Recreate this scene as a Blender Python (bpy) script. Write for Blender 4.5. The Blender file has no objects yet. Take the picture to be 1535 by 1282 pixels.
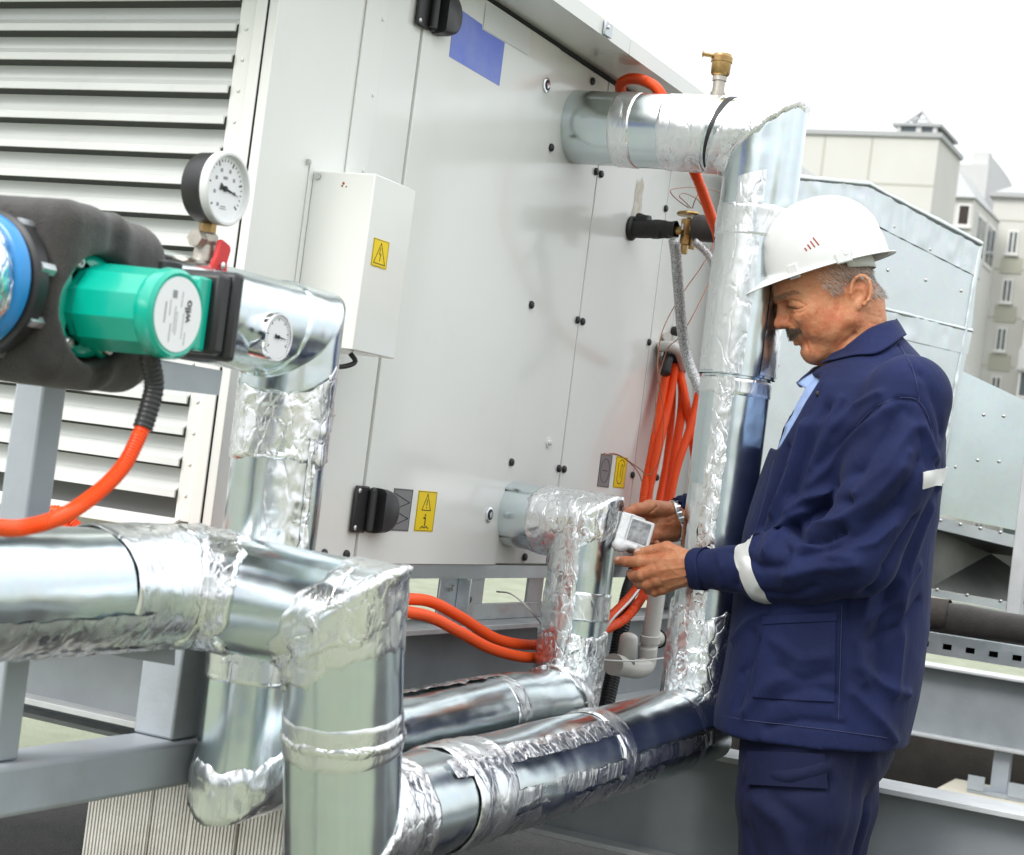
import bpy, bmesh, math, random, time
import numpy as np
from mathutils import Vector, Matrix
T0 = time.time()
random.seed(7)
np.random.seed(7)
SC = bpy.context.scene
COL = SC.collection

# ------------------------------------------------------------------ camera
FPX = 2600.0                      # focal length in pixels of the 1535 px wide photograph
YAW, PITCH, ROLL = math.radians(26.09), math.radians(1.3), math.radians(7.2)
CAM = np.array([0.0, 0.0, 1.25])
_f0 = np.array([-math.sin(YAW), math.cos(YAW), 0.0])
_r0 = np.array([math.cos(YAW), math.sin(YAW), 0.0])
FWD = _f0 * math.cos(PITCH) + np.array([0, 0, math.sin(PITCH)])
_u0 = np.cross(_r0, FWD)
RGT = _r0 * math.cos(ROLL) + _u0 * math.sin(ROLL)
UPV = _u0 * math.cos(ROLL) - _r0 * math.sin(ROLL)
cam_data = bpy.data.cameras.new("camera")
cam_data.sensor_width = 36.0
cam_data.lens = FPX / 1535.0 * 36.0
cam_data.clip_start = 0.05
cam_data.clip_end = 3000.0
cam_data.dof.use_dof = True
cam_data.dof.focus_distance = 3.45
cam_data.dof.aperture_fstop = 9.0
cam = bpy.data.objects.new("camera", cam_data)
COL.objects.link(cam)
cam.matrix_world = Matrix(((RGT[0], UPV[0], -FWD[0], CAM[0]), (RGT[1], UPV[1], -FWD[1], CAM[1]),
                           (RGT[2], UPV[2], -FWD[2], CAM[2]), (0, 0, 0, 1)))
SC.camera = cam
SC.render.resolution_x, SC.render.resolution_y = 1024, 855
SC.view_settings.view_transform = 'Standard'
SC.view_settings.look = 'None'
SC.view_settings.exposure = 0.80
SC.view_settings.gamma = 1.0
SC.view_settings.use_curve_mapping = False
SC.cycles.max_bounces = 10
SC.cycles.glossy_bounces = 6
SC.cycles.diffuse_bounces = 4
SC.cycles.sample_clamp_indirect = 6.0
SC.cycles.caustics_reflective = False
SC.cycles.caustics_refractive = False

# ------------------------------------------------------------------ sky and sun
SUN_DIR = Vector((-0.28, -0.90, 0.85)).normalized()        # towards the sun
sun_el = math.asin(SUN_DIR.z)
sun_az = math.atan2(SUN_DIR.x, SUN_DIR.y)
world = bpy.data.worlds.new("World")
SC.world = world
world.use_nodes = True
wn, wl = world.node_tree.nodes, world.node_tree.links
wn.clear()
w_out = wn.new('ShaderNodeOutputWorld')
w_bg = wn.new('ShaderNodeBackground')
w_sky = wn.new('ShaderNodeTexSky')
w_sky.sky_type = 'NISHITA'
w_sky.sun_disc = False
w_sky.sun_elevation = sun_el
w_sky.sun_rotation = sun_az
w_tc = wn.new('ShaderNodeTexCoord')
w_map = wn.new('ShaderNodeMapping'); w_map.inputs['Scale'].default_value = (1.0, 1.0, 2.6)
w_noise = wn.new('ShaderNodeTexNoise'); w_noise.inputs['Scale'].default_value = 2.2
w_noise.inputs['Detail'].default_value = 6; w_noise.inputs['Roughness'].default_value = 0.55
w_ramp = wn.new('ShaderNodeValToRGB')
w_ramp.color_ramp.elements[0].position = 0.32; w_ramp.color_ramp.elements[0].color = (7.6, 7.9, 8.1, 1)
w_ramp.color_ramp.elements[1].position = 0.62; w_ramp.color_ramp.elements[1].color = (10.4, 10.5, 10.5, 1)
w_mix = wn.new('ShaderNodeMix'); w_mix.data_type = 'RGBA'; w_mix.inputs['Factor'].default_value = 0.86
wl.new(w_tc.outputs['Generated'], w_map.inputs['Vector']); wl.new(w_map.outputs['Vector'], w_noise.inputs['Vector'])
wl.new(w_noise.outputs['Fac'], w_ramp.inputs['Fac'])
wl.new(w_sky.outputs['Color'], w_mix.inputs[6]); wl.new(w_ramp.outputs['Color'], w_mix.inputs[7])
# an overcast sky is dimmer towards the horizon than overhead
w_sep = wn.new('ShaderNodeSeparateXYZ'); wl.new(w_tc.outputs['Generated'], w_sep.inputs[0])
w_gr = wn.new('ShaderNodeMapRange'); w_gr.inputs['From Min'].default_value = 0.0; w_gr.inputs['From Max'].default_value = 1.0
w_gr.inputs['To Min'].default_value = 0.50; w_gr.inputs['To Max'].default_value = 1.45
wl.new(w_sep.outputs['Z'], w_gr.inputs['Value'])
w_mul = wn.new('ShaderNodeVectorMath'); w_mul.operation = 'SCALE'
wl.new(w_mix.outputs[2], w_mul.inputs[0]); wl.new(w_gr.outputs[0], w_mul.inputs['Scale'])
wl.new(w_mul.outputs[0], w_bg.inputs['Color'])
w_bg.inputs['Strength'].default_value = 0.125
wl.new(w_bg.outputs['Background'], w_out.inputs['Surface'])

sun_data = bpy.data.lights.new("sun", 'SUN')
sun_data.energy = 1.4
sun_data.angle = math.radians(26)
sun_data.color = (1.0, 0.965, 0.92)
sun = bpy.data.objects.new("sun", sun_data)
COL.objects.link(sun)
sun.rotation_euler = SUN_DIR.to_track_quat('Z', 'Y').to_euler()
sun.location = (0, 0, 10)


# ------------------------------------------------------------------ survey helpers
# The place was measured from the photograph: a sight line through a point of it is cut with a real plane.
def sight(x, y):
    return FWD + RGT * ((x - 767.5) / FPX) - UPV * ((y - 641.0) / FPX)
def P(x, y, d):
    return CAM + sight(x, y) * d
def onX(x, y, X):
    r = sight(x, y); return CAM + r * ((X - CAM[0]) / r[0])
def onY(x, y, Y):
    r = sight(x, y); return CAM + r * ((Y - CAM[1]) / r[1])
def onZ(x, y, Z):
    r = sight(x, y); return CAM + r * ((Z - CAM[2]) / r[2])
def onPlane(x, y, p0, n):
    r = sight(x, y); n = np.array(n, float); return CAM + r * (np.dot(np.array(p0) - CAM, n) / np.dot(r, n))
def V(*a):
    return np.array(a, float)
def unit(v):
    v = np.array(v, float); return v / max(1e-12, np.linalg.norm(v))


# ------------------------------------------------------------------ materials
MATS = {}
def _in(b, name, val):
    if name in b.inputs: b.inputs[name].default_value = val
def mat(name, base, rough=0.5, metal=0.0, spec=0.5, coat=0.0, var=0.0, var_scale=6.0, var_col=None,
        bump=0.0, bump_scale=200.0, bump_dist=0.001, grime=0.0, grime_col=(0.12, 0.10, 0.08), grime_scale=5.0,
        sheen=0.0, trans=0.0, sss=0.0, rough_var=0.0, streak=None):
    m = bpy.data.materials.new(name); m.use_nodes = True
    nt = m.node_tree; n, l = nt.nodes, nt.links
    b = n['Principled BSDF']
    col = (*base, 1)
    b.inputs['Base Color'].default_value = col
    b.inputs['Roughness'].default_value = rough
    b.inputs['Metallic'].default_value = metal
    _in(b, 'Specular IOR Level', spec); _in(b, 'Coat Weight', coat); _in(b, 'Coat Roughness', 0.04)
    _in(b, 'Sheen Weight', sheen); _in(b, 'Transmission Weight', trans)
    if sss:
        _in(b, 'Subsurface Weight', sss); _in(b, 'Subsurface Scale', 0.006); b.inputs['Subsurface Radius'].default_value = (1, .35, .2)
    tc = n.new('ShaderNodeTexCoord')
    src = tc.outputs['Object']
    cur = None
    def noise(scale, detail=4, rough_=0.55, vec=None, dist=0.0):
        t = n.new('ShaderNodeTexNoise'); t.inputs['Scale'].default_value = scale
        t.inputs['Detail'].default_value = detail; t.inputs['Roughness'].default_value = rough_
        t.inputs['Distortion'].default_value = dist
        l.new(vec or src, t.inputs['Vector']); return t.outputs['Fac']
    if var:
        vc = var_col or tuple(c * (1 - var) for c in base)
        f = noise(var_scale, 5)
        r = n.new('ShaderNodeMapRange'); r.inputs['From Min'].default_value = 0.35; r.inputs['From Max'].default_value = 0.65
        l.new(f, r.inputs['Value'])
        mx = n.new('ShaderNodeMix'); mx.data_type = 'RGBA'
        l.new(r.outputs[0], mx.inputs['Factor']); mx.inputs[6].default_value = col; mx.inputs[7].default_value = (*vc, 1)
        cur = mx.outputs[2]
    if grime:
        f = noise(grime_scale, 8, 0.7, dist=0.4)
        r = n.new('ShaderNodeMapRange'); r.inputs['From Min'].default_value = 0.56; r.inputs['From Max'].default_value = 0.78
        r.inputs['To Max'].default_value = grime
        l.new(f, r.inputs['Value'])
        mx = n.new('ShaderNodeMix'); mx.data_type = 'RGBA'
        l.new(r.outputs[0], mx.inputs['Factor'])
        if cur: l.new(cur, mx.inputs[6])
        else: mx.inputs[6].default_value = col
        mx.inputs[7].default_value = (*grime_col, 1)
        cur = mx.outputs[2]
    if cur: l.new(cur, b.inputs['Base Color'])
    if rough_var:
        f = noise(var_scale * 1.7, 5)
        r = n.new('ShaderNodeMapRange'); r.inputs['From Min'].default_value = 0.3; r.inputs['From Max'].default_value = 0.7
        r.inputs['To Min'].default_value = max(0.02, rough - rough_var); r.inputs['To Max'].default_value = rough + rough_var
        l.new(f, r.inputs['Value']); l.new(r.outputs[0], b.inputs['Roughness'])
    if bump:
        f = noise(bump_scale, 4)
        bp = n.new('ShaderNodeBump'); bp.inputs['Strength'].default_value = bump; bp.inputs['Distance'].default_value = bump_dist
        l.new(f, bp.inputs['Height']); l.new(bp.outputs['Normal'], b.inputs['Normal'])
    MATS[name] = m
    return m

def foil_mat(name, base=(0.80, 0.82, 0.83), rough=0.14, amount=1.0, scale=1.0, stretch=(1, 1, 1), dull=0.12):
    """aluminium foil: flat facets with sharp creases between them, at two sizes, over a soft waviness"""
    m = bpy.data.materials.new(name); m.use_nodes = True
    nt = m.node_tree; n, l = nt.nodes, nt.links
    b = n['Principled BSDF']
    b.inputs['Base Color'].default_value = (*base, 1); b.inputs['Metallic'].default_value = 1.0
    tc = n.new('ShaderNodeTexCoord')
    mp = n.new('ShaderNodeMapping'); mp.inputs['Scale'].default_value = stretch; mp.inputs['Rotation'].default_value = (.5, .4, .3)
    l.new(tc.outputs['Object'], mp.inputs['Vector'])
    wob = n.new('ShaderNodeTexNoise'); wob.inputs['Scale'].default_value = 22 * scale; wob.inputs['Detail'].default_value = 4
    l.new(mp.outputs[0], wob.inputs['Vector'])
    add = n.new('ShaderNodeVectorMath'); add.operation = 'MULTIPLY_ADD'
    l.new(wob.outputs['Color'], add.inputs[0]); add.inputs[1].default_value = (0.05 / scale,) * 3; l.new(mp.outputs[0], add.inputs[2])
    # patches of strong and weak crumpling
    pat = n.new('ShaderNodeTexNoise'); pat.inputs['Scale'].default_value = 11; pat.inputs['Detail'].default_value = 2
    l.new(tc.outputs['Object'], pat.inputs['Vector'])
    pr = n.new('ShaderNodeMapRange'); pr.inputs['From Min'].default_value = .38; pr.inputs['From Max'].default_value = .62
    pr.inputs['To Min'].default_value = .12; pr.inputs['To Max'].default_value = 1.15
    l.new(pat.outputs['Fac'], pr.inputs['Value'])
    geo = n.new('ShaderNodeNewGeometry')
    cur = geo.outputs['Normal']
    for sc_, k in ((34 * scale, .42 * amount), (85 * scale, .40 * amount), (190 * scale, .20 * amount)):
        v = n.new('ShaderNodeTexVoronoi'); v.feature = 'F1'; v.inputs['Scale'].default_value = sc_
        l.new(add.outputs[0], v.inputs['Vector'])
        sb = n.new('ShaderNodeVectorMath'); sb.operation = 'SUBTRACT'; l.new(v.outputs['Color'], sb.inputs[0]); sb.inputs[1].default_value = (.5, .5, .5)
        kk = n.new('ShaderNodeMath'); kk.operation = 'MULTIPLY'; l.new(pr.outputs[0], kk.inputs[0]); kk.inputs[1].default_value = k
        scv = n.new('ShaderNodeVectorMath'); scv.operation = 'SCALE'; l.new(sb.outputs[0], scv.inputs[0]); l.new(kk.outputs[0], scv.inputs['Scale'])
        ad = n.new('ShaderNodeVectorMath'); ad.operation = 'ADD'; l.new(cur, ad.inputs[0]); l.new(scv.outputs[0], ad.inputs[1])
        nm = n.new('ShaderNodeVectorMath'); nm.operation = 'NORMALIZE'; l.new(ad.outputs[0], nm.inputs[0]); cur = nm.outputs[0]
    # creases
    vc = n.new('ShaderNodeTexVoronoi'); vc.feature = 'DISTANCE_TO_EDGE'; vc.inputs['Scale'].default_value = 34 * scale
    l.new(add.outputs[0], vc.inputs['Vector'])
    cr = n.new('ShaderNodeMapRange'); cr.inputs['From Max'].default_value = .09; l.new(vc.outputs['Distance'], cr.inputs['Value'])
    bp = n.new('ShaderNodeBump'); bp.inputs['Strength'].default_value = min(1, .55 * amount + .1); bp.inputs['Distance'].default_value = 0.0025 / scale
    l.new(cr.outputs[0], bp.inputs['Height']); l.new(cur, bp.inputs['Normal'])
    wv = n.new('ShaderNodeTexNoise'); wv.inputs['Scale'].default_value = 60 * scale; wv.inputs['Detail'].default_value = 5; wv.inputs['Distortion'].default_value = .6
    l.new(mp.outputs[0], wv.inputs['Vector'])
    b2 = n.new('ShaderNodeBump'); b2.inputs['Strength'].default_value = .25 * amount + .05; b2.inputs['Distance'].default_value = 0.003 / scale
    l.new(wv.outputs['Fac'], b2.inputs['Height']); l.new(bp.outputs['Normal'], b2.inputs['Normal'])
    l.new(b2.outputs['Normal'], b.inputs['Normal'])
    rr = n.new('ShaderNodeMapRange'); rr.inputs['From Min'].default_value = .35; rr.inputs['From Max'].default_value = .65
    rr.inputs['To Min'].default_value = rough; rr.inputs['To Max'].default_value = rough + dull
    l.new(wob.outputs['Fac'], rr.inputs['Value']); l.new(rr.outputs[0], b.inputs['Roughness'])
    MATS[name] = m
    return m

def sheet_mat(name, base, rough, wob=0.35, scratch=0.25, dull=0.12, dirt=None, wscale=7):
    """smooth bare sheet metal: broad dents, faint scratches and dull patches"""
    m = bpy.data.materials.new(name); m.use_nodes = True
    nt = m.node_tree; n, l = nt.nodes, nt.links
    b = n['Principled BSDF']
    b.inputs['Metallic'].default_value = 1.0
    tc = n.new('ShaderNodeTexCoord')
    nz = n.new('ShaderNodeTexNoise'); nz.inputs['Scale'].default_value = 9; nz.inputs['Detail'].default_value = 6; nz.inputs['Roughness'].default_value = .6
    l.new(tc.outputs['Object'], nz.inputs['Vector'])
    r = n.new('ShaderNodeMapRange'); r.inputs['From Min'].default_value = .35; r.inputs['From Max'].default_value = .7
    r.inputs['To Min'].default_value = rough; r.inputs['To Max'].default_value = rough + dull
    l.new(nz.outputs['Fac'], r.inputs['Value']); l.new(r.outputs[0], b.inputs['Roughness'])
    v = n.new('ShaderNodeTexVoronoi'); v.inputs['Scale'].default_value = 60
    l.new(tc.outputs['Object'], v.inputs['Vector'])
    mx = n.new('ShaderNodeMix'); mx.data_type = 'RGBA'; mx.blend_type = 'MULTIPLY'; mx.inputs['Factor'].default_value = 0.04
    mx.inputs[6].default_value = (*base, 1); l.new(v.outputs['Color'], mx.inputs[7])
    out = mx.outputs[2]
    if dirt:
        d = n.new('ShaderNodeTexNoise'); d.inputs['Scale'].default_value = 5; d.inputs['Detail'].default_value = 8; d.inputs['Roughness'].default_value = .7
        l.new(tc.outputs['Object'], d.inputs['Vector'])
        r2 = n.new('ShaderNodeMapRange'); r2.inputs['From Min'].default_value = .55; r2.inputs['From Max'].default_value = .75; r2.inputs['To Max'].default_value = .5
        l.new(d.outputs['Fac'], r2.inputs['Value'])
        m2 = n.new('ShaderNodeMix'); m2.data_type = 'RGBA'; l.new(r2.outputs[0], m2.inputs['Factor']); l.new(out, m2.inputs[6]); m2.inputs[7].default_value = (*dirt, 1)
        out = m2.outputs[2]
    l.new(out, b.inputs['Base Color'])
    w = n.new('ShaderNodeTexNoise'); w.inputs['Scale'].default_value = wscale; w.inputs['Detail'].default_value = 2
    l.new(tc.outputs['Object'], w.inputs['Vector'])
    bp = n.new('ShaderNodeBump'); bp.inputs['Strength'].default_value = wob; bp.inputs['Distance'].default_value = 0.02
    l.new(w.outputs['Fac'], bp.inputs['Height'])
    mp = n.new('ShaderNodeMapping'); mp.inputs['Scale'].default_value = (1, 1, 9); mp.inputs['Rotation'].default_value = (.4, .3, .2)
    l.new(tc.outputs['Object'], mp.inputs['Vector'])
    s = n.new('ShaderNodeTexNoise'); s.inputs['Scale'].default_value = 60; s.inputs['Detail'].default_value = 6; s.inputs['Roughness'].default_value = .7
    l.new(mp.outputs[0], s.inputs['Vector'])
    b2 = n.new('ShaderNodeBump'); b2.inputs['Strength'].default_value = scratch; b2.inputs['Distance'].default_value = 0.0012
    l.new(s.outputs['Fac'], b2.inputs['Height']); l.new(bp.outputs['Normal'], b2.inputs['Normal'])
    l.new(b2.outputs['Normal'], b.inputs['Normal'])
    MATS[name] = m
    return m

foil_mat('foil_crumpled', (0.86, 0.87, 0.88), 0.20, 0.48, 1.25, (1, 1, .6))
foil_mat('foil_fine', (0.86, 0.87, 0.88), 0.20, 0.42, 1.5, (1, 1, .5))
foil_mat('foil_tape', (0.82, 0.84, 0.85), 0.22, 0.13, 0.8, (1, 1, .4))
sheet_mat('jacket_sheet', (0.68, 0.755, 0.775), 0.16, wob=0.22, scratch=0.06, dull=0.10)
sheet_mat('duct_sheet', (0.64, 0.69, 0.70), 0.27, wob=0.35, scratch=0.05, dull=0.06, wscale=3)
sheet_mat('zinc_sheet', (0.56, 0.60, 0.62), 0.33, wob=0.2, scratch=0.4, dull=0.2, dirt=(.25, .24, .22))
sheet_mat('steel_bolt', (0.62, 0.62, 0.60), 0.28, wob=0.0, scratch=0.2)
mat('panel_enamel', (0.79, 0.80, 0.765), 0.18, spec=0.5, coat=0.12, var=0.03, var_scale=3, bump=0.05, bump_scale=5, bump_dist=0.004, grime=0.10, grime_col=(.50, .49, .44), grime_scale=7, rough_var=0.04)
mat('louvre_enamel', (0.70, 0.72, 0.70), 0.35, spec=0.5, var=0.06, var_scale=5, grime=0.30, grime_col=(.42, .40, .35), grime_scale=9)
mat('dark_void', (0.02, 0.022, 0.022), 0.9)
mat('black_plastic', (0.018, 0.018, 0.019), 0.42, bump=0.15, bump_scale=900, bump_dist=0.0004)
mat('black_foam', (0.028, 0.026, 0.024), 0.85, var=0.35, var_scale=30, var_col=(.05, .046, .042), bump=0.9, bump_scale=420, bump_dist=0.002, sheen=0.25)
mat('black_tape', (0.012, 0.012, 0.012), 0.5, bump=0.3, bump_scale=60, bump_dist=0.003)
mat('grey_steel_paint', (0.42, 0.46, 0.50), 0.42, spec=0.5, var=0.14, var_scale=8, bump=0.25, bump_scale=120, bump_dist=0.0015, grime=0.45, grime_col=(.27, .24, .21), grime_scale=9)
mat('dark_steel_paint', (0.27, 0.295, 0.315), 0.5, spec=0.4, var=0.12, var_scale=10, bump=0.3, bump_scale=260, bump_dist=0.001, grime=0.2, grime_col=(.14, .14, .15))
mat('flange_paint', (0.52, 0.54, 0.55), 0.5, var=0.15, var_scale=14, bump=0.3, bump_scale=200, bump_dist=0.001, grime=0.4, grime_col=(.3, .29, .27))
mat('orange_plastic', (0.92, 0.095, 0.010), 0.36, spec=0.45, sss=0.0)
mat('teal_enamel', (0.0, 0.40, 0.285), 0.24, spec=0.5, coat=0.35, bump=0.1, bump_scale=300, bump_dist=0.0006)
mat('blue_enamel', (0.01, 0.22, 0.55), 0.3, spec=0.5, coat=0.3)
mat('red_enamel', (0.62, 0.025, 0.025), 0.4, spec=0.5, bump=0.3, bump_scale=150, bump_dist=0.001)
mat('brass', (0.50, 0.33, 0.13), 0.33, metal=1.0, var=0.35, var_scale=40, var_col=(.30, .19, .08), bump=0.3, bump_scale=180, bump_dist=0.001)
mat('dull_nickel', (0.52, 0.48, 0.42), 0.42, metal=0.7, var=0.2, var_scale=60, bump=0.3, bump_scale=160, bump_dist=0.001)
mat('copper', (0.35, 0.13, 0.07), 0.35, metal=1.0)
mat('white_plastic', (0.74, 0.75, 0.74), 0.32, spec=0.5, bump=0.05, bump_scale=30)
mat('old_white_plastic', (0.62, 0.61, 0.57), 0.34, spec=0.5, var=0.1, var_scale=12, grime=0.3, grime_col=(.42, .38, .30))
mat('white_wire', (0.75, 0.75, 0.72), 0.5)
mat('dial_white', (0.80, 0.81, 0.82), 0.35)
mat('print_black', (0.015, 0.015, 0.015), 0.6)
mat('print_grey', (0.25, 0.26, 0.28), 0.6)
mat('chrome', (0.75, 0.75, 0.77), 0.12, metal=1.0)
mat('label_yellow', (0.86, 0.62, 0.0), 0.4)
mat('label_grey', (0.20, 0.20, 0.205), 0.45)
mat('label_blue', (0.17, 0.24, 0.66), 0.35, var=0.25, var_scale=14, var_col=(.10, .17, .70))
mat('label_clear', (0.72, 0.74, 0.73), 0.28)
mat('rust', (0.30, 0.05, 0.02), 0.8)
mat('rust_stain', (0.66, 0.64, 0.57), 0.5, var=0.4, var_scale=40, var_col=(.50, .44, .34))
m = mat('clear_lens', (1, 1, 1), 0.02, trans=1.0)
m.node_tree.nodes['Principled BSDF'].inputs['IOR'].default_value = 1.1


# ------------------------------------------------------------------ numpy noise
def _hash(ix, iy, iz, s=0):
    h = (ix.astype(np.int64) * 374761393 + iy.astype(np.int64) * 668265263 + iz.astype(np.int64) * 2147483647 + s * 974634777) & 0x7fffffff
    h = ((h ^ (h >> 13)) * 1274126177) & 0x7fffffff
    h = (h ^ (h >> 16)) & 0xffffff
    return h / float(0xffffff)
def vnoise(p, s=0):
    i = np.floor(p).astype(np.int64); f = p - i; f = f * f * f * (f * (f * 6 - 15) + 10)
    out = 0
    for dx in (0, 1):
        for dy in (0, 1):
            for dz in (0, 1):
                w = (f[:, 0] if dx else 1 - f[:, 0]) * (f[:, 1] if dy else 1 - f[:, 1]) * (f[:, 2] if dz else 1 - f[:, 2])
                out = out + w * _hash(i[:, 0] + dx, i[:, 1] + dy, i[:, 2] + dz, s)
    return out * 2 - 1
def fbm(p, o=3, s=0):
    a, t = 1.0, 0
    for k in range(o):
        t = t + a * vnoise(p * (2 ** k) + k * 7.3, s + k); a *= 0.5
    return t
def ridge(p, o=3, s=0):
    a, t = 1.0, 0
    for k in range(o):
        t = t + a * (1 - 2 * np.abs(vnoise(p * (2 ** k) + k * 3.1, s + k))); a *= 0.55
    return t


# ------------------------------------------------------------------ objects
LOC = {}
def empty(name, label, cat, loc, group=None):
    o = bpy.data.objects.new(name, None); COL.objects.link(o)
    o.empty_display_size = 0.05
    o.location = loc; LOC[o.name] = V(*loc)
    o['label'] = label; o['category'] = cat
    if group: o['group'] = group
    return o
def _wloc(parent):
    return LOC[parent.name] if parent else V(0, 0, 0)
def mesh_obj(name, verts, faces, material, parent=None, smooth=False, angle=None, label=None, bevel=0.0, kind=None, bevseg=2):
    verts = np.asarray(verts, float)
    off = _wloc(parent)
    me = bpy.data.meshes.new(name)
    me.from_pydata([tuple(v) for v in (verts - off)], [], [tuple(f) for f in faces])
    me.validate(clean_customdata=False)
    if smooth:
        me.polygons.foreach_set('use_smooth', [True] * len(me.polygons))
        if angle: me.set_sharp_from_angle(angle=math.radians(angle))
    me.materials.append(MATS[material] if isinstance(material, str) else material)
    me.update()
    o = bpy.data.objects.new(name, me); COL.objects.link(o)
    if parent: o.parent = parent
    LOC[o.name] = off
    if label: o['label'] = label
    if kind: o['kind'] = kind
    if bevel:
        b = o.modifiers.new('bevel', 'BEVEL'); b.width = bevel; b.segments = bevseg; b.limit_method = 'ANGLE'; b.angle_limit = math.radians(40)
        b.harden_normals = False
        me.polygons.foreach_set('use_smooth', [True] * len(me.polygons))
        me.set_sharp_from_angle(angle=math.radians(40))
    return o
def tag(o, label=None, cat=None, group=None, kind=None):
    if label: o['label'] = label
    if cat: o['category'] = cat
    if group: o['group'] = group
    if kind: o['kind'] = kind
    return o
def share(name, src, parent, loc, rot=None):
    """another object that shares src's mesh; loc in world coordinates"""
    o = bpy.data.objects.new(name, src.data); COL.objects.link(o)
    if parent: o.parent = parent
    o.location = V(*loc) - _wloc(parent); LOC[o.name] = V(*loc)
    if rot is not None: o.rotation_euler = rot
    for md in src.modifiers:
        if md.type == 'BEVEL':
            b = o.modifiers.new('bevel', 'BEVEL'); b.width = md.width; b.segments = md.segments; b.limit_method = 'ANGLE'; b.angle_limit = md.angle_limit
    return o

class MB:
    """collects simple shapes into one mesh"""
    def __init__(s): s.v = []; s.f = []
    def add(s, v, f):
        b = len(s.v); s.v += [tuple(map(float, q)) for q in v]; s.f += [tuple(i + b for i in q) for q in f]; return s
    def box(s, a, b):
        x0, y0, z0 = np.minimum(a, b); x1, y1, z1 = np.maximum(a, b)
        return s.hexa([(x0, y0, z0), (x1, y0, z0), (x1, y1, z0), (x0, y1, z0), (x0, y0, z1), (x1, y0, z1), (x1, y1, z1), (x0, y1, z1)])
    def hexa(s, c):
        return s.add(c, [(0, 3, 2, 1), (4, 5, 6, 7), (0, 1, 5, 4), (1, 2, 6, 5), (2, 3, 7, 6), (3, 0, 4, 7)])
    def obox(s, c, ax, ay, az):
        c, ax, ay, az = map(np.array, (c, ax, ay, az))
        return s.hexa([c - ax - ay - az, c + ax - ay - az, c + ax + ay - az, c - ax + ay - az, c - ax - ay + az, c + ax - ay + az, c + ax + ay + az, c - ax + ay + az])
    def cyl(s, p0, p1, r0, r1=None, n=24, caps=True, twist=0.0):
        p0, p1 = V(*p0), V(*p1); r1 = r0 if r1 is None else r1
        d = unit(p1 - p0); a = unit(np.cross(d, (0, 0, 1) if abs(d[2]) < 0.9 else (1, 0, 0))); b = np.cross(d, a)
        vs = []
        for p, r in ((p0, r0), (p1, r1)):
            for k in range(n):
                t = 2 * math.pi * k / n + twist; vs.append(p + r * (math.cos(t) * a + math.sin(t) * b))
        fs = [(k, (k + 1) % n, n + (k + 1) % n, n + k) for k in range(n)]
        if caps: fs += [tuple(range(n - 1, -1, -1)), tuple(range(n, 2 * n))]
        return s.add(vs, fs)
    def lathe(s, c, axis, prof, n=32, cap0=True, cap1=True, twist=0.0, sx=1.0):
        """prof: list of (distance along the axis, radius)"""
        c = V(*c); d = unit(axis); a = unit(np.cross(d, (0, 0, 1) if abs(d[2]) < 0.9 else (1, 0, 0))); b = np.cross(d, a)
        vs = []
        for h, r in prof:
            for k in range(n):
                t = 2 * math.pi * k / n + twist; vs.append(c + d * h + r * (math.cos(t) * a * sx + math.sin(t) * b))
        fs = [(i * n + k, i * n + (k + 1) % n, (i + 1) * n + (k + 1) % n, (i + 1) * n + k) for i in range(len(prof) - 1) for k in range(n)]
        if cap0: fs.append(tuple(range(n - 1, -1, -1)))
        if cap1: fs.append(tuple(range((len(prof) - 1) * n, len(prof) * n)))
        return s.add(vs, fs)
    def prism(s, poly, ext):
        """poly: planar 3-D outline, ext: extrusion vector"""
        poly = [V(*p) for p in poly]; ext = V(*ext); n = len(poly)
        vs = poly + [p + ext for p in poly]
        fs = [tuple(range(n - 1, -1, -1)), tuple(range(n, 2 * n))] + [(k, (k + 1) % n, n + (k + 1) % n, n + k) for k in range(n)]
        return s.add(vs, fs)
    def tube(s, pts, r, n=12, caps=True):
        v, f = tube_geo(pts, r, n, caps); return s.add(v, f)
    def build(s, name, material, parent=None, **k):
        return mesh_obj(name, s.v, s.f, material, parent, **k)

def spline(pts, step=0.01, closed=False):
    """Catmull-Rom through pts, resampled at an even step"""
    pts = [V(*p) for p in pts]
    if len(pts) == 2: q = np.array([pts[0] + (pts[1] - pts[0]) * t for t in np.linspace(0, 1, 20)])
    else:
        e = [2 * pts[0] - pts[1]] + pts + [2 * pts[-1] - pts[-2]]
        q = []
        for i in range(1, len(e) - 2):
            p0, p1, p2, p3 = e[i - 1:i + 3]
            for t in np.linspace(0, 1, 24, endpoint=False):
                q.append(0.5 * ((2 * p1) + (-p0 + p2) * t + (2 * p0 - 5 * p1 + 4 * p2 - p3) * t * t + (-p0 + 3 * p1 - 3 * p2 + p3) * t ** 3))
        q.append(pts[-1]); q = np.array(q)
    L = np.concatenate([[0], np.cumsum(np.linalg.norm(np.diff(q, axis=0), axis=1))])
    n = max(2, int(L[-1] / step) + 1)
    t = np.linspace(0, L[-1], n)
    return np.stack([np.interp(t, L, q[:, k]) for k in range(3)], 1)
def frames(pts):
    pts = np.asarray(pts, float)
    tan = np.gradient(pts, axis=0); tan /= np.linalg.norm(tan, axis=1)[:, None] + 1e-12
    a = np.zeros_like(pts); up = V(0, 0, 1) if abs(tan[0][2]) < 0.9 else V(1, 0, 0)
    a[0] = unit(np.cross(tan[0], up))
    for i in range(1, len(pts)):
        w = a[i - 1] - tan[i] * np.dot(a[i - 1], tan[i]); a[i] = unit(w)
    return tan, a, np.cross(tan, a)
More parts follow.
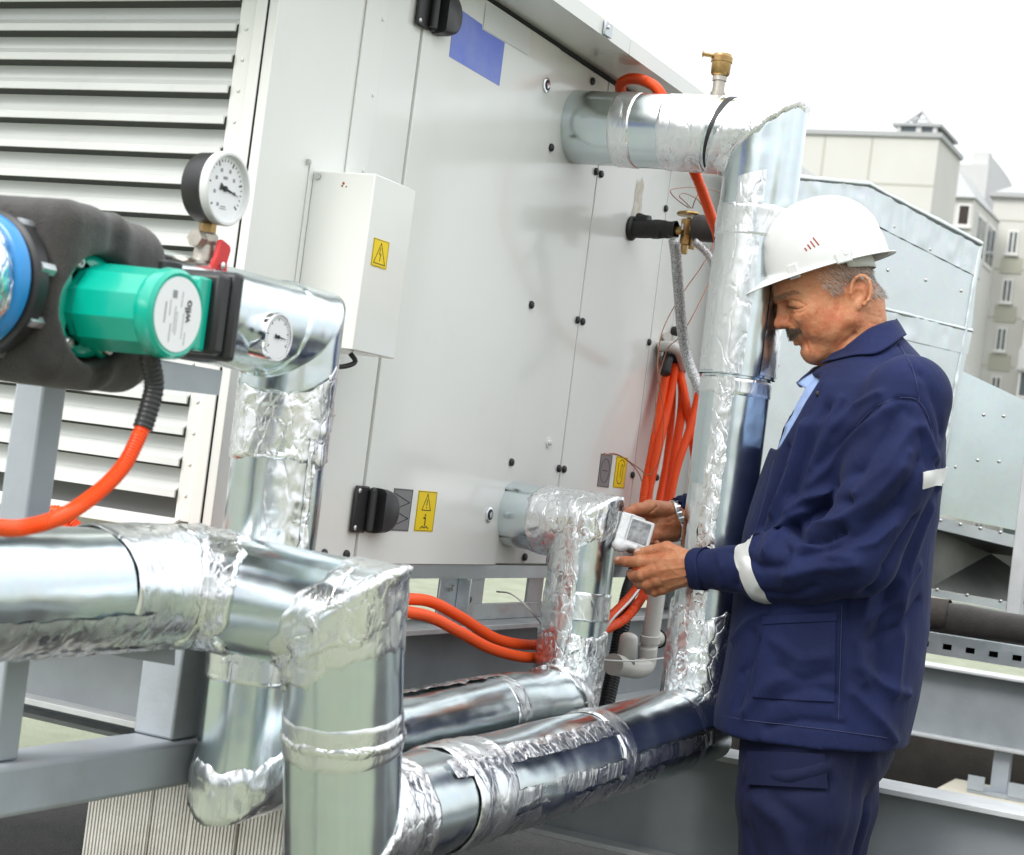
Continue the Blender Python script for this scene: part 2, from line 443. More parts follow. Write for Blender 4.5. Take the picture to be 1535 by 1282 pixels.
def tube_geo(pts, r, n=12, caps=True):
    pts = np.asarray(pts, float); m = len(pts)
    tan, a, b = frames(pts)
    r = np.broadcast_to(np.asarray(r, float), (m,))
    th = np.linspace(0, 2 * np.pi, n, endpoint=False)
    vs = pts[:, None] + r[:, None, None] * (np.cos(th)[None, :, None] * a[:, None] + np.sin(th)[None, :, None] * b[:, None])
    fs = []
    for i in range(m - 1):
        for k in range(n):
            k2 = (k + 1) % n; fs.append((i * n + k, i * n + k2, (i + 1) * n + k2, (i + 1) * n + k))
    if caps: fs += [tuple(range(n - 1, -1, -1)), tuple(range((m - 1) * n, m * n))]
    return vs.reshape(-1, 3), fs
def conduit(pts, r, pitch=0.0048, n=14, depth=0.0018):
    """corrugated hose"""
    q = spline(pts, pitch / 4.0)
    ph = np.arange(len(q)) % 4
    rr = np.where(ph < 2, r, r - depth)
    return tube_geo(q, rr, n)

def runpipe(path, r, ds=0.012, n=64, disp=None, t0=0.0, t1=None, a0=None, a1=None, mitre_round=True, caps=False):
    """mitred pipe along a polyline; t0..t1 cut it by length, a0..a1 by angle; disp(points, normals) gives a radial offset"""
    path = [V(*p) for p in path]
    dirs = [unit(path[i + 1] - path[i]) for i in range(len(path) - 1)]
    lens = [np.linalg.norm(path[i + 1] - path[i]) for i in range(len(path) - 1)]
    tot = sum(lens); t1 = tot if t1 is None else t1
    full = a0 is None
    th = np.linspace(0, 2 * np.pi, n, endpoint=False) if full else np.linspace(a0, a1, n)
    d = dirs[0]; a = unit(np.cross(d, (0, 0, 1) if abs(d[2]) < 0.9 else (0, 1, 0))); b = np.cross(d, a)
    rows, nrm = [], []
    acc = 0.0
    for i, d in enumerate(dirs):
        if i:
            q = Vector(dirs[i - 1]).rotation_difference(Vector(d))
            a = np.array(q @ Vector(a)); b = np.array(q @ Vector(b))
        rad = np.cos(th)[:, None] * a + np.sin(th)[:, None] * b
        L = lens[i]
        # offset of the mitre planes along the pipe for each angle
        def cut(nv, at):
            nd = np.dot(nv, d)
            return -(rad @ nv) * r / nd
        s0 = cut(unit(dirs[i - 1] + d), 0) if i else np.zeros(n)
        s1 = cut(unit(d + dirs[i + 1]), L) if i < len(dirs) - 1 else np.zeros(n)
        lo, hi = max(0, t0 - acc), min(L, t1 - acc)
        if hi > lo + 1e-6:
            k = max(2, int((hi - lo) / ds) + 1)
            for t in np.linspace(lo, hi, k):
                if rows and i and abs(t) < 1e-9 and acc > t0: continue
                u = t / L
                off = s0 * max(0, 1 - t / (r * 1.6)) + s1 * max(0, 1 - (L - t) / (r * 1.6))
                rows.append(path[i] + d * t + rad * r + off[:, None] * d); nrm.append(rad)
        acc += L
    v = np.array(rows); nn = np.array(nrm)
    m = len(v)
    vf = v.reshape(-1, 3); nf = nn.reshape(-1, 3)
    if disp is not None: vf = vf + nf * disp(vf)[:, None]
    fs = []
    for i in range(m - 1):
        for k in range(n if full else n - 1):
            k2 = (k + 1) % n; fs.append((i * n + k, i * n + k2, (i + 1) * n + k2, (i + 1) * n + k))
    if caps and full: fs += [tuple(range(n - 1, -1, -1)), tuple(range((m - 1) * n, m * n))]
    return vf, fs
def rag_ends(v, n, full, rag=.006, sink=.0045, rows=5, seed=1):
    """wavy outline and edges pressed down onto the pipe"""
    w = v.reshape(-1, n, 3).copy(); m = len(w)
    cen = w.mean(1, keepdims=True)
    if full:
        for side in (0, 1):
            idx = range(min(rows, m // 2)) if side == 0 else range(m - 1, m - 1 - min(rows, m // 2), -1)
            a, b = (w[0], w[1]) if side == 0 else (w[-1], w[-2])
            d = unit((a - b).mean(0))
            sh = rag * fbm(a * 30, 3, seed + side)
            for j, i in enumerate(idx):
                k = 1 - j / rows; w[i] += d * (sh * k)[:, None]
            i = 0 if side == 0 else m - 1
            w[i] = w[i] + (cen[i] - w[i]) * (sink / np.linalg.norm(w[i] - cen[i], axis=1).mean())
    else:
        o = w.copy()
        for side in (0, 1):
            e = 0 if side == 0 else n - 1; e2 = 1 if side == 0 else n - 2
            t = o[:, e] - o[:, e2]; t /= np.linalg.norm(t, axis=1)[:, None] + 1e-12
            sh = rag * .8 * fbm(o[:, e] * 35, 3, seed + 5 + side)
            for j in range(min(6, n // 2)):
                c = j if side == 0 else n - 1 - j
                w[:, c] += t * (sh * (1 - j / 6))[:, None]
            nr = np.cross(t, o[:, min(e + 0, n - 1)] * 0 + (o[-1, e] - o[0, e])); nr /= np.linalg.norm(nr, axis=1)[:, None] + 1e-12
            inw = (o[:, n // 2] - o[:, e]); 
            sgn = np.sign((nr * inw).sum(1))[:, None]
            w[:, e] -= nr * sgn * sink * -1 * np.sign(((o[:, n // 2] - (o[:, 0] + o[:, -1]) / 2) * nr * sgn).sum(1))[:, None] * -1
    return w.reshape(-1, 3)
def dent(amp=0.0015, sc=9, seed=1):
    return lambda p: amp * fbm(p * sc, 2, seed)
def crumple(amp=0.004, sc=26, seed=3):
    return lambda p: amp * (0.55 * ridge(p * sc + 0.4 * vnoise(p * 15, 9)[:, None], 3, seed) + 0.5 * fbm(p * 12, 2, seed + 5))
# ================================================================== the setting
def ground_mat(name, c1, c2, scale, bump, dist, fine=900):
    m = bpy.data.materials.new(name); m.use_nodes = True
    nt = m.node_tree; n, l = nt.nodes, nt.links; b = n['Principled BSDF']
    tc = n.new('ShaderNodeTexCoord')
    a = n.new('ShaderNodeTexNoise'); a.inputs['Scale'].default_value = fine; a.inputs['Detail'].default_value = 3
    c = n.new('ShaderNodeTexNoise'); c.inputs['Scale'].default_value = scale; c.inputs['Detail'].default_value = 8; c.inputs['Roughness'].default_value = .7
    l.new(tc.outputs['Object'], a.inputs['Vector']); l.new(tc.outputs['Object'], c.inputs['Vector'])
    r = n.new('ShaderNodeValToRGB'); r.color_ramp.elements[0].position = .38; r.color_ramp.elements[0].color = (*c1, 1)
    r.color_ramp.elements[1].position = .62; r.color_ramp.elements[1].color = (*c2, 1)
    s = n.new('ShaderNodeMath'); s.operation = 'MULTIPLY_ADD'; s.inputs[1].default_value = .55
    s2 = n.new('ShaderNodeMath'); s2.operation = 'MULTIPLY'; s2.inputs[1].default_value = .45
    l.new(c.outputs['Fac'], s2.inputs[0]); l.new(a.outputs['Fac'], s.inputs[0]); l.new(s2.outputs[0], s.inputs[2])
    l.new(s.outputs[0], r.inputs['Fac']); l.new(r.outputs['Color'], b.inputs['Base Color'])
    b.inputs['Roughness'].default_value = .92
    bp = n.new('ShaderNodeBump'); bp.inputs['Strength'].default_value = bump; bp.inputs['Distance'].default_value = dist
    l.new(a.outputs['Fac'], bp.inputs['Height']); l.new(bp.outputs['Normal'], b.inputs['Normal'])
    MATS[name] = m
ground_mat('green_felt', (.17, .19, .13), (.33, .35, .26), 3, .8, .01, 160)
ground_mat('dark_felt', (.022, .021, .021), (.085, .08, .078), 3, .9, .01, 190)
ground_mat('far_ground', (.10, .12, .07), (.22, .23, .20), .05, .1, .1, 2)
ground_mat('concrete', (.52, .49, .40), (.66, .62, .52), 6, .5, .003, 220)

# the flat roof stops at its edges; the city ground lies far below and reaches the horizon
g = MB().box((-900, -900, -22.2), (900, 1500, -22.0)).build('ground', 'far_ground'); tag(g, kind='structure')
g = MB().box((-14, -12, -22.0), (16, 24, 0.0)).build('roof_deck', 'green_felt'); tag(g, kind='structure')
g = MB().add([(-5.4, 1.9, .004), (6, 2.6, .004), (6, 4.95, .004), (-5.4, 4.75, .004)], [(0, 1, 2, 3)]).build('felt_strip', 'dark_felt'); tag(g, kind='structure')
g = MB().add([(-3.2, 4.95, .004), (6, 4.95, .004), (6, 8.2, .004), (-3.2, 8.2, .004)], [(0, 1, 2, 3)]).build('felt_strip', 'dark_felt'); tag(g, kind='structure')

def wall_run(name, a, b, h, t, label, m='concrete', cap=True):
    r = empty(name, label, 'wall', (*a, 0))
    a, b = V(*a, 0), V(*b, 0); d = unit(b - a); s = np.cross((0, 0, 1), d) * t / 2; L = np.linalg.norm(b - a)
    MB().obox((a + b) / 2 + V(0, 0, h / 2), d * L / 2, s, V(0, 0, h / 2)).build('wall_face', m, r)
    if cap: MB().obox((a + b) / 2 + V(0, 0, h + .03), d * (L / 2), s * 1.25, V(0, 0, .03)).build('coping', 'zinc_sheet', r)
    return r
wall_run('parapet_wall', (-13.8, 23.8), (15.8, 23.8), .45, .3, 'low far parapet wall along the back edge of the roof')
wall_run('parapet_wall', (-13.8, -11.8), (15.8, -11.8), 1.0, .3, 'grey parapet wall behind the viewer at the roof edge')
wall_run('parapet_wall', (15.8, -11.6), (15.8, 23.6), 1.0, .3, 'grey parapet wall along the right roof edge')
mat('dark_upstand', (.055, .048, .042), .85, var=.3, var_scale=8, bump=.6, bump_scale=60, bump_dist=.004)
# unseen things added behind the viewer for the bright metal to mirror
rc = empty('reflection_cabinet', 'pale metal cabinet added unseen behind the viewer for reflections', 'cabinet', (1.2, -4.6, 0))
MB().box((-.6, -5.2, .15), (2.8, -4.0, 1.9)).build('casing', 'louvre_enamel', rc, bevel=.01)
for k in range(3): MB().box((-.5 + k * 1.1, -3.999, .25), (.5 + k * 1.1, -3.985, 1.8)).build('door', 'grey_steel_paint', rc, bevel=.004)
rc = empty('reflection_riser', 'upright galvanised duct riser added unseen behind the viewer for reflections', 'duct', (-4.6, -3.4, 0))
MB().box((-5.1, -3.9, 0), (-4.2, -3.0, 2.6)).build('duct_panel', 'zinc_sheet', rc, bevel=.006)
rc = empty('steel_beam', 'grey steel beam lying on low blocks, added unseen behind the viewer for reflections', 'steel beam', (2, -1.9, 0))
ibeam((-4.5, -2.1), (4.5, -2.1), .42, .25, .16, parent=rc) if False else MB().box((-4.5, -2.2, .12), (4.5, -2.0, .40)).build('beam', 'dark_steel_paint', rc)
for (bx_, by_, bw_, bh_, bm_) in ((-30, -60, 26, 9, 'block_cream0'), (8, -75, 34, 16, 'block_white0'), (50, -20, 20, 12, 'block_cream0')):
    if bm_ not in MATS: mat(bm_, (.55, .53, .46) if 'cream' in bm_ else (.42, .44, .45), .8)
    rb = empty('apartment_building', {-30: 'low cream apartment block across the street behind the viewer', 8: 'tall grey apartment block across the street behind the viewer', 50: 'cream apartment block off to the right, outside the frame'}[bx_], 'building', (bx_, by_, -22))
    MB().box((bx_, by_ - 14, -21.9), (bx_ + bw_, by_, bh_)).build('wall', bm_, rb)
    wm = None
    if by_ < -50:
        for i in range(int(bw_ / 4)):
            for j in range(5):
                p_ = (bx_ + 2 + i * 4, by_ + .01, bh_ - 3 - j * 3)
                if wm is None: wm = MB().box((p_[0] - .8, p_[1], p_[2] - .8), (p_[0] + .8, p_[1] + .05, p_[2] + .8)).build('window', 'print_grey', rb); p0_ = V(*p_)
                else: share('window', wm, rb, LOC[rb.name] + V(*p_) - p0_)
r = empty('felted_upstand', 'low dark felted upstand wall on the roof behind the grey steel beam', 'wall', (0, 8.3, 0))
for k in range(8):
    MB().box((-2.9 + k * 1.0, 8.25, 0), (-2.9 + k * 1.0 + .992, 8.5, .47)).build('felt_panel', 'dark_upstand', r, bevel=.006)
MB().box((-2.92, 8.2, .471), (5.1, 8.55, .50)).build('coping', 'zinc_sheet', r)

# ------------------------------------------------------------------ steel support frame
def ibeam(p0, p1, zt, h, bw, name='beam', parent=None, web='dark_steel_paint', fl='flange_paint', tf=.012, tw=.012):
    """I-section between plan points; flanges are coloured lighter than the web for the light they catch"""
    p0, p1 = V(*p0, 0), V(*p1, 0); d = (p1 - p0) / 2; c = (p0 + p1) / 2; s = np.cross((0, 0, 1), unit(d))
    z = V(0, 0, 1)
    o = MB().obox(c + z * (zt - h / 2), d, s * tw / 2, z * (h / 2 - tf)).build(name, web, parent)
    MB().obox(c + z * (zt - tf / 2), d, s * bw / 2, z * tf / 2).build('flange', fl, o, bevel=.002)
    MB().obox(c + z * (zt - h + tf / 2), d, s * bw / 2, z * tf / 2).build('flange', fl, o, bevel=.002)
    return o
XP = -1.588                     # plane of the cabinet's access panels
fr = empty('steel_support_frame', 'bluish grey painted steel beam frame carrying the big white cabinet', 'steel frame', (-1.62, 4.0, 0))
ibeam((-1.63, 2.42), (-1.63, 5.6), .920, .22, .11, parent=fr)
ibeam((-3.9, 2.42), (-3.9, 5.6), .920, .22, .11, parent=fr)
ibeam((-3.84, 2.50), (-1.70, 2.50), .919, .20, .10, parent=fr)
ibeam((-4.4, 3.62), (1.6, 3.62), .697, .25, .13, parent=fr)
for x in (-4.2, 0.9):
    for y in (3.62,):
        MB().box((x - .05, y - .05, .012), (x + .05, y + .05, .445)).build('stanchion', 'grey_steel_paint', fr)
        MB().box((x - .12, y - .12, 0), (x + .12, y + .12, .012)).build('foot_plate', 'grey_steel_paint', fr)

b2 = empty('steel_beam', 'grey steel beam standing on a concrete block, right of the worker', 'steel beam', (0, 7.75, 0))
o = ibeam((-3.0, 7.75), (2.2, 7.75), .622, .315, .16, parent=b2)
bp_ = onY(1502, 1150, 7.75)
MB().box((bp_[0] - .035, 7.72, .125), (bp_[0] + .035, 7.78, .306)).build('stub_post', 'grey_steel_paint', b2)
MB().box((bp_[0] - .12, 7.66, .112), (bp_[0] + .12, 7.84, .124)).build('base_plate', 'grey_steel_paint', b2)
for sx in (-1, 1): MB().obox((bp_[0] + sx * .085, 7.66, .155), (.035, 0, 0), (0, .004, 0), (0, 0, .03)).build('gusset', 'grey_steel_paint', b2)
cb = empty('concrete_block', 'pale stepped concrete block under the short post of the grey beam', 'concrete block', (bp_[0] + .05, 7.75, 0))
MB().box((bp_[0] - .26, 7.5, 0.004), (bp_[0] + .5, 8.05, .052)).build('lower_slab', 'concrete', cb, bevel=.006)
MB().box((bp_[0] - .24, 7.52, .054), (bp_[0] + .48, 8.0, .110)).build('upper_slab', 'concrete', cb, bevel=.008)

# ------------------------------------------------------------------ the air handling cabinet
ah = empty('air_handling_unit', 'large white enamelled rooftop air handling cabinet with louvres and access panels', 'air handling unit', (-2.6, 4.3, 1.04))
Z0, Z1 = 1.047, 2.140
YE = 5.6
MB().box((-3.72, 2.27, 1.052), (XP - .020, YE, 2.138)).build('casing', 'panel_enamel', ah)
def panel(y0, y1, z0=Z0, z1=2.1305, name='access_panel', proud=0.0, gap=.0023):
    return MB().box((XP - .018, y0 + gap, z0), (XP + proud, y1 - gap, z1)).build(name, 'panel_enamel', ah, bevel=.0016)
MB().box((XP - .019, 2.228, 1.048), (XP - .0185, 4.09, 2.13)).build('joint_backing', 'dark_void', ah)
panel(2.228, 2.674, name='corner_panel')
panel(2.674, 3.243, z0=1.044, proud=.0035, name='access_door')
panel(3.243, 3.512)
panel(3.512, 3.947)
panel(3.947, 4.085)
panel(4.085, YE)
MB().box((XP + .0008, 2.478, 1.30), (XP + .0045, 2.548, 2.118)).build('cover_strip', 'panel_enamel', ah, bevel=.0012)
MB().box((XP - .05, 2.24, 1.016), (XP - .002, YE, 1.043)).build('base_rail', 'zinc_sheet', ah)
MB().box((-3.7, 2.262, 1.016), (XP - .055, 2.30, 1.043)).build('base_rail', 'zinc_sheet', ah)
# eave: folded sheet overhanging the panels
for (ya, yb, lap) in ((1.9, 3.315, 0), (3.317, 4.6, .002), (4.602, YE + .1, 0)):
    MB().prism([(XP - .3, ya, Z1), (-1.462, ya, Z1), (-1.462, ya, Z1 + .034), (XP - .3, ya, Z1 + .055)], (0, yb - ya, 0)).build('roof_sheet', 'panel_enamel', ah)
MB().prism([(-3.9, 1.9, Z1 + .002), (XP - .302, 1.9, Z1 + .002), (XP - .302, 1.9, Z1 + .05), (-3.9, 1.9, Z1 + .06)], (0, YE - 1.8, 0)).build('roof_sheet', 'panel_enamel', ah)
mat('eave_strip', (.20, .215, .21), .5)
MB().box((XP - .001, 2.24, 2.1315), (XP + .004, YE, 2.1385)).build('seal_strip', 'dark_void', ah)
ck = onX(912, 55, -1.455)
MB().box((-1.461, ck[1] - .018, Z1 + .002), (-1.455, ck[1] + .018, Z1 + .030)).build('roof_clip', 'zinc_sheet', ah, bevel=.001)
MB().cyl((-1.455, ck[1] - .008, Z1 + .018), (-1.450, ck[1] - .008, Z1 + .018), .004, n=12).build('clip_screw', 'steel_bolt', ah)
# louvre bank
LY = 2.25
mat('louvre_shade', (.16, .165, .16), .7)  # dark grey of the back sheet stands in for shade between the slats
MB().box((-3.70, LY + .010, 1.10), (-1.652, LY + .02, 2.02)).build('louvre_back', 'louvre_shade', ah)
NS = 21
zs = [1.9775 - .0496 * k for k in range(-1, 18)]
slat0 = None
for k, z in enumerate(zs):
    if z < 1.12 or z > 2.05: continue
    if slat0 is None:
        x0, x1 = -3.69, -1.662
        prof = [(LY + .005, z + .0474), (LY + .002, z + .0275), (LY - .024, z + .0135), (LY - .0245, z + .002), (LY - .021, z + .0015), (LY - .0205, z + .0120), (LY + .0035, z + .0255), (LY + .0065, z + .0474)]
        slat0 = MB().prism([(x0, a, b) for a, b in prof], (x1 - x0, 0, 0)).build('louvre_slat', 'louvre_enamel', ah); zr = z
        slat0.location = (0, 0, 0)
    else:
        share('louvre_slat', slat0, ah, LOC[ah.name] + V(0, 0, z - zr))
MB().box((-1.662, LY - .016, 1.10), (-1.632, LY + .01, 2.12)).build('louvre_frame', 'panel_enamel', ah, bevel=.0015)
MB().box((-3.70, LY - .016, 2.028), (-1.6635, LY + .01, 2.12)).build('louvre_frame', 'panel_enamel', ah, bevel=.0015)
MB().box((-1.6305, LY - .022, 1.052), (XP - .0195, LY + .02, 2.125)).build('corner_post', 'panel_enamel', ah, bevel=.002)
MB().box((-3.70, LY - .012, 1.052), (-1.6325, LY + .01, 1.098)).build('louvre_sill', 'panel_enamel', ah, bevel=.0015)
MB().prism([(-3.68, LY - .018, 1.1), (-3.68, LY - .05, 1.085), (-3.68, LY - .05, 1.088), (-3.68, LY - .018, 1.104)], (2.03, 0, 0)).build('drip_edge', 'panel_enamel', ah)
# fine black mesh at the top left corner
rv = MB().lathe(tuple(LOC[ah.name]), (0, -1, 0), [(0, .0034), (.0014, .003), (.0022, .0015)], n=10).build('rivet', 'panel_enamel', ah, smooth=True)
first = True
for k, z in enumerate(zs):
    if 1.1 < z < 2.06:
        pz = (-1.646, LY - .0162, z + .007)
        if first: rv.location = V(*pz) - LOC[ah.name]; first = False
        else: share('rivet', rv, ah, pz)
for z in (1.986, 1.854, 1.723, 2.11):
    share('rivet', rv, ah, (XP + .0045, 2.531, z), (0, 0, math.radians(90)))
# screw caps, locks, hinges
cap = MB().lathe(tuple(LOC[ah.name]), (1, 0, 0), [(0, .0085), (.0035, .0082), (.0055, .0062), (.006, .002)], n=18).build('screw_cap', 'black_plastic', ah, smooth=True)
caps = [(3.257, 1.925), (3.257, 1.592), (3.257, 1.26), (3.499, 1.925), (3.527, 1.925), (3.499, 1.592), (3.527, 1.592), (3.499, 1.26), (3.527, 1.26),
        (3.935, 1.925), (3.935, 1.595), (3.935, 1.268), (3.380, 1.062), (2.568, 1.061), (2.642, 1.060), (3.42, 2.108), (4.10, 1.6), (4.10, 1.27), (4.10, 1.93)]
for k, (y, z) in enumerate(caps):
    p = V(XP + .001, y, z)
    if k == 0: cap.location = p - LOC[ah.name]
    else: share('screw_cap', cap, ah, p)
for (y, z) in ((3.192, 2.041), (3.178, 1.148)):
    c = V(XP + .0035, y, z)
    lk = MB().lathe(c, (1, 0, 0), [(0, .0155), (.003, .0155), (.0042, .013), (.0042, .0115)], n=28).build('door_lock', 'chrome', ah, smooth=True, angle=35)
    MB().lathe(c + V(.0041, 0, 0), (1, 0, 0), [(0, .0112), (.0008, .0108)], n=24).build('lock_core', 'print_black', lk)
    MB().obox(c + V(.0055, 0, 0), V(.001, 0, 0), V(0, .0045, .003), V(0, -.003, .0045)).build('key_slot', 'chrome', lk)
# handle stub near the lower pipe
c = V(XP, 3.431, 1.313); MB().lathe(c, (1, 0, 0), [(0, .012), (.002, .012), (.002, .006), (.01, .005)], n=18).build('screw_boss', 'panel_enamel', ah, smooth=True, angle=40)
def hinge(zc, full=1.0):
    c = V(XP + .004, 2.690, zc)
    h = MB().box(c + V(0, -.052, -.042), c + V(.006, -.006, .042)).build('hinge', 'black_plastic', ah, bevel=.004)
    MB().box(c + V(0, .000, -.040), c + V(.010, .034, .040)).build('hinge_leaf', 'black_plastic', h, bevel=.003)
    # D-shaped bulging leaf
    n, vs, fs = 14, [], []
    for i, (hh, sc) in enumerate(((0, 1), (.016, .99), (.026, .93), (.030, .80))):
        for k in range(n + 1):
            t = -math.pi / 2 + math.pi * k / n
            vs.append(c + V(hh, .012 + .066 * sc * max(0, math.cos(t)) ** .7, .041 * sc * math.sin(t)))
    for i in range(3):
        for k in range(n + 1):
            k2 = (k + 1) % (n + 1); fs.append((i * (n + 1) + k, i * (n + 1) + k2, (i + 1) * (n + 1) + k2, (i + 1) * (n + 1) + k))
    fs.append(tuple(range(3 * (n + 1), 4 * (n + 1))))
    mesh_obj('hinge_knuckle', vs, fs, 'black_plastic', h, smooth=True, angle=45)
    MB().cyl(c + V(.012, -.006, -.036), c + V(.012, -.006, .036), .0085, n=16).build('hinge_pin', 'black_plastic', h, smooth=True, angle=40)
    for sz in (-1, 1):
        MB().lathe(c + V(.0062, -.044, sz * .033), (1, 0, 0), [(0, .0052), (.002, .0045), (.003, .002)], n=12).build('hinge_screw', 'steel_bolt', h, smooth=True)
    return h
hinge(1.142); hinge(2.052)
# stickers: thin printed plates with the printed shapes 0.3 mm proud
def sticker(y0, y1, z0, z1, m, name='sticker', off=.0038, slant=0.0):
    x = XP + off
    return mesh_obj(name, [(x, y0, z0), (x, y1, z0 + slant), (x, y1, z1 + slant), (x, y0, z1), (x + .0003, y0, z0), (x + .0003, y1, z0 + slant), (x + .0003, y1, z1 + slant), (x + .0003, y0, z1)],
                    [(4, 5, 6, 7), (0, 1, 5, 4), (1, 2, 6, 5), (2, 3, 7, 6), (3, 0, 4, 7)], m, ah)
def line_on(mb, pts, w, x, closed=False):
    """flat strokes on the plane X = x; pts (y, z)"""
    pts = [V(x, *p) for p in pts]
    if closed: pts = pts + [pts[0]]
    for a, b in zip(pts[:-1], pts[1:]):
        d = unit(b - a); s = np.cross(d, (1, 0, 0)) * w / 2
        mb.prism([a - s - d * w * .4, b - s + d * w * .4, b + s + d * w * .4, a + s - d * w * .4], (.0003, 0, 0))
    return mb
def border(mb, y0, y1, z0, z1, w, x, ins=.003):
    return line_on(mb, [(y0 + ins, z0 + ins), (y1 - ins, z0 + ins), (y1 - ins, z1 - ins), (y0 + ins, z1 - ins)], w, x, True)
xs = XP + .0042
# grey sticker with the zigzag (filter symbol), yellow sticker with warning triangle and information sign
s = sticker(2.778, 2.851, 1.106, 1.185, 'label_grey')
m_ = MB(); border(m_, 2.778, 2.851, 1.106, 1.185, .0008, xs, .002)
line_on(m_, [(2.785, 1.175), (2.843, 1.160), (2.785, 1.145), (2.843, 1.130), (2.785, 1.114)][::1], .0016, xs); m_.build('print', 'print_black', s)
s = sticker(2.872, 2.947, 1.107, 1.185, 'label_yellow')
m_ = MB(); border(m_, 2.872, 2.947, 1.107, 1.185, .0008, xs, .002)
line_on(m_, [(2.893, 1.148), (2.927, 1.148), (2.910, 1.179)], .0016, xs, True)
line_on(m_, [(2.910, 1.168), (2.910, 1.158)], .0022, xs); line_on(m_, [(2.910, 1.1535), (2.910, 1.1530)], .0025, xs)
line_on(m_, [(2.910, 1.139), (2.910, 1.138)], .004, xs); line_on(m_, [(2.905, 1.133), (2.911, 1.133), (2.911, 1.119)], .0034, xs)
line_on(m_, [(2.895, 1.113), (2.902, 1.117), (2.910, 1.114), (2.918, 1.117), (2.926, 1.113)], .002, xs); m_.build('print', 'print_black', s)
xs2 = XP + .0007
def sticker2(y0, y1, z0, z1, m): return sticker(y0, y1, z0, z1, m, off=.0003)
s = sticker2(3.728, 3.799, 1.230, 1.308, 'label_grey')
m_ = MB(); border(m_, 3.728, 3.799, 1.230, 1.308, .0009, xs2, .002)
line_on(m_, [(3.7635 + .026 * math.cos(t), 1.269 + .028 * math.sin(t)) for t in np.linspace(0, 2 * math.pi, 21)[:-1]], .0013, xs2, True)
line_on(m_, [(3.748, 1.269), (3.779, 1.269)], .0016, xs2); m_.build('print', 'print_black', s)
s = sticker2(3.824, 3.895, 1.232, 1.308, 'label_yellow')
m_ = MB(); border(m_, 3.824, 3.895, 1.232, 1.308, .0009, xs2, .002)
line_on(m_, [(3.842, 1.292), (3.842, 1.252), (3.850, 1.243), (3.866, 1.243), (3.872, 1.252), (3.872, 1.285), (3.866, 1.290), (3.860, 1.285), (3.860, 1.258)], .0016, xs2)
line_on(m_, [(3.848, 1.296), (3.862, 1.302), (3.876, 1.296), (3.882, 1.286)], .0016, xs2); m_.build('print', 'print_black', s)
# blue plate and the clear label over its corner
bl_ = [onX(x, y, xs)[1:] for x, y in ((682.5, 8.5), (723, 37), (723, 44), (757, 64), (748.6, 129), (673.4, 84.7))]
mesh_obj('blue_label', [(xs - .0006, *p) for p in bl_] + [(xs - .0001, *p) for p in bl_],
         [(0, 5, 4, 3, 2, 1), (6, 7, 8, 9, 10, 11), (0, 1, 7, 6), (1, 2, 8, 7), (2, 3, 9, 8), (3, 4, 10, 9), (4, 5, 11, 10), (5, 0, 6, 11)], 'label_blue', ah)
bl_ = [onX(x, y, xs)[1:] for x, y in ((724, 43), (793, 84), (796, 47), (728, 6))]
mesh_obj('clear_label', [(xs + .0002, *p) for p in bl_] + [(xs + .0005, *p) for p in bl_], [(4, 5, 6, 7), (0, 1, 5, 4), (1, 2, 6, 5), (2, 3, 7, 6), (3, 0, 4, 7)], 'label_clear', ah)
# rust stain near the black pipe outlet
mesh_obj('stain', [(XP + .0006, *p) for p in ((3.728, 1.864), (3.75, 1.862), (3.785, 1.872), (3.79, 1.90), (3.782, 1.925), (3.786, 1.95), (3.77, 1.968), (3.752, 1.95), (3.742, 1.958), (3.735, 1.93), (3.738, 1.90))], [tuple(range(11))], 'rust_stain', ah)
# junction box on the panel
bx = MB().box((XP + .001, 2.385, 1.405), (-1.468, 2.520, 1.692)).build('junction_box', 'panel_enamel', ah, bevel=.002)
MB().box((XP + .001, 2.372, 1.395), (XP + .0022, 2.384, 1.705)).build('box_flange', 'panel_enamel', bx)
mesh_obj('warning_sticker', [(-1.4676, *p) for p in ((2.405, 1.546), (2.455, 1.546), (2.455, 1.592), (2.405, 1.592))] + [(-1.4673, *p) for p in ((2.405, 1.546), (2.455, 1.546), (2.455, 1.592), (2.405, 1.592))],
         [(4, 5, 6, 7), (0, 1, 5, 4), (1, 2, 6, 5), (2, 3, 7, 6), (3, 0, 4, 7)], 'label_yellow', bx)
m_ = MB(); border(m_, 2.405, 2.455, 1.546, 1.592, .0006, -1.4673, .0015)
line_on(m_, [(2.412, 1.552), (2.448, 1.552), (2.430, 1.586)], .0013, -1.4673, True)
line_on(m_, [(2.430, 1.578), (2.427, 1.568), (2.432, 1.568), (2.430, 1.557)], .0013, -1.4673); m_.build('print', 'print_black', bx)
for (p, q) in (((515, 275), .0025), ((519, 280), .0015), ((513, 279), .002)):
    w = onY(p[0], p[1], 2.385); MB().lathe(w + V(0, .0001, 0), (0, -1, 0), [(0, q), (.0003, q)], n=7).build('rust_spot', 'rust', bx)
for w in ((XP + .012, 2.3845, 1.683), (XP + .004, 2.365, 1.702)):
    MB().lathe(w, (0, -1, 0), [(0, .005), (.003, .005), (.003, .0025)], n=14).build('box_screw', 'steel_bolt', bx, smooth=True, angle=40)
cbl = MB(); cbl.tube(spline([(-1.50, 2.43, 1.402), (-1.492, 2.435, 1.388), (-1.505, 2.40, 1.376), (-1.53, 2.34, 1.379), (-1.57, 2.30, 1.40)], .004), .0042, 10)
cbl.build('box_cable', 'black_plastic', bx, smooth=True)
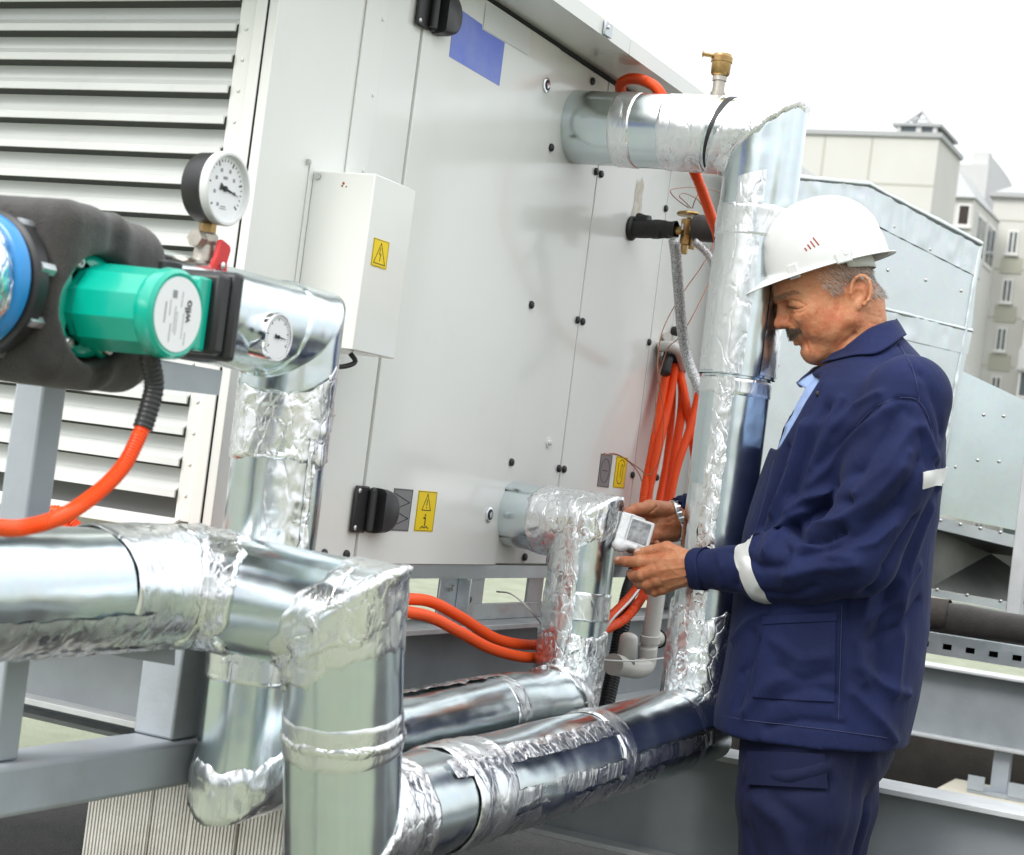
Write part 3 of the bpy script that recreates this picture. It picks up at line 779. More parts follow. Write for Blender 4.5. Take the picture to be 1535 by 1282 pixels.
# bracket legs between cabinet and beam, with bolts
for y in (2.5, 4.35, 5.4):
    br = MB().box((-1.66, y, .9205), (-1.652, y + .12, 1.015)).box((-1.651, y + .112, .9205), (-1.60, y + .12, 1.015)).build('mounting_bracket', 'zinc_sheet', ah, bevel=.0015)
mb = MB().box((-1.615, 3.055, .9205), (-1.6095, 3.215, 1.0155)).build('mounting_bracket', 'zinc_sheet', ah, bevel=.0015)
MB().box((-1.609, 3.130, .9205), (-1.580, 3.136, 1.0155)).build('bracket_rib', 'zinc_sheet', mb, bevel=.001)
for (y, z) in ((3.10, .995), (3.10, .945), (3.175, .97)):
    MB().lathe((-1.6094, y, z), (1, 0, 0), [(0, .010), (.002, .010), (.002, .0075), (.009, .0075)], n=6 if y < 3.15 else 12).build('bolt', 'steel_bolt' if y < 3.15 else 'print_black', mb)
sp = MB().box((-1.640, 3.26, .9205), (-1.634, 4.0, .955)).box((-1.640, 3.26, .955), (-1.634, 3.30, 1.0155)).box((-1.640, 3.52, .955), (-1.634, 3.60, 1.0155)).box((-1.640, 3.80, .955), (-1.634, 4.0, 1.0155)).build('slotted_rail', 'zinc_sheet', ah, bevel=.001)
# ================================================================== insulated pipes in foil and sheet jackets
def jacket(path, r, parent, t0=0, t1=None, m='jacket_sheet', amp=.0012, name='pipe_jacket', **k):
    v, f = runpipe(path, r, t0=t0, t1=t1, disp=dent(amp, 7, 2), **k)
    return mesh_obj(name, v, f, m, parent, smooth=True, angle=50)
def wrap(path, r, parent, t0, t1, m='foil_crumpled', amp=.0035, sc=24, name='foil_wrap', ds=.005, n=110, seed=3, rag=.010, **k):
    v, f = runpipe(path, r, t0=t0, t1=t1, ds=ds, n=n, disp=crumple(amp, sc, seed), **k)
    v = rag_ends(v, n, True, rag=rag, sink=.005 + amp * .5, seed=seed)
    return mesh_obj(name, v, f, m, parent, smooth=True)
def band(path, r, parent, t0, t1, m='foil_tape', amp=.0012, sc=30, name='tape_band', seed=4, n=90, rag=.002, **k):
    v, f = runpipe(path, r, t0=t0, t1=t1, ds=.004, n=n, disp=crumple(amp, sc, seed), **k)
    v = rag_ends(v, n, True, rag=rag, sink=.003, seed=seed)
    return mesh_obj(name, v, f, m, parent, smooth=True)
def strip(path, r, parent, t0, t1, ac, aw, m='foil_fine', amp=.0012, sc=40, seed=6, name='tape_strip', rag=.004):
    """long strip of tape laid along the pipe, wavy edges"""
    v, f = runpipe(path, r, t0=t0, t1=t1, ds=.005, n=26, a0=ac - aw, a1=ac + aw, disp=crumple(amp, sc, seed))
    v = rag_ends(v, 26, False, rag=rag, sink=.0, seed=seed)
    return mesh_obj(name, v, f, m, parent, smooth=True)

# ---- upper pipe: out of the cabinet, down, forward under the man's hands, up and away to the left
RA = .0785
A0, A1, A2 = V(XP - .02, 3.37, 1.995), V(-1.158, 3.37, 1.985), V(-1.158, 3.37, .775)
A3 = V(-1.165, 2.02, .745)
A4 = V(-1.165, 1.955, 1.028)
A5 = V(-1.408, 1.955, 1.036)
A6 = V(-1.408, 1.15, 1.024)
pa = empty('insulated_pipe', 'foil jacketed pipe from upper cabinet outlet, down by the worker, round to bottom left', 'pipe', (-1.16, 3.37, .7))
PA = [A0, A1, A2, A3, A4, A5, A6]
LA = np.concatenate([[0], np.cumsum([np.linalg.norm(PA[i + 1] - PA[i]) for i in range(6)])])
jacket(PA, RA, pa, LA[0], LA[1] - .02, amp=.0006)
RL = RA - .0065
jacket(PA, RA, pa, LA[1] - .02, LA[1] + .495, amp=.0012)
jacket(PA, RL, pa, LA[1] + .485, LA[2], amp=.0012)
jacket(PA, RA + .001, pa, LA[2], LA[3], amp=.0028)
jacket(PA, RA, pa, LA[3], LA[4], amp=.0016)
jacket(PA, RA - .001, pa, LA[4], LA[5], amp=.0016)
jacket(PA, RA, pa, LA[5], LA[6], amp=.002)
# top elbow
band(PA, RA + .0012, pa, .125, .175, amp=.0008)
band(PA, RA + .0016, pa, .235, .345, amp=.0009, sc=22)
MB().add(*runpipe(PA, RA + .0008, t0=.352, t1=.362, n=48)).build('dark_gap', 'black_tape', pa, smooth=True)
wrap(PA, RA + .002, pa, .365, LA[1] + .012, amp=.0010, sc=20, m='foil_tape', name='elbow_wrap', rag=.02)
wrap(PA, RA + .0035, pa, LA[1] - .028, LA[1] + .012, amp=.0018, sc=34, m='foil_fine', name='foil_wrap', rag=.012)
band(PA, RA + .003, pa, LA[1] + .15, LA[1] + .215, amp=.0016, sc=26)
band(PA, RL + .0012, pa, LA[1] + .50, LA[1] + .535, amp=.0008)
# angles: find the angle that faces the camera on the vertical run
def ang_facing(path, i, direction, r=.08):
    """angle (for runpipe) on segment i whose outward normal is nearest to the given direction"""
    best = None
    L = sum(np.linalg.norm(V(*path[k + 1]) - V(*path[k])) for k in range(i)) + .5 * np.linalg.norm(V(*path[i + 1]) - V(*path[i]))
    v, f = runpipe(path, 1e-4, t0=L - .001, t1=L + .001, n=72)
    d = (v[:72] - v[:72].mean(0)); d /= np.linalg.norm(d, axis=1)[:, None]
    return 2 * math.pi * int(np.argmax(d @ unit(direction))) / 72
TOCAM = -FWD
a = ang_facing(PA, 1, TOCAM - .35 * RGT)
strip(PA, RA + .0022, pa, LA[1] + .09, LA[1] + .493, a, .38, amp=.0010, m='foil_tape')
strip(PA, RL + .0024, pa, LA[1] + .50, LA[2] - .16, a + .05, .26, amp=.0014, m='foil_fine')
strip(PA, RA + .0018, pa, LA[1] + .19, LA[1] + .49, a + .62, .42, m='foil_tape', amp=.0008)
strip(PA, RL + .0018, pa, LA[1] + .72, LA[2] - .20, a + .52, .20, m='foil_tape', amp=.0008)
aR = ang_facing(PA, 1, RGT + .62 * TOCAM)
strip(PA, RA + .0014, pa, LA[1] + .21, LA[1] + .49, aR, .55, m='foil_tape', amp=.0010)
wrap(PA, RL + .0035, pa, LA[2] - .24, LA[2] + .03, amp=.0026, sc=34, name='elbow_wrap', rag=.02)
# run towards the viewer
band(PA, RA + .0024, pa, LA[2] + .13, LA[2] + .16, amp=.0014)
band(PA, RA + .0026, pa, LA[2] + .50, LA[2] + .56, amp=.0018, m='foil_tape')
band(PA, RA + .0030, pa, LA[2] + .97, LA[2] + 1.10, amp=.0030, m='foil_tape', sc=22)
a = ang_facing(PA, 2, TOCAM + .15 * UPV)
strip(PA, RA + .0030, pa, LA[2] + .10, LA[2] + 1.1, a - .35, .18, m='foil_tape', amp=.0016)
strip(PA, RA + .0032, pa, LA[2] + .55, LA[2] + 1.15, a + .55, .20, m='foil_fine', amp=.0020)
strip(PA, RA + .0026, pa, LA[2] + .35, LA[2] + 1.0, a - .95, .32, m='foil_tape', amp=.0020)
wrap(PA, RA + .004, pa, LA[3] - .13, LA[3] + .003, amp=.0030, sc=24, name='elbow_wrap', seed=11)
# near riser
band(PA, RA + .0015, pa, LA[4] - .18, LA[4] - .125, amp=.0008)
band(PA, RA + .0028, pa, LA[4] - .165, LA[4] - .150, amp=.0030, m='foil_crumpled')
wrap(PA, RA + .0035, pa, LA[4] - .050, LA[4] + .012, amp=.0026, sc=30, m='foil_fine', name='elbow_wrap', seed=21, rag=.02)
band(PA, RA + .002, pa, LA[4] - .07, LA[4] + .05, amp=.0012, seed=22, rag=.012)
# elbow at the left
wrap(PA, RA + .004, pa, LA[5] - .075, LA[5] + .05, amp=.0032, sc=30, m='foil_fine', name='elbow_wrap', seed=31, rag=.02)
band(PA, RA + .0025, pa, LA[5] + .03, LA[5] + .22, amp=.0026, m='foil_tape', seed=8)
a = ang_facing(PA, 5, TOCAM - .35 * UPV)
strip(PA, RA + .003, pa, LA[5] + .1, LA[6] - .1, a, .40, m='foil_tape', amp=.0030, sc=20)
strip(PA, RA + .0045, pa, LA[5] + .1, LA[6] - .1, a - .42, .12, m='foil_fine', amp=.0036, sc=30)

# ---- lower pipe
RB = .068
B0, B1, B2, B3 = V(XP - .02, 3.29, 1.153), V(-1.412, 3.285, 1.148), V(-1.412, 3.285, .795), V(-1.412, 2.135, .765)
B4 = V(-1.412, 2.125, 1.405)
LDIR = V(0, -1, 0)
B5 = B4 + LDIR * .55
pb = empty('insulated_pipe', 'foil jacketed pipe from the lower cabinet outlet rising to the green pump', 'pipe', (-1.41, 3.28, .7))
PB = [B0, B1, B2, B3, B4, B5]
LB = np.concatenate([[0], np.cumsum([np.linalg.norm(PB[i + 1] - PB[i]) for i in range(5)])])
jacket(PB, RB, pb, 0, LB[1], amp=.0004)
jacket(PB, RB, pb, LB[1], LB[2], amp=.0012)
jacket(PB, RB, pb, LB[2], LB[3], amp=.0028)
jacket(PB, RB, pb, LB[3], LB[4], amp=.0012)
jacket(PB, RB, pb, LB[4], LB[5], amp=.0010)
wrap(PB, RB + .003, pb, .085, LB[1] + .055, amp=.0028, sc=40, m='foil_fine', name='elbow_wrap', seed=41)
a = ang_facing(PB, 1, TOCAM - .8 * RGT)
strip(PB, RB + .003, pb, LB[1] + .03, LB[2] - .04, a, .55, m='foil_fine', amp=.0022)
band(PB, RB + .002, pb, LB[1] + .13, LB[1] + .19, amp=.0012)
wrap(PB, RB + .0035, pb, LB[2] - .14, LB[2] + .05, amp=.0028, sc=36, m='foil_crumpled', name='elbow_wrap', seed=43)
band(PB, RB + .0026, pb, LB[2] + .30, LB[2] + .36, amp=.0022, m='foil_tape')
a = ang_facing(PB, 2, UPV)
strip(PB, RB + .003, pb, LB[2] + .33, LB[2] + .9, a + .3, .5, m='foil_tape', amp=.0022)
wrap(PB, RB + .0035, pb, LB[3] - .10, LB[3] + .045, amp=.0035, sc=22, m='foil_tape', name='elbow_wrap', seed=45)
band(PB, RB + .0015, pb, LB[3] + .13, LB[3] + .235, amp=.0006)
wrap(PB, RB + .0015, pb, LB[3] + .16, LB[3] + .20, amp=.0022, sc=30, m='foil_fine', seed=47)
wrap(PB, RB + .0030, pb, LB[4] - .19, LB[4] - .045, amp=.0024, sc=38, m='foil_fine', name='elbow_wrap', seed=49)
wrap(PB, RB + .0030, pb, LB[4] - .07, LB[4] + .07, amp=.0008, sc=16, m='jacket_sheet', name='elbow_wrap', seed=50)
a = ang_facing(PB, 3, TOCAM + .1 * RGT)
strip(PB, RB + .002, pb, LB[3] + .30, LB[4] - .18, a + .25, .42, m='foil_tape', amp=.0022)
strip(PB, RB + .003, pb, LB[3] + .30, LB[4] - .15, a + .75, .10, m='foil_crumpled', amp=.0040)

# ---- brass air vent standing on the upper elbow
tp = onY(1077, 132, 3.37); tx = tp[0]
av = empty('air_vent_valve', 'brass automatic air vent on a grey threaded stub on the upper pipe', 'valve', (tx, 3.37, 2.06))
MB().lathe((tx, 3.37, 2.055), (0, 0, 1), [(0, .013), (.012, .013), (.012, .0155), (.021, .0155), (.021, .0125), (.045, .0125), (.045, .015), (.054, .015)], n=20).build('threaded_stub', 'dull_nickel', av, smooth=True, angle=35)
MB().lathe((tx, 3.37, 2.109), (0, 0, 1), [(0, .013), (.004, .0185), (.008, .020), (.030, .0205), (.030, .0225), (.041, .0225), (.043, .020), (.047, .019)], n=26).build('valve_body', 'brass', av, smooth=True, angle=35)
MB().cyl((tx - .012, 3.362, 2.150), (tx - .034, 3.350, 2.151), .0045, n=12).cyl((tx - .034, 3.350, 2.151), (tx - .037, 3.3485, 2.151), .0065, n=12).build('vent_nozzle', 'brass', av, smooth=True, angle=40)

# ---- thermometer dial on the top pipe
tc_ = V(-1.328, 1.962, 1.385)
nrm = V(1.0, 0, 0)
td = empty('dial_thermometer', 'small round white dial thermometer set into the silver pipe beside the pump', 'thermometer', tuple(tc_))
R_ = .0335
base = tc_ - nrm * .012
MB().lathe(base, nrm, [(-.03, R_ * .9), (0, R_), (.012, R_), (.014, R_ * .97), (.014, R_ * .90), (.0115, R_ * .88)], n=40, cap1=False).build('case', 'chrome', td, smooth=True, angle=35)
MB().lathe(base, nrm, [(.011, R_ * .9), (.0116, R_ * .88)], n=40).build('dial', 'dial_white', td)
def dial_marks(c, nr, R, up, n_t, ang0, ang1, needle, parent, name='scale_marks', nm='needle'):
    up = unit(up - nr * np.dot(up, nr)); rt = np.cross(up, nr)
    m_ = MB()
    for k in range(n_t):
        t = ang0 + (ang1 - ang0) * k / (n_t - 1); d = math.sin(t) * rt + math.cos(t) * up; e = np.cross(nr, d)
        lng = .16 if k % 5 == 0 else .08
        m_.obox(c + d * R * (.92 - lng / 2), d * R * lng / 2, e * R * (.016 if k % 5 else .028), nr * .0001)
    m_.build(name, 'print_black', parent)
    m_ = MB(); d = math.sin(needle) * rt + math.cos(needle) * up; e = np.cross(nr, d)
    m_.prism([c + nr * .001 + d * R * .8, c + nr * .001 + e * R * .05 - d * R * .1, c + nr * .001 - d * R * .26 + e * R * .12, c + nr * .001 - d * R * .26 - e * R * .12, c + nr * .001 - e * R * .05 - d * R * .1], nr * .0006)
    m_.cyl(c + nr * .0006, c + nr * .0026, R * .09, n=14)
    m_.build(nm, 'print_black', parent)
dial_marks(base + nrm * .0117, nrm, R_ * .86, UPV, 31, math.radians(-120), math.radians(120), math.radians(98), td)

# ---- pressure gauge with ball valve
gc = V(-1.374, 1.862, 1.566)
gn = V(1.0, 0, 0)
G = .0475
pg = empty('pressure_gauge', 'round black cased pressure gauge with white dial above the red valve lever', 'gauge', tuple(gc))
gb = gc - gn * .034
MB().lathe(gb, gn, [(-.003, G * .93), (0, G * .97), (.030, G * .99)], n=48).build('case', 'black_plastic', pg, smooth=True, angle=35)
MB().lathe(gb, gn, [(.0301, G * 1.03), (.040, G * 1.035), (.042, G * 1.0), (.042, G * .93), (.034, G * .91)], n=48, cap0=True, cap1=False).build('bezel', 'white_plastic', pg, smooth=True, angle=35)
MB().lathe(gb, gn, [(.0335, G * .92), (.0345, G * .91)], n=48).build('dial', 'dial_white', pg)
dial_marks(gb + gn * .0347, gn, G * .88, UPV, 26, math.radians(-130), math.radians(130), math.radians(103), pg)
m_ = MB()
gup = unit(UPV - gn * np.dot(UPV, gn)); grt = np.cross(gup, gn)
for (a, b, w, h) in ((0, .33, .10, .04), (-.02, -.55, .12, .015), (-.02, -.62, .16, .012), (-.45, .3, .05, .05), (.45, .3, .05, .05), (-.5, -.12, .05, .05), (.52, -.1, .05, .05), (-.30, -.5, .05, .05), (-.22, .55, .05, .05), (.22, .55, .05, .05)):
    m_.obox(gb + gn * .0347 + grt * a * G * .9 + gup * b * G * .9, grt * w * G, gup * h * G, gn * .0001)
m_.build('dial_print', 'print_grey', pg)
# stem: brass, nickel valve body, red lever
SX, SY = -1.40, 1.872
bv = empty('ball_valve', 'small nickel ball valve with red lever under the pressure gauge', 'valve', (SX, SY, 1.46))
MB().cyl((SX, SY, 1.527), (SX, SY, 1.508), .0115, n=6).cyl((SX, SY, 1.53), (SX, SY, 1.527), .006, n=12).build('brass_nut', 'brass', bv)
MB().lathe((SX, SY, 1.508), (0, 0, -1), [(0, .012), (.003, .0155), (.012, .0165), (.017, .013), (.026, .0145), (.038, .0155), (.044, .011), (.052, .012), (.070, .012)], n=18).build('valve_body', 'dull_nickel', bv, smooth=True, angle=35)
MB().cyl((SX, SY, 1.497), (SX, SY - .026, 1.497), .012, n=6).build('side_plug', 'dull_nickel', bv)
hc = V(SX + .020, SY + .004, 1.470)
hd = unit(V(0, .25, 1)); hs = unit(V(0, 1, -.25)); hn = V(1, 0, 0)
outl = [(-.022, -.006), (-.020, .010), (-.012, .0135), (.004, .011), (.024, .012), (.028, .009), (.027, -.006), (.022, -.009), (.004, -.009), (-.010, -.014), (-.018, -.013)]
lv = MB().prism([hc + hd * a * 1.02 - hs * b * 1.25 for a, b in outl], hn * .008).build('lever', 'red_enamel', bv, bevel=.0018)
MB().lathe(hc + hn * .008 - hd * .004, hn, [(0, .005), (.003, .005), (.004, .003)], n=14).build('lever_screw', 'chrome', lv, smooth=True, angle=40)
MB().cyl(hc, hc - hn * .024, .008, n=14).build('valve_spindle', 'dull_nickel', bv)

# ---- circulation pump
Ld = LDIR; Md = V(1.0, 0, 0); Zd = V(0, 0, 1)
C0 = V(-1.412, 1.60, 1.385)
mo = V(-1.350, 1.590, 1.374)                      # where the motor leaves the housing
cp = empty('circulation_pump', 'green circulation pump motor with white name plate, clamped in black foam', 'pump', tuple(C0))
def mpt(h, a=0, b=0): return mo + Md * h + Ld * a + Zd * b
r8 = .0500
n8 = 11
prof = [(-.03, r8 * .95), (.020, r8 * .98), (.026, r8 * 1.03), (.112, r8 * 1.0)]
MB().lathe(mo, Md, prof, n=n8, twist=math.radians(15)).build('motor_housing', 'teal_enamel', cp)
MB().lathe(mo, Md, [(.1122, r8 * 1.0), (.120, r8 * 1.05), (.132, r8 * 1.03), (.136, r8 * .94), (.1345, r8 * .87)], n=40).build('motor_cap', 'teal_enamel', cp, smooth=True, angle=40)
MB().lathe(mo, Md, [(.1346, r8 * .86), (.1360, r8 * .855)], n=40).build('name_plate', 'dial_white', cp)
MB().lathe(mo, Md, [(-.006, r8 * 1.20), (.006, r8 * 1.20), (.012, r8 * 1.05)], n=32).build('flange_ring', 'teal_enamel', cp, smooth=True, angle=40)
for sa, sb in ((1, 1), (1, -1), (-1, 1), (-1, -1)):
    e = unit(Ld * sa * .75 + Zd * sb); f_ = np.cross(e, Md)
    MB().prism([mpt(-.004) + e * .025 + f_ * .030, mpt(-.004) + e * .064 + f_ * .011, mpt(-.004) + e * .069, mpt(-.004) + e * .064 - f_ * .011, mpt(-.004) + e * .025 - f_ * .030], Md * .016).build('flange_lug', 'teal_enamel', cp, bevel=.003)
    MB().lathe(mpt(.012) + e * .058, Md, [(0, .0075), (.004, .0072), (.006, .0055), (.006, .003), (.003, .0028)], n=16).build('flange_bolt', 'steel_bolt', cp, smooth=True, angle=40)
# terminal box (black) hanging on the far-right side of the motor, with a green collar
tb = -Ld
MB().obox(mpt(.103) + tb * .052 + Zd * .007, Md * .028, tb * .012, Zd * .043).build('box_collar', 'teal_enamel', cp, bevel=.003)
MB().obox(mpt(.092) + tb * .076 + Zd * .010, Md * .050, tb * .012, Zd * .048).build('terminal_box', 'black_plastic', cp, bevel=.006)
MB().obox(mpt(.092) + tb * .098 + Zd * .010, Md * .054, tb * .0095, Zd * .053).build('terminal_lid', 'black_plastic', cp, bevel=.006)
MB().lathe(mpt(.085) + tb * .040 + Zd * .044, Zd, [(0, .014), (.018, .014), (.020, .012)], n=20).build('blank_plug', 'black_plastic', cp, smooth=True, angle=40)
# printing on the name plate
pm = MB(); px_ = unit(np.cross(Zd, Md)); pz_ = np.cross(Md, px_)
pr = mpt(.1361)
pxr = px_ if np.dot(px_, RGT) > 0 else -px_
for (a, b, w, h) in ((-.010, .022, .005, .006), (-.024, 0, .0012, .016), (-.012, -.022, .0008, .014), (-.006, -.006, .0006, .020), (-.002, -.010, .0006, .018), (.004, .018, .0006, .012), (-.016, .006, .0006, .012), (.016, -.026, .0006, .010), (.010, -.012, .0005, .020)):
    pm.obox(pr + pxr * a + Zd * b, pxr * w / 2 * 1.6, Zd * h / 2 * 1.5, Md * .0002)
pm.build('plate_text', 'print_grey', cp)
tx_ = bpy.data.curves.new('plate_logo', 'FONT'); tx_.body = 'wilo'; tx_.size = .016; tx_.extrude = .0002; tx_.align_x = 'CENTER'; tx_.align_y = 'CENTER'; tx_.space_character = .95
tx_.materials.append(MATS['print_black']); tx_.offset = .0002
to = bpy.data.objects.new('plate_logo', tx_); COL.objects.link(to); to.parent = cp
_m = Matrix((tuple(Zd) , tuple(-pxr), tuple(np.cross(Zd, -pxr)))).transposed().to_4x4()
_mm = Matrix.Translation(Vector(pr + pxr * .017 + Zd * .006 + Md * .0004 - LOC[cp.name])) @ _m
bpy.context.view_layer.update()
_me = bpy.data.meshes.new_from_object(to.evaluated_get(bpy.context.evaluated_depsgraph_get())); _me.transform(_mm)
bpy.data.objects.remove(to); tl_ = bpy.data.objects.new('plate_logo', _me); COL.objects.link(tl_); tl_.parent = cp
# ================================================================== signed distance modelling (organic shapes)
def s_ell(c, ax, r):
    c = V(*c); A = np.array([unit(a) for a in ax]); r = V(*r)
    def f(p):
        q = (p - c) @ A.T; k0 = np.linalg.norm(q / r, axis=1); k1 = np.linalg.norm(q / (r * r), axis=1) + 1e-9
        return k0 * (k0 - 1.0) / k1
    f.c = c; f.r = float(max(r)); return f
def s_cone(a, b, ra, rb, ax=None, sq=1.0):
    """round cone between two joints; ax/sq squash it along an axis"""
    a, b = V(*a), V(*b); ba = b - a; l2 = np.dot(ba, ba) + 1e-12
    if ax is not None: ax = unit(ax)
    def f(p):
        pa = p - a; h = np.clip(pa @ ba / l2, 0, 1)
        d = pa - h[:, None] * ba
        if ax is not None:
            t = d @ ax; d = d + (t * (1.0 / sq - 1))[:, None] * ax
        r = ra + (rb - ra) * h
        q = np.linalg.norm(d, axis=1) - r
        return q * (min(1, sq) if ax is not None else 1)
    f.c = (a + b) / 2; f.r = float(np.linalg.norm(ba) / 2 + max(ra, rb) * max(1, sq)); return f
def s_box(c, ax, h, rd):
    c = V(*c); A = np.array([unit(a) for a in ax]); h = V(*h) - rd
    def f(p):
        q = np.abs((p - c) @ A.T) - h
        return np.linalg.norm(np.maximum(q, 0), axis=1) + np.minimum(q.max(1), 0) - rd
    f.c = c; f.r = float(np.linalg.norm(h) + rd); return f
def smin(a, b, k):
    h = np.clip(0.5 + 0.5 * (b - a) / k, 0, 1); return b + (a - b) * h - k * h * (1 - h)
def smax(a, b, k): return -smin(-a, -b, k)
class Body:
    """ordered list of primitives; each is added (+) or carved (-) with its own blend radius"""
    def __init__(s): s.p = []
    def add(s, f, k=0.01): s.p.append((1, f, k)); return s
    def cut(s, f, k=0.005): s.p.append((-1, f, k)); return s
    def __call__(s, p, cull=None):
        d = np.full(len(p), 1.0)
        for sg, f, k in s.p:
            if cull is not None and np.linalg.norm(f.c - cull[0]) > f.r + cull[1] + k * 2 + 0.005 and True:
                if sg == 1:
                    continue
                continue
            q = f(p)
            d = smin(d, q, k) if sg == 1 else smax(d, -q, k)
        return d
def surface(fn, lo, hi, h, B=14):
    """surface nets on a sparse set of blocks; fn(points, cull=(centre, radius))"""
    lo, hi = V(*lo), V(*hi)
    nb = np.ceil((hi - lo) / (h * B)).astype(int)
    half = h * B * math.sqrt(3) / 2
    g = np.arange(B + 1) * h
    lat = np.stack(np.meshgrid(g, g, g, indexing='ij'), -1).reshape(-1, 3)
    dims = nb * B + 2
    keys, vert = [], []
    quads = []
    cs = np.stack(np.meshgrid(*[np.arange(n) for n in nb], indexing='ij'), -1).reshape(-1, 3)
    cen = lo + (cs + .5) * B * h
    dc = fn(cen)
    act = cs[np.abs(dc) < half * 1.7 + 0.01]
    def key(i, j, k): return (i.astype(np.int64) * dims[1] + j) * dims[2] + k
    for c in act:
        org = lo + c * B * h
        d = fn(org + lat, (org + B * h / 2, half)).reshape(B + 1, B + 1, B + 1)
        if d.min() > 0 or d.max() < 0: continue
        ins = d < 0
        # cells
        corner = [ins[a:B + a, b:B + b, e:B + e] for a in (0, 1) for b in (0, 1) for e in (0, 1)]
        sm = sum(x.astype(int) for x in corner)
        I = np.argwhere((sm > 0) & (sm < 8))
        if len(I) == 0: continue
        acc = np.zeros((len(I), 3)); cnt = np.zeros(len(I))
        for a in range(3):
            for u in (0, 1):
                for w in (0, 1):
                    o0 = [0, 0, 0]; o0[(a + 1) % 3] = u; o0[(a + 2) % 3] = w
                    o1 = list(o0); o1[a] = 1
                    d0 = d[I[:, 0] + o0[0], I[:, 1] + o0[1], I[:, 2] + o0[2]]; d1 = d[I[:, 0] + o1[0], I[:, 1] + o1[1], I[:, 2] + o1[2]]
                    mk = (d0 < 0) != (d1 < 0)
                    t = np.where(mk, d0 / np.where(np.abs(d0 - d1) < 1e-12, 1, d0 - d1), 0)
                    pt = np.tile(np.array(o0, float), (len(I), 1)); pt[:, a] = t
                    acc += np.where(mk[:, None], pt, 0); cnt += mk
        vv = org + (I + acc / cnt[:, None]) * h
        G = I + c * B
        keys.append(key(G[:, 0] + 1, G[:, 1] + 1, G[:, 2] + 1)); vert.append(vv)
        for a in range(3):
            b_, c_ = (a + 1) % 3, (a + 2) % 3
            sl0 = [slice(0, B)] * 3; sl1 = [slice(0, B)] * 3; sl1[a] = slice(1, B + 1)
            e0 = ins[tuple(sl0)]; e1 = ins[tuple(sl1)]
            J = np.argwhere(e0 != e1)
            if len(J) == 0: continue
            flip = e0[J[:, 0], J[:, 1], J[:, 2]]
            Gj = J + c * B + 1
            q = []
            for (u, w) in ((0, 0), (-1, 0), (-1, -1), (0, -1)):
                o = Gj.copy(); o[:, b_] += u; o[:, c_] += w; q.append(key(o[:, 0], o[:, 1], o[:, 2]))
            q = np.stack(q, 1); q[~flip] = q[~flip][:, ::-1]
            quads.append(q)
    if not keys: return np.zeros((0, 3)), np.zeros((0, 4), int)
    keys = np.concatenate(keys); vert = np.concatenate(vert); quads = np.concatenate(quads)
    order = np.argsort(keys); ks = keys[order]
    pos = np.searchsorted(ks, quads); pos = np.clip(pos, 0, len(ks) - 1)
    ok = (ks[pos] == quads).all(1)
    return vert, order[pos[ok]]
def smooth_mesh(v, f, it=2, lam=0.5):
    f = np.asarray(f); e = np.concatenate([f[:, [0, 1]], f[:, [1, 2]], f[:, [2, 3]], f[:, [3, 0]]])
    n = len(v)
    for _ in range(it):
        s = np.zeros_like(v); c = np.zeros(n)
        np.add.at(s, e[:, 0], v[e[:, 1]]); np.add.at(c, e[:, 0], 1); np.add.at(s, e[:, 1], v[e[:, 0]]); np.add.at(c, e[:, 1], 1)
        v = v + lam * (s / np.maximum(c, 1)[:, None] - v)
    return v
def vnormals(v, f):
    f = np.asarray(f); a, b, c, d = (v[f[:, i]] for i in range(4))
    fn_ = np.cross(c - a, d - b); n = np.zeros_like(v)
    for i in range(4): np.add.at(n, f[:, i], fn_)
    return n / (np.linalg.norm(n, axis=1)[:, None] + 1e-12)
def np_mesh(name, v, f, material, parent=None, label=None, smooth=True):
    """fast path for big meshes"""
    off = _wloc(parent)
    me = bpy.data.meshes.new(name)
    v = np.asarray(v, float) - off; f = np.asarray(f)
    me.vertices.add(len(v)); me.vertices.foreach_set('co', v.astype(np.float32).ravel())
    k = f.shape[1]
    me.loops.add(len(f) * k); me.loops.foreach_set('vertex_index', f.astype(np.int32).ravel())
    me.polygons.add(len(f)); me.polygons.foreach_set('loop_start', np.arange(0, len(f) * k, k, dtype=np.int32))
    me.polygons.foreach_set('use_smooth', [smooth] * len(f))
    me.update(calc_edges=True)
    for mm in (material if isinstance(material, (list, tuple)) else [material]): me.materials.append(MATS[mm])
    o = bpy.data.objects.new(name, me); COL.objects.link(o)
    if parent: o.parent = parent
    LOC[o.name] = off
    if label: o['label'] = label
    return o
# ================================================================== foam shell, flanges and supports round the pump
Cs = V(-1.412, 1.61, 1.383)
bd = Body()
bd.add(s_box(Cs + Ld * .035, (Ld, Md, Zd), (.065, .090, .107), .028))
bd.add(s_box(Cs - Ld * .045 + Md * .004, (Ld, Md, Zd), (.070, .084, .104), .045), .012)
bd.cut(s_cone(Cs + Ld * .012 + Md * .094 - Zd * .13, Cs + Ld * .012 + Md * .094 + Zd * .13, .007, .007), .018)
bd.cut(s_cone(Cs + Ld * .012 - Md * .085 + Zd * .112, Cs + Ld * .012 + Md * .085 + Zd * .112, .005, .005), .018)
bd.cut(s_cone(V(-1.355, 1.590, 1.371), V(-1.2, 1.590, 1.371), .064, .064), .010)
v, f = surface(lambda p, cull=None: bd(p), Cs - .2, Cs + .2, .0042)
v = v + vnormals(v, f) * (0.0003 * fbm(v * 90, 2, 4))[:, None]
np_mesh('foam_shell', v, f, 'black_foam', cp)
fc = V(-1.412, 1.480, 1.383)
nf_ = 56
MB().lathe(fc - Ld * .026, Ld, [(0, .078), (.004, .083), (.020, .083), (.024, .078)], n=nf_).build('flange', 'black_plastic', cp, smooth=True, angle=40)
MB().lathe(fc, Ld, [(0, .075), (.003, .079), (.015, .078), (.019, .074), (.019, .066)], n=nf_).build('blue_ring', 'blue_enamel', cp, smooth=True, angle=50)
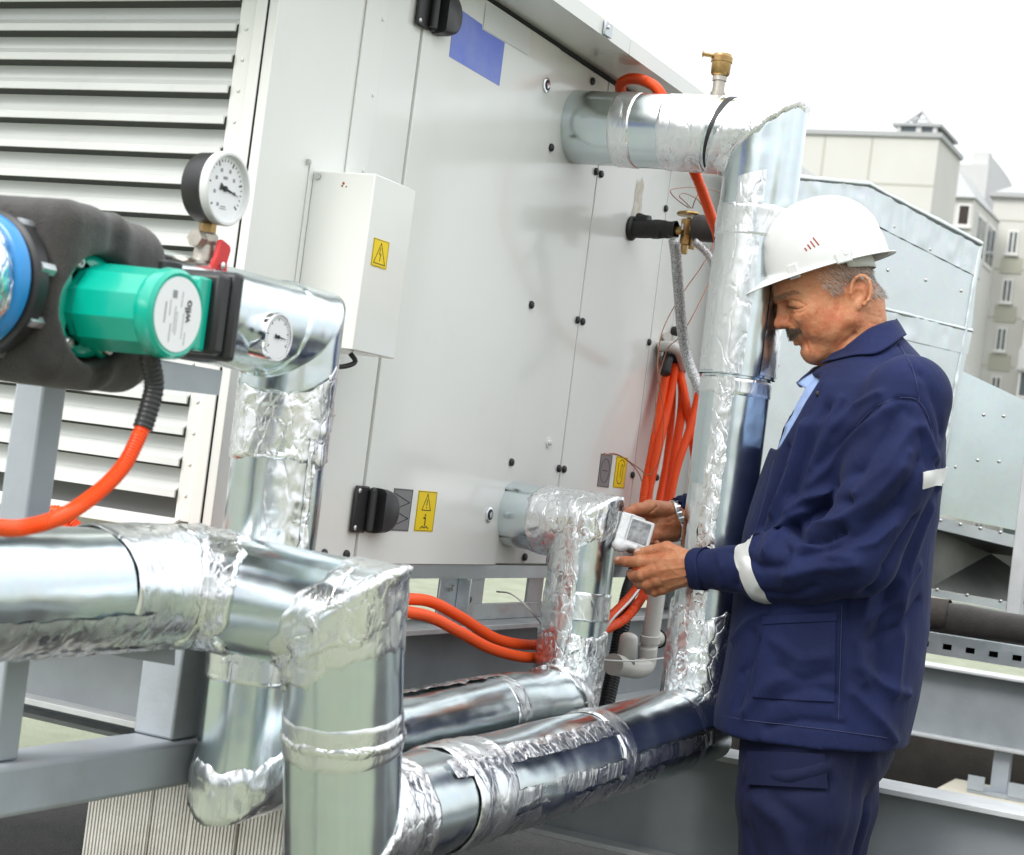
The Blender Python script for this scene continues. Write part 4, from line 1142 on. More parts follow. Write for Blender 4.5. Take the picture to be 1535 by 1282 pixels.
for k in range(8):
    t = 2 * math.pi * (k + .35) / 8; e = Md * math.cos(t) + Zd * math.sin(t)
    MB().cyl(fc - Ld * .032 + e * .079, fc - Ld * .010 + e * .079, .0075, n=6).build('flange_bolt', 'zinc_sheet', cp)
MB().lathe(V(-1.412, 1.745, 1.395), Ld, [(0, .072), (.02, .072)], n=nf_).build('blue_ring', 'blue_enamel', cp, smooth=True, angle=40)
# the inlet pipe beyond the pump
pc = [fc + Ld * .015, fc + Ld * .5]
ip = empty('insulated_pipe', 'crumpled foil pipe stub entering the blue ring left of the green pump', 'pipe', tuple(fc))
v, f = runpipe(pc, .0695, ds=.005, n=96, disp=crumple(.004, 22, 61)); mesh_obj('foil_wrap', v, f, 'foil_crumpled', ip, smooth=True)

# pump post, brackets and the low square beam
def sqpost(c, a, z0, z1, name='post', m='grey_steel_paint', parent=None, bev=.004):
    return MB().box((c[0] - a / 2, c[1] - a / 2, z0), (c[0] + a / 2, c[1] + a / 2, z1)).build(name, m, parent, bevel=bev)
XB = -1.490
zb1, zb0 = onX(0, 1150, XB)[2], onX(0, 1230, XB)[2]
p1 = onX(54, 640, -1.530)
ps = empty('pipe_support', 'bluish grey square steel post and low beam holding up the pump and foil pipe', 'pipe support', (-1.53, p1[1], .68))
sqpost(p1, .046, zb1 + .001, 1.290, parent=ps)
MB().box((XB - .08, 0.8, zb0), (XB, 2.20, zb1)).build('square_beam', 'grey_steel_paint', ps, bevel=.008)
p2 = onX(258, 1040, XB - .04)
sqpost(p2, .070, zb1 + .001, .955, parent=ps, name='stub_post')
MB().prism([onX(x, y, -1.42) for x, y in ((130, 976), (262, 998), (264, 945), (222, 950))], (-.004, 0, 0)).build('angle_bracket', 'grey_steel_paint', ps)
MB().prism([onX(x, y, -1.385) for x, y in ((236, 542), (334, 556), (328, 593), (232, 582))], (-.004, 0, 0)).build('angle_bracket', 'grey_steel_paint', ps)
w_1, w_2 = onX(236, 542, -1.391), onX(334, 556, -1.391)
MB().box((w_1[0] - .09, w_1[1], w_2[2] - .004), (w_1[0], w_2[1], w_2[2])).build('angle_bracket', 'grey_steel_paint', ps)
sqpost((XB - .04, 1.05), .07, 0, zb0 - .001, parent=ps, name='leg')

# stack of ribbed pale boards under the pipes
xl = onY(128, 1245, 2.62)[0]
bs = empty('board_stack', 'upright whitish ribbed boards standing on the dark roof under the foil pipes', 'boards', (xl + .3, 2.7, 0))
mat('ribbed_board', (.66, .645, .61), .75, var=.35, var_scale=9, var_col=(.52, .50, .46), bump=.5, bump_scale=90, bump_dist=.003, grime=.5, grime_col=(.28, .25, .21), grime_scale=8)
w_ = [.145, .09, .10, .08, .11]
x = xl
for k, w in enumerate(w_):
    dy = [0, .004, -.003, .006, 0, .003, -.004, .002][k]
    mb = MB().box((x, 2.62 + dy, .001), (x + w - .002, 2.95, .632 - .008 * (k % 3)))
    for j in range(int(w / .0075)):
        mb.box((x + .002 + j * .0075, 2.6165 + dy, .004), (x + .0055 + j * .0075, 2.6199 + dy, .62))
    mb.build('board', 'ribbed_board', bs)
    x += w

# ================================================================== hoses and cables
def hose(name, label, pts, r, m='orange_plastic', group=None, cat='conduit', corr=True, parts=(), pitch=.0042):
    if corr: v, f = conduit(pts, r, pitch=pitch)
    else: v, f = tube_geo(spline(pts, .008), r, 12)
    o = mesh_obj(name, v, f, m, None, smooth=True, angle=60 if corr else None)
    tag(o, label, cat, group)
    return o
XC = -1.525
# pump cable
c0 = mpt(.098, -.006, -.047)
XH = c0[0]
def hx(x, y, dx=0): return onX(x, y, XH + dx)
bt = [c0 + V(0, 0, .02), c0, hx(231, 575), hx(224, 610), hx(214, 642)]
r0 = empty('cable_conduit', 'orange conduit with black boot hanging from the green pump motor', 'conduit', tuple(c0))
v, f = conduit(bt, .0118, pitch=.006, depth=.0008); mesh_obj('rubber_boot', v, f, 'black_plastic', r0, smooth=True)
v, f = conduit([hx(216, 633), hx(210, 650), hx(186, 697), hx(148, 737), hx(95, 773), hx(40, 790, -.01), hx(0, 791, -.01), hx(-60, 780, -.02)], .0094, pitch=.0040)
mesh_obj('corrugated_tube', v, f, 'orange_plastic', r0, smooth=True, angle=60)
MB().lathe(c0 + V(0, 0, .012), V(0, 0, -1), [(0, .015), (.012, .015), (.016, .0125)], n=8).build('cable_gland', 'black_plastic', r0)
# two long hoses: from the cluster at the cabinet, behind the pipes and out at the left
def cx(x, y, X=XC): return onX(x, y, X)
hose('cable_conduit', 'upper of the two orange conduits sagging past the cabinet base', [cx(1012, 548, -1.55), cx(1003, 600, -1.54), cx(985, 680), cx(972, 745), cx(968, 830), cx(960, 872), cx(935, 905), cx(905, 932), cx(860, 962), cx(800, 967), cx(745, 958), cx(690, 925), cx(645, 902), cx(600, 897), cx(540, 888, -1.53), cx(470, 872, -1.54), onY(330, 850, 2.19), onY(200, 838, 2.17), onY(122, 796, 2.13), onY(85, 768, 2.11), onY(40, 790, 2.10), onY(-60, 860, 2.0)], .0112)
hose('cable_conduit', 'lower of the two orange conduits sagging past the cabinet base', [cx(1020, 552, -1.545), cx(1022, 610, -1.53), cx(1010, 690, -1.51), cx(1000, 750, -1.50), cx(985, 830, -1.50), cx(968, 885, -1.50), cx(940, 925, -1.50), cx(908, 944, -1.50), cx(860, 975, -1.49), cx(800, 986, -1.49), cx(740, 974, -1.49), cx(690, 948, -1.49), cx(645, 925, -1.50), cx(600, 916, -1.51), cx(540, 905, -1.52), cx(470, 890, -1.53), onY(330, 868, 2.17), onY(180, 850, 2.14), onY(100, 798, 2.10), onY(66, 774, 2.085), onY(0, 815, 2.06), onY(-70, 880, 1.95)], .0112)
hose('cable_conduit', 'leftmost orange conduit of the bundle hanging beside the round grey sticker', [cx(1000, 552, -1.56), cx(990, 610, -1.55), cx(975, 690, -1.54), cx(964, 750, -1.53), cx(958, 830, -1.53), cx(950, 880, -1.54), cx(940, 910, -1.56), cx(930, 950, -1.565)], .0105)
hose('cable_conduit', 'orange conduit crossing the bundle from the tall pipe down to the left', [cx(1062, 540, -1.50), cx(1048, 590, -1.49), cx(1035, 640, -1.48), cx(1015, 700, -1.48), cx(1003, 760, -1.48), cx(990, 850, -1.49), cx(975, 900, -1.52)], .0105)
hose('cable_conduit', 'rightmost orange conduit bending from the black boots towards the tall pipe', [cx(1016, 550, -1.55), cx(1026, 590, -1.52), cx(1036, 650, -1.50), cx(1043, 700, -1.49), cx(1050, 770, -1.49), cx(1048, 850, -1.50)], .0108)
hose('cable_conduit', 'short orange conduit between the bundle strands over the white cable', [cx(1008, 552, -1.56), cx(1007, 620, -1.555), cx(998, 700, -1.55), cx(985, 770, -1.545), cx(978, 850, -1.545)], .0102)
hose('cable_conduit', 'thick orange conduit arching over the top foil pipe and down behind it', [onX(930, 135, -1.545), onX(932, 124, -1.53), onX(948, 118, -1.50), onX(970, 123, -1.46), onX(990, 140, -1.42), onX(1012, 190, -1.38), onX(1040, 255, -1.36), onX(1052, 285, -1.345), onX(1066, 325, -1.33), onX(1078, 365, -1.32), onX(1080, 450, -1.34), onX(1070, 530, -1.40), onX(1062, 560, -1.45)], .0122)
# black boots on top of the bundle
bb = empty('cable_boots', 'two black boots where the orange bundle leaves the cabinet wall', 'cable boots', tuple(cx(1010, 545, -1.56)))
for a in ((1001, 532, 997, 560), (1013, 530, 1020, 560)):
    v, f = conduit([cx(a[0] + 2, a[1] - 3, -1.57), cx(a[0], a[1] + 6, -1.555), cx((a[0] + a[2]) / 2, (a[1] + a[3]) / 2, -1.55), cx(a[2], a[3], -1.545)], .0138, pitch=.005); mesh_obj('rubber_boot', v, f, 'black_plastic', bb, smooth=True)
wf = empty('conduit_elbow', 'white plastic conduit elbow on the cabinet wall above the orange bundle', 'conduit fitting', tuple(cx(1000, 520, -1.57)))
v, f = tube_geo(spline([onX(990, 520, -1.585), onX(996, 519, -1.56), onX(1008, 520, -1.54), onX(1020, 530, -1.53), onX(1026, 552, -1.53)], .004), .0135, 16); mesh_obj('elbow', v, f, 'old_white_plastic', wf, smooth=True)
MB().cyl(onX(994, 540, -1.587), onX(1000, 540, -1.56), .013, n=18).cyl(onX(996, 505, -1.587), onX(1001, 505, -1.57), .011, n=18).build('gland', 'old_white_plastic', wf, smooth=True, angle=40)
MB().lathe(onX(1008, 496, -1.587), (1, 0, 0), [(0, .011), (.012, .013), (.03, .013), (.034, .010)], n=20).build('black_knob', 'black_plastic', wf, smooth=True, angle=40)
hose('cable', 'thin white cable hanging beside the orange bundle', [cx(1040, 560, -1.55), cx(1041, 620, -1.55), cx(1036, 690, -1.55), cx(1030, 760, -1.55), cx(1024, 850, -1.55)], .0045, 'white_wire', cat='cable', corr=False)
hose('drain_hose', 'thick black corrugated hose running down beside the white drain trap', [cx(975, 780, -1.565), cx(955, 850, -1.555), cx(942, 890, -1.545), cx(932, 940, -1.54), cx(921, 1000, -1.535), cx(905, 1075, -1.53), cx(898, 1110, -1.55)], .0195, 'black_plastic', cat='hose', pitch=.007)
hose('cable', 'thin white cable from the mounting bracket to the lower foil riser', [cx(745, 887, -1.615), cx(765, 890, -1.55), cx(783, 903, -1.52), cx(800, 921, -1.50), cx(830, 960, -1.50)], .0018, 'white_wire', cat='cable', corr=False)
hose('cable', 'thin white cable looped in front of the white drain trap', [cx(850, 982, -1.46), cx(900, 989, -1.43), cx(940, 991, -1.41), cx(970, 990, -1.41), cx(1000, 986, -1.42), cx(1040, 984, -1.43)], .0018, 'white_wire', cat='cable', corr=False)
hose('cable', 'thin white cable along the orange conduits under the hands', [cx(985, 830, -1.47), cx(965, 872, -1.47), cx(945, 900, -1.47), cx(915, 932, -1.47), cx(880, 985, -1.50)], .0026, 'white_wire', cat='cable', corr=False)
# ---- white drain trap
dt = empty('drain_trap', 'white plastic condensate trap with a U bend under the hands', 'drain trap', tuple(onX(970, 1010, -1.45)))
XT = -1.455
def ct(x, y): return onX(x, y, XT)
v, f = tube_geo(spline([onX(992, 838, XT), ct(984, 895), ct(976, 950), ct(971, 985)], .01), .0205, 24); mesh_obj('down_pipe', v, f, 'old_white_plastic', dt, smooth=True)
v, f = tube_geo(spline([ct(971, 970), ct(970, 988), ct(966, 999), ct(955, 1003), ct(940, 1001), ct(922, 997)], .004), .0225, 24); mesh_obj('u_bend', v, f, 'old_white_plastic', dt, smooth=True)
MB().cyl(ct(928, 998), ct(919, 996), .0245, n=24).build('end_cap', 'old_white_plastic', dt, smooth=True, angle=40)
MB().lathe(ct(938, 992), ct(944, 948) - ct(938, 992), [(-.004, .0215), (.052, .0215), (.060, .019), (.065, .012), (.067, .004)], n=24).build('trap_leg', 'old_white_plastic', dt, smooth=True)
d_ = unit(ct(975, 950) - ct(974, 964))
MB().lathe(ct(974, 964), d_, [(0, .022), (.001, .0245), (.018, .0245), (.019, .022)], n=24).build('collar', 'old_white_plastic', dt, smooth=True, angle=40)
MB().cyl(ct(975, 958), ct(990, 957), .017, .0185, n=24).build('branch', 'old_white_plastic', dt, smooth=True, angle=40)
MB().lathe(ct(986, 958), unit(ct(1000, 957) - ct(975, 958)), [(0, .0185), (0, .0225), (.006, .0225), (.006, .0185)], n=28, cap0=False, cap1=False).build('seal_ring', 'black_tape', dt, smooth=True, angle=40)

# ---- expansion valve on the black lagged pipe
ev = empty('expansion_valve', 'brass expansion valve on the black lagged pipe beside the tall foil pipe', 'valve', tuple(onY(1027, 350, 3.735)))
YV = 3.735
def ey(x, y): return onY(x, y, YV)
e0, e1, e2, e3 = V(XP, YV, 1.840), ey(1014, 345), ey(1042, 342), ey(1118, 345)
v, f = runpipe([e0, e1], .0205, ds=.003, n=32, disp=crumple(.0028, 34, 5)); mesh_obj('lagged_pipe', v, f, 'black_tape', ev, smooth=True)
MB().lathe(V(XP + .001, YV, 1.840), (1, 0, 0), [(0, .0285), (.006, .029), (.011, .024), (.012, .018)], n=30).build('wall_rosette', 'black_tape', ev, smooth=True, angle=40)
v, f = runpipe([ey(955, 330), ey(972, 334)], .0155, ds=.003, n=24, disp=crumple(.003, 34, 7), caps=True); mesh_obj('lagging_lump', v, f, 'black_tape', ev, smooth=True)
v, f = runpipe([e2, e3], .031, ds=.004, n=36, disp=dent(.0008, 30), caps=True); mesh_obj('lagged_pipe', v, f, 'black_foam', ev, smooth=True)
MB().cyl(ey(1031, 329), ey(1029, 352), .0148, n=6).cyl(ey(1029, 352), ey(1026, 367), .0135, n=6).cyl(ey(1026, 366), ey(1025, 381), .0085, n=6).cyl(ey(1040, 350), ey(1036, 374), .0075, n=6).build('valve_body', 'brass', ev, bevel=.001)
MB().cyl(ey(1012, 346), ey(1044, 343), .010, n=18).build('valve_port', 'brass', ev, smooth=True, angle=40)
MB().lathe(ey(1032, 324), ey(1033, 312) - ey(1032, 324), [(0, .010), (.001, .026), (.004, .028), (.008, .026), (.011, .012)], n=28).build('diaphragm', 'brass', ev, smooth=True, angle=50)
MB().obox(ey(1023, 341) - FWD * .013, RGT * .0035, FWD * .001, UPV * .007).build('valve_label', 'dial_white', ev)
mat('braid_foil', (.74, .74, .74), .38, metal=.8, var=.5, var_scale=300, var_col=(.25, .25, .25), bump=.8, bump_scale=400, bump_dist=.002)
hose('lagged_tube', 'speckled silver tube dropping from the brass valve to the orange bundle', [onX(1010, 360, -1.42), onX(1013, 380, -1.42), onX(1017, 430, -1.42), onX(1022, 490, -1.42), onX(1030, 535, -1.41), onX(1044, 572, -1.38), onX(1058, 596, -1.35)], .0125, 'braid_foil', cat='tube', corr=False)
hose('lagged_tube', 'speckled silver tube curving right from the brass valve behind the pipe', [onX(1040, 362, -1.40), onX(1055, 374, -1.38), onX(1068, 392, -1.36), onX(1076, 420, -1.34), onX(1079, 460, -1.34)], .0095, 'braid_foil', cat='tube', corr=False)
def wire(label, pts, X=-1.40, r=.0011):
    hose('capillary_tube', label, [onX(x, y, X + (0.02 * math.sin(i))) for i, (x, y) in enumerate(pts)], r, 'copper', cat='copper tube', corr=False)
wire('long copper capillary looping from the brass valve down past the orange bundle', [(1069, 348), (1067, 372), (1050, 402), (1030, 430), (1005, 470), (990, 508), (986, 560), (995, 620), (990, 680), (975, 712), (955, 700), (925, 681), (905, 682)], -1.42)
wire('copper capillary coiled in a wide loop above the brass valve', [(1033, 312), (1018, 302), (1006, 290), (1008, 284), (1030, 281), (1050, 283), (1062, 288)])
wire('copper capillary standing in a tight bow above the brass valve', [(1036, 312), (1024, 300), (1018, 294), (1026, 290), (1044, 298), (1052, 308)])
wire('copper capillary arching right from the brass valve to the pipe', [(1038, 312), (1042, 300), (1050, 288), (1064, 284), (1078, 288)])
wire('copper capillary crossing from behind the tall pipe to the white elbow', [(1080, 385), (1060, 430), (1035, 480), (1016, 508), (1000, 525), (985, 580), (982, 650)], -1.44)
wire('copper capillary bowing over the two stickers beside the bundle', [(905, 680), (930, 684), (952, 702), (962, 722), (966, 752)], -1.56)

# ================================================================== ducts behind the man
Dn = V(.883, -.47, 0)
dA = P(1160, 560, 4.55)
def dk(x, y, off=0.0): return onPlane(x, y, dA + Dn * off, Dn)
du = empty('supply_duct', 'big galvanised sheet duct with sloping top edge behind the worker', 'duct', (float(dA[0]), float(dA[1]), .9))
tl, tm, tr, br_, bl = dk(1150, 262), dk(1300, 276), dk(1470, 366), dk(1376, 893), dk(1090, 893)
s1l, s1r = dk(1150, 420), dk(1456, 496)
back = -Dn * .9
def plate(name, poly, th, m, parent, **k): return MB().prism(poly, th).build(name, m, parent, **k)
tl2 = dk(1150, 262)
plate('duct_panel', [s1l + V(0, 0, .003), s1r + V(0, 0, .003), tr, tm, tl], -Dn * .02, 'duct_sheet', du)
plate('duct_panel', [bl, br_, s1r - V(0, 0, .003), s1l - V(0, 0, .003)], -Dn * .021, 'duct_sheet', du)
hz = unit(tr - br_); 
plate('duct_top', [tm - Dn * .022, tr - Dn * .022, tr + back, tm + back], V(0, 0, -.01), 'duct_sheet', du)
plate('duct_top', [tl - Dn * .022, tm - Dn * .022, tm + back, tl + back], V(0, 0, -.01), 'duct_sheet', du)
plate('duct_side', [tr - Dn * .022, br_ - Dn * .022, br_ + back, tr + back], unit(bl - br_) * .01, 'duct_sheet', du)
def seam(a, b, r, m='foil_fine', name='taped_seam', par=du, amp=.004, off=.004):
    v, f = runpipe([a + Dn * off, b + Dn * off], r, ds=.01, n=14, disp=crumple(amp, 16, 71)); 
    o = mesh_obj(name, v, f, m, par, smooth=True)
for (a, b, r) in ((tm, tr, .008), (s1l, s1r, .005), (tl, tm, .008), (tr, br_, .006)):
    seam(a, b, r, m='duct_sheet', amp=.0025, off=.0)
wd = unit(tr - tm); dn_ = unit(br_ - tr)
for (a, b, w, dd) in ((tm, tr, .095, dn_), (s1l, s1r, .07, dn_), (tl, tm, .075, dn_)):
    v0 = []; N = 80
    for k in range(N + 1):
        for j in range(7):
            v0.append(a + (b - a) * k / N + dd * w * j / 6 + Dn * .0015)
    v0 = np.array(v0); v0 += Dn * (.003 * np.abs(ridge(v0 * 14, 2, 5)))[:, None]
    fs = [(k * 7 + j, k * 7 + j + 1, (k + 1) * 7 + j + 1, (k + 1) * 7 + j) for k in range(N) for j in range(6)]
    mesh_obj('foil_tape', v0, fs, 'duct_sheet', du, smooth=True)
sc_ = MB().lathe(tuple(LOC[du.name]), Dn, [(0, .0055), (.002, .0045), (.003, .002)], n=10).build('duct_screw', 'steel_bolt', du, smooth=True)
for k, (x, y) in enumerate([(1340, 340), (1394, 374), (1446, 397), (1331, 405), (1388, 420), (1441, 436), (1166, 547), (1417, 607), (1411, 560), (1432, 700)]):
    p = dk(x, y) + Dn * .0005
    if k == 0: sc_.location = p - LOC[du.name]
    else: share('duct_screw', sc_, du, p)
# second duct, nearer the right edge, with its flanged inlet hood
sd_ = empty('outlet_duct', 'smaller galvanised duct with dark pyramid panel at the right edge', 'duct', tuple(P(1480, 800, 4.5)))
Y2 = 5.35
# its face stands a little behind the first duct's edge
e_ = V(-.10, 1.0, 0); Dn2 = unit(V(1.0, .12, 0)) * -1
Dn2 = V(.80, -.60, 0); dB = P(1440, 700, 5.0)
def d2(x, y, off=0.0): return onPlane(x, y, dB + Dn2 * off, Dn2)
q = [d2(1404, 770), d2(1620, 815), d2(1620, 640), d2(1442, 556)]
mat('zinc_dark_reflection', (.16, .165, .155), .35, metal=.8, var=.4, var_scale=6, bump=.2, bump_scale=8, bump_dist=.01)  # a dark reflection put into the colour of the pyramid panel
sheet_mat('wavy_sheet', (.60, .68, .69), .16, wob=.5, scratch=.0, dull=.05, wscale=1.7)
plate('duct_panel', q, -Dn2 * .02, 'wavy_sheet', sd_)
plate('duct_top', [q[3] - Dn2 * .021, q[2] - Dn2 * .021, q[2] - Dn2 * .9, q[3] - Dn2 * .9], V(0, 0, -.01), 'duct_sheet', sd_)
plate('flange', [d2(1402, 774, .03), d2(1620, 826, .03), d2(1620, 845, .03), d2(1400, 792, .03)], -Dn2 * .05, 'zinc_sheet', sd_)
hq = [d2(1398, 792), d2(1620, 845), d2(1620, 920), d2(1392, 882)]
ctr = d2(1485, 830, -.12)
mesh_obj('pyramid_panel', hq + [ctr], [(0, 1, 4), (1, 2, 4), (2, 3, 4), (3, 0, 4)], 'zinc_dark_reflection', sd_)
plate('flange', [d2(1388, 882, .03), d2(1620, 920, .03), d2(1620, 936, .03), d2(1386, 892, .03)], -Dn2 * .05, 'zinc_sheet', sd_)
for (x, y) in ((1410, 780), (1440, 786), (1470, 792), (1500, 798), (1530, 804), (1405, 884), (1450, 892), (1500, 901), (1475, 622), (1505, 624), (1466, 690), (1498, 692)):
    MB().lathe(d2(x, y, .031 if y > 760 else .001), Dn2, [(0, .0055), (.003, .0045), (.004, .002)], n=8).build('rivet', 'steel_bolt', sd_, smooth=True)
wpp = d2(1528, 850, .2)
MB().obox(wpp + V(0, 0, .15), V(.02, 0, 0), V(0, .02, 0), V(0, 0, .40)).build('corner_post', 'flange_paint', sd_, bevel=.003)
# lower duct piece glimpsed under the hood
q = [d2(1378, 893, .02), d2(1560, 925, .02), d2(1560, 990, .02), d2(1372, 960, .02)]
plate('duct_panel', q, -Dn2 * .5, 'wavy_sheet', sd_)
# black lagged pipes and slotted channel
mat('brown_foam', (.035, .030, .027), .85, var=.3, var_scale=30, bump=.8, bump_scale=300, bump_dist=.003, sheen=.3)
lp = empty('lagged_pipe', 'dark foam lagged pipe with a torn grey sleeve, right of the worker', 'pipe', tuple(onY(1420, 935, 4.6)))
v, f = runpipe([onY(1300, 912, 4.6), onY(1640, 958, 4.6)], .040, ds=.01, n=40, disp=dent(.003, 8)); mesh_obj('foam_sleeve', v, f, 'brown_foam', lp, smooth=True)
v, f = runpipe([onY(1300, 912, 4.6), onY(1423, 925, 4.6)], .0435, ds=.01, n=40, disp=dent(.004, 12)); mesh_obj('torn_sleeve', v, f, 'dark_upstand', lp, smooth=True)
lp2 = empty('lagged_pipe', 'second dark foam lagged pipe just under the one with the torn sleeve', 'pipe', tuple(onY(1420, 960, 4.75)))
v, f = runpipe([onY(1300, 938, 4.72), onY(1640, 985, 4.72)], .034, ds=.01, n=36, disp=dent(.003, 8, 5)); mesh_obj('foam_sleeve', v, f, 'brown_foam', lp2, smooth=True)
ch = empty('slotted_channel', 'galvanised slotted channel rail above the grey beam, right of the worker', 'channel', tuple(onY(1450, 975, 4.4)))
YC = 4.4
a_, b_ = onY(1310, 951, YC), onY(1640, 1003, YC)
a_[2] = b_[2] = onY(1450, 973, YC)[2]
xa, xb, zc = a_[0], b_[0], a_[2]
hh = .026
slots = [onY(x, y, YC)[0] for x, y in ((1384, 979), (1418, 985), (1453, 991), (1487, 996), (1522, 1002))]
dxs = slots[1] - slots[0]
cur = xa; cb_ = MB()
xs_ = []
k = slots[0]
while k - dxs > xa: k -= dxs
while k < xb: xs_.append(k); k += dxs
for sx in xs_:
    cb_.box((cur, YC, zc - hh), (sx - .011, YC + .003, zc + hh)); 
    cb_.box((sx - .011, YC, zc + .004), (sx + .011, YC + .003, zc + hh)).box((sx - .011, YC, zc - hh), (sx + .011, YC + .003, zc - .010)); cur = sx + .011
cb_.box((cur, YC, zc - hh), (xb, YC + .003, zc + hh))
cb_.build('web', 'zinc_sheet', ch)
MB().box((xa, YC + .0035, zc + hh - .003), (xb, YC + .045, zc + hh)).box((xa, YC + .0035, zc - hh), (xb, YC + .045, zc - hh + .003)).build('lips', 'zinc_sheet', ch)
MB().box((xa, YC + .046, zc - hh), (xb, YC + .049, zc + hh)).build('channel_back', 'dark_void', ch)
# ================================================================== the worker
DM = 3.45
SP = DM / FPX                       # metres per photograph pixel at his distance
BV = unit(sight(1230, 750))         # away from the viewer
CM = P(1230, 750, DM)
AR = unit(RGT - BV * np.dot(RGT, BV)); AU = unit(np.cross(AR, BV)); AU = AU if np.dot(AU, UPV) > 0 else -AU
def J(x, y, b=0.0):
    """measured point; b = pixels (at his scale) behind the middle plane of his body"""
    return onPlane(x, y, CM + BV * b * SP, BV)
def skinmat(name, base, red, rough):
    m = bpy.data.materials.new(name); m.use_nodes = True
    nt = m.node_tree; n, l = nt.nodes, nt.links; b = n['Principled BSDF']
    at = n.new('ShaderNodeAttribute'); at.attribute_name = 'flush'
    tc = n.new('ShaderNodeTexCoord')
    nz = n.new('ShaderNodeTexNoise'); nz.inputs['Scale'].default_value = 45; nz.inputs['Detail'].default_value = 6; nz.inputs['Roughness'].default_value = .65
    l.new(tc.outputs['Object'], nz.inputs['Vector'])
    ad = n.new('ShaderNodeMath'); ad.operation = 'MULTIPLY_ADD'; ad.inputs[1].default_value = 2.6; ad.inputs[2].default_value = -1.12
    l.new(nz.outputs['Fac'], ad.inputs[0])
    a2 = n.new('ShaderNodeMath'); a2.operation = 'ADD'; a2.use_clamp = True; l.new(ad.outputs[0], a2.inputs[0]); l.new(at.outputs['Fac'], a2.inputs[1])
    mx = n.new('ShaderNodeMix'); mx.data_type = 'RGBA'; l.new(a2.outputs[0], mx.inputs['Factor']); mx.inputs[6].default_value = (*base, 1); mx.inputs[7].default_value = (*red, 1)
    # fine blotches
    n2 = n.new('ShaderNodeTexNoise'); n2.inputs['Scale'].default_value = 260; n2.inputs['Detail'].default_value = 3
    l.new(tc.outputs['Object'], n2.inputs['Vector'])
    r2 = n.new('ShaderNodeMapRange'); r2.inputs['From Min'].default_value = .55; r2.inputs['From Max'].default_value = .75; r2.inputs['To Max'].default_value = .45
    l.new(n2.outputs['Fac'], r2.inputs['Value'])
    m2 = n.new('ShaderNodeMix'); m2.data_type = 'RGBA'; l.new(r2.outputs[0], m2.inputs['Factor']); l.new(mx.outputs[2], m2.inputs[6]); m2.inputs[7].default_value = (.30, .11, .06, 1)
    l.new(m2.outputs[2], b.inputs['Base Color'])
    b.inputs['Roughness'].default_value = rough; _in(b, 'Specular IOR Level', .42)
    _in(b, 'Subsurface Weight', .05); _in(b, 'Subsurface Scale', .005); b.inputs['Subsurface Radius'].default_value = (1, .35, .2)
    v = n.new('ShaderNodeTexVoronoi'); v.inputs['Scale'].default_value = 900; l.new(tc.outputs['Object'], v.inputs['Vector'])
    bp = n.new('ShaderNodeBump'); bp.inputs['Strength'].default_value = .55; bp.inputs['Distance'].default_value = .0009; l.new(v.outputs['Distance'], bp.inputs['Height'])
    n3 = n.new('ShaderNodeTexNoise'); n3.inputs['Scale'].default_value = 120; n3.inputs['Detail'].default_value = 5; l.new(tc.outputs['Object'], n3.inputs['Vector'])
    b2 = n.new('ShaderNodeBump'); b2.inputs['Strength'].default_value = .6; b2.inputs['Distance'].default_value = .0022; l.new(n3.outputs['Fac'], b2.inputs['Height']); l.new(bp.outputs[0], b2.inputs['Normal'])
    l.new(b2.outputs[0], b.inputs['Normal'])
    MATS[name] = m
skinmat('skin', (.55, .255, .128), (.47, .13, .055), .45)
def clothmat(name, base, weave=1400, var=.38, rough=.82, sheen=.03):
    m = mat(name, base, rough, spec=.25, var=var, var_scale=7, var_col=tuple(c * .72 for c in base), sheen=sheen)
    nt = m.node_tree; n, l = nt.nodes, nt.links; b = n['Principled BSDF']
    tc = n.new('ShaderNodeTexCoord')
    mp = n.new('ShaderNodeMapping'); mp.inputs['Rotation'].default_value = (0, .35, .5); mp.inputs['Scale'].default_value = (1, 1, .35); l.new(tc.outputs['Object'], mp.inputs['Vector'])
    w = n.new('ShaderNodeTexNoise'); w.inputs['Scale'].default_value = weave; w.inputs['Detail'].default_value = 2; l.new(mp.outputs[0], w.inputs['Vector'])
    f = n.new('ShaderNodeTexNoise'); f.inputs['Scale'].default_value = 34; f.inputs['Detail'].default_value = 5; f.inputs['Roughness'].default_value = .5; f.inputs['Distortion'].default_value = .5; l.new(mp.outputs[0], f.inputs['Vector'])
    b1 = n.new('ShaderNodeBump'); b1.inputs['Strength'].default_value = .35; b1.inputs['Distance'].default_value = .0008; l.new(w.outputs['Fac'], b1.inputs['Height'])
    b2 = n.new('ShaderNodeBump'); b2.inputs['Strength'].default_value = .5; b2.inputs['Distance'].default_value = .007; l.new(f.outputs['Fac'], b2.inputs['Height']); l.new(b1.outputs[0], b2.inputs['Normal'])
    l.new(b2.outputs[0], b.inputs['Normal'])
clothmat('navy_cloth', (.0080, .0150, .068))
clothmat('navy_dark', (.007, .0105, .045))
clothmat('shirt_cloth', (.36, .50, .84), var=.35)
clothmat('shirt_white', (.62, .66, .78), var=.1)
mat('reflective', (.60, .61, .60), .42, spec=.6, metal=.25, bump=.3, bump_scale=700, bump_dist=.0005)
mat('stitch', (.035, .042, .11), .8)
mat('helmet', (.64, .65, .64), .27, spec=.5, coat=.25, grime=.12, grime_col=(.55, .54, .48), grime_scale=12)
mat('helmet_band', (.62, .62, .56), .5, bump=.8, bump_scale=260, bump_dist=.003)
mat('logo_red', (.30, .05, .03), .5)
mat('hair_grey', (.50, .47, .44), .5, spec=.6)
mat('hair_light', (.76, .74, .71), .45, spec=.6)
mat('hair_dark', (.11, .085, .06), .5, spec=.5)
mat('wrap_film', (.82, .83, .84), .18, spec=.6, coat=.5, bump=.5, bump_scale=45, bump_dist=.008)
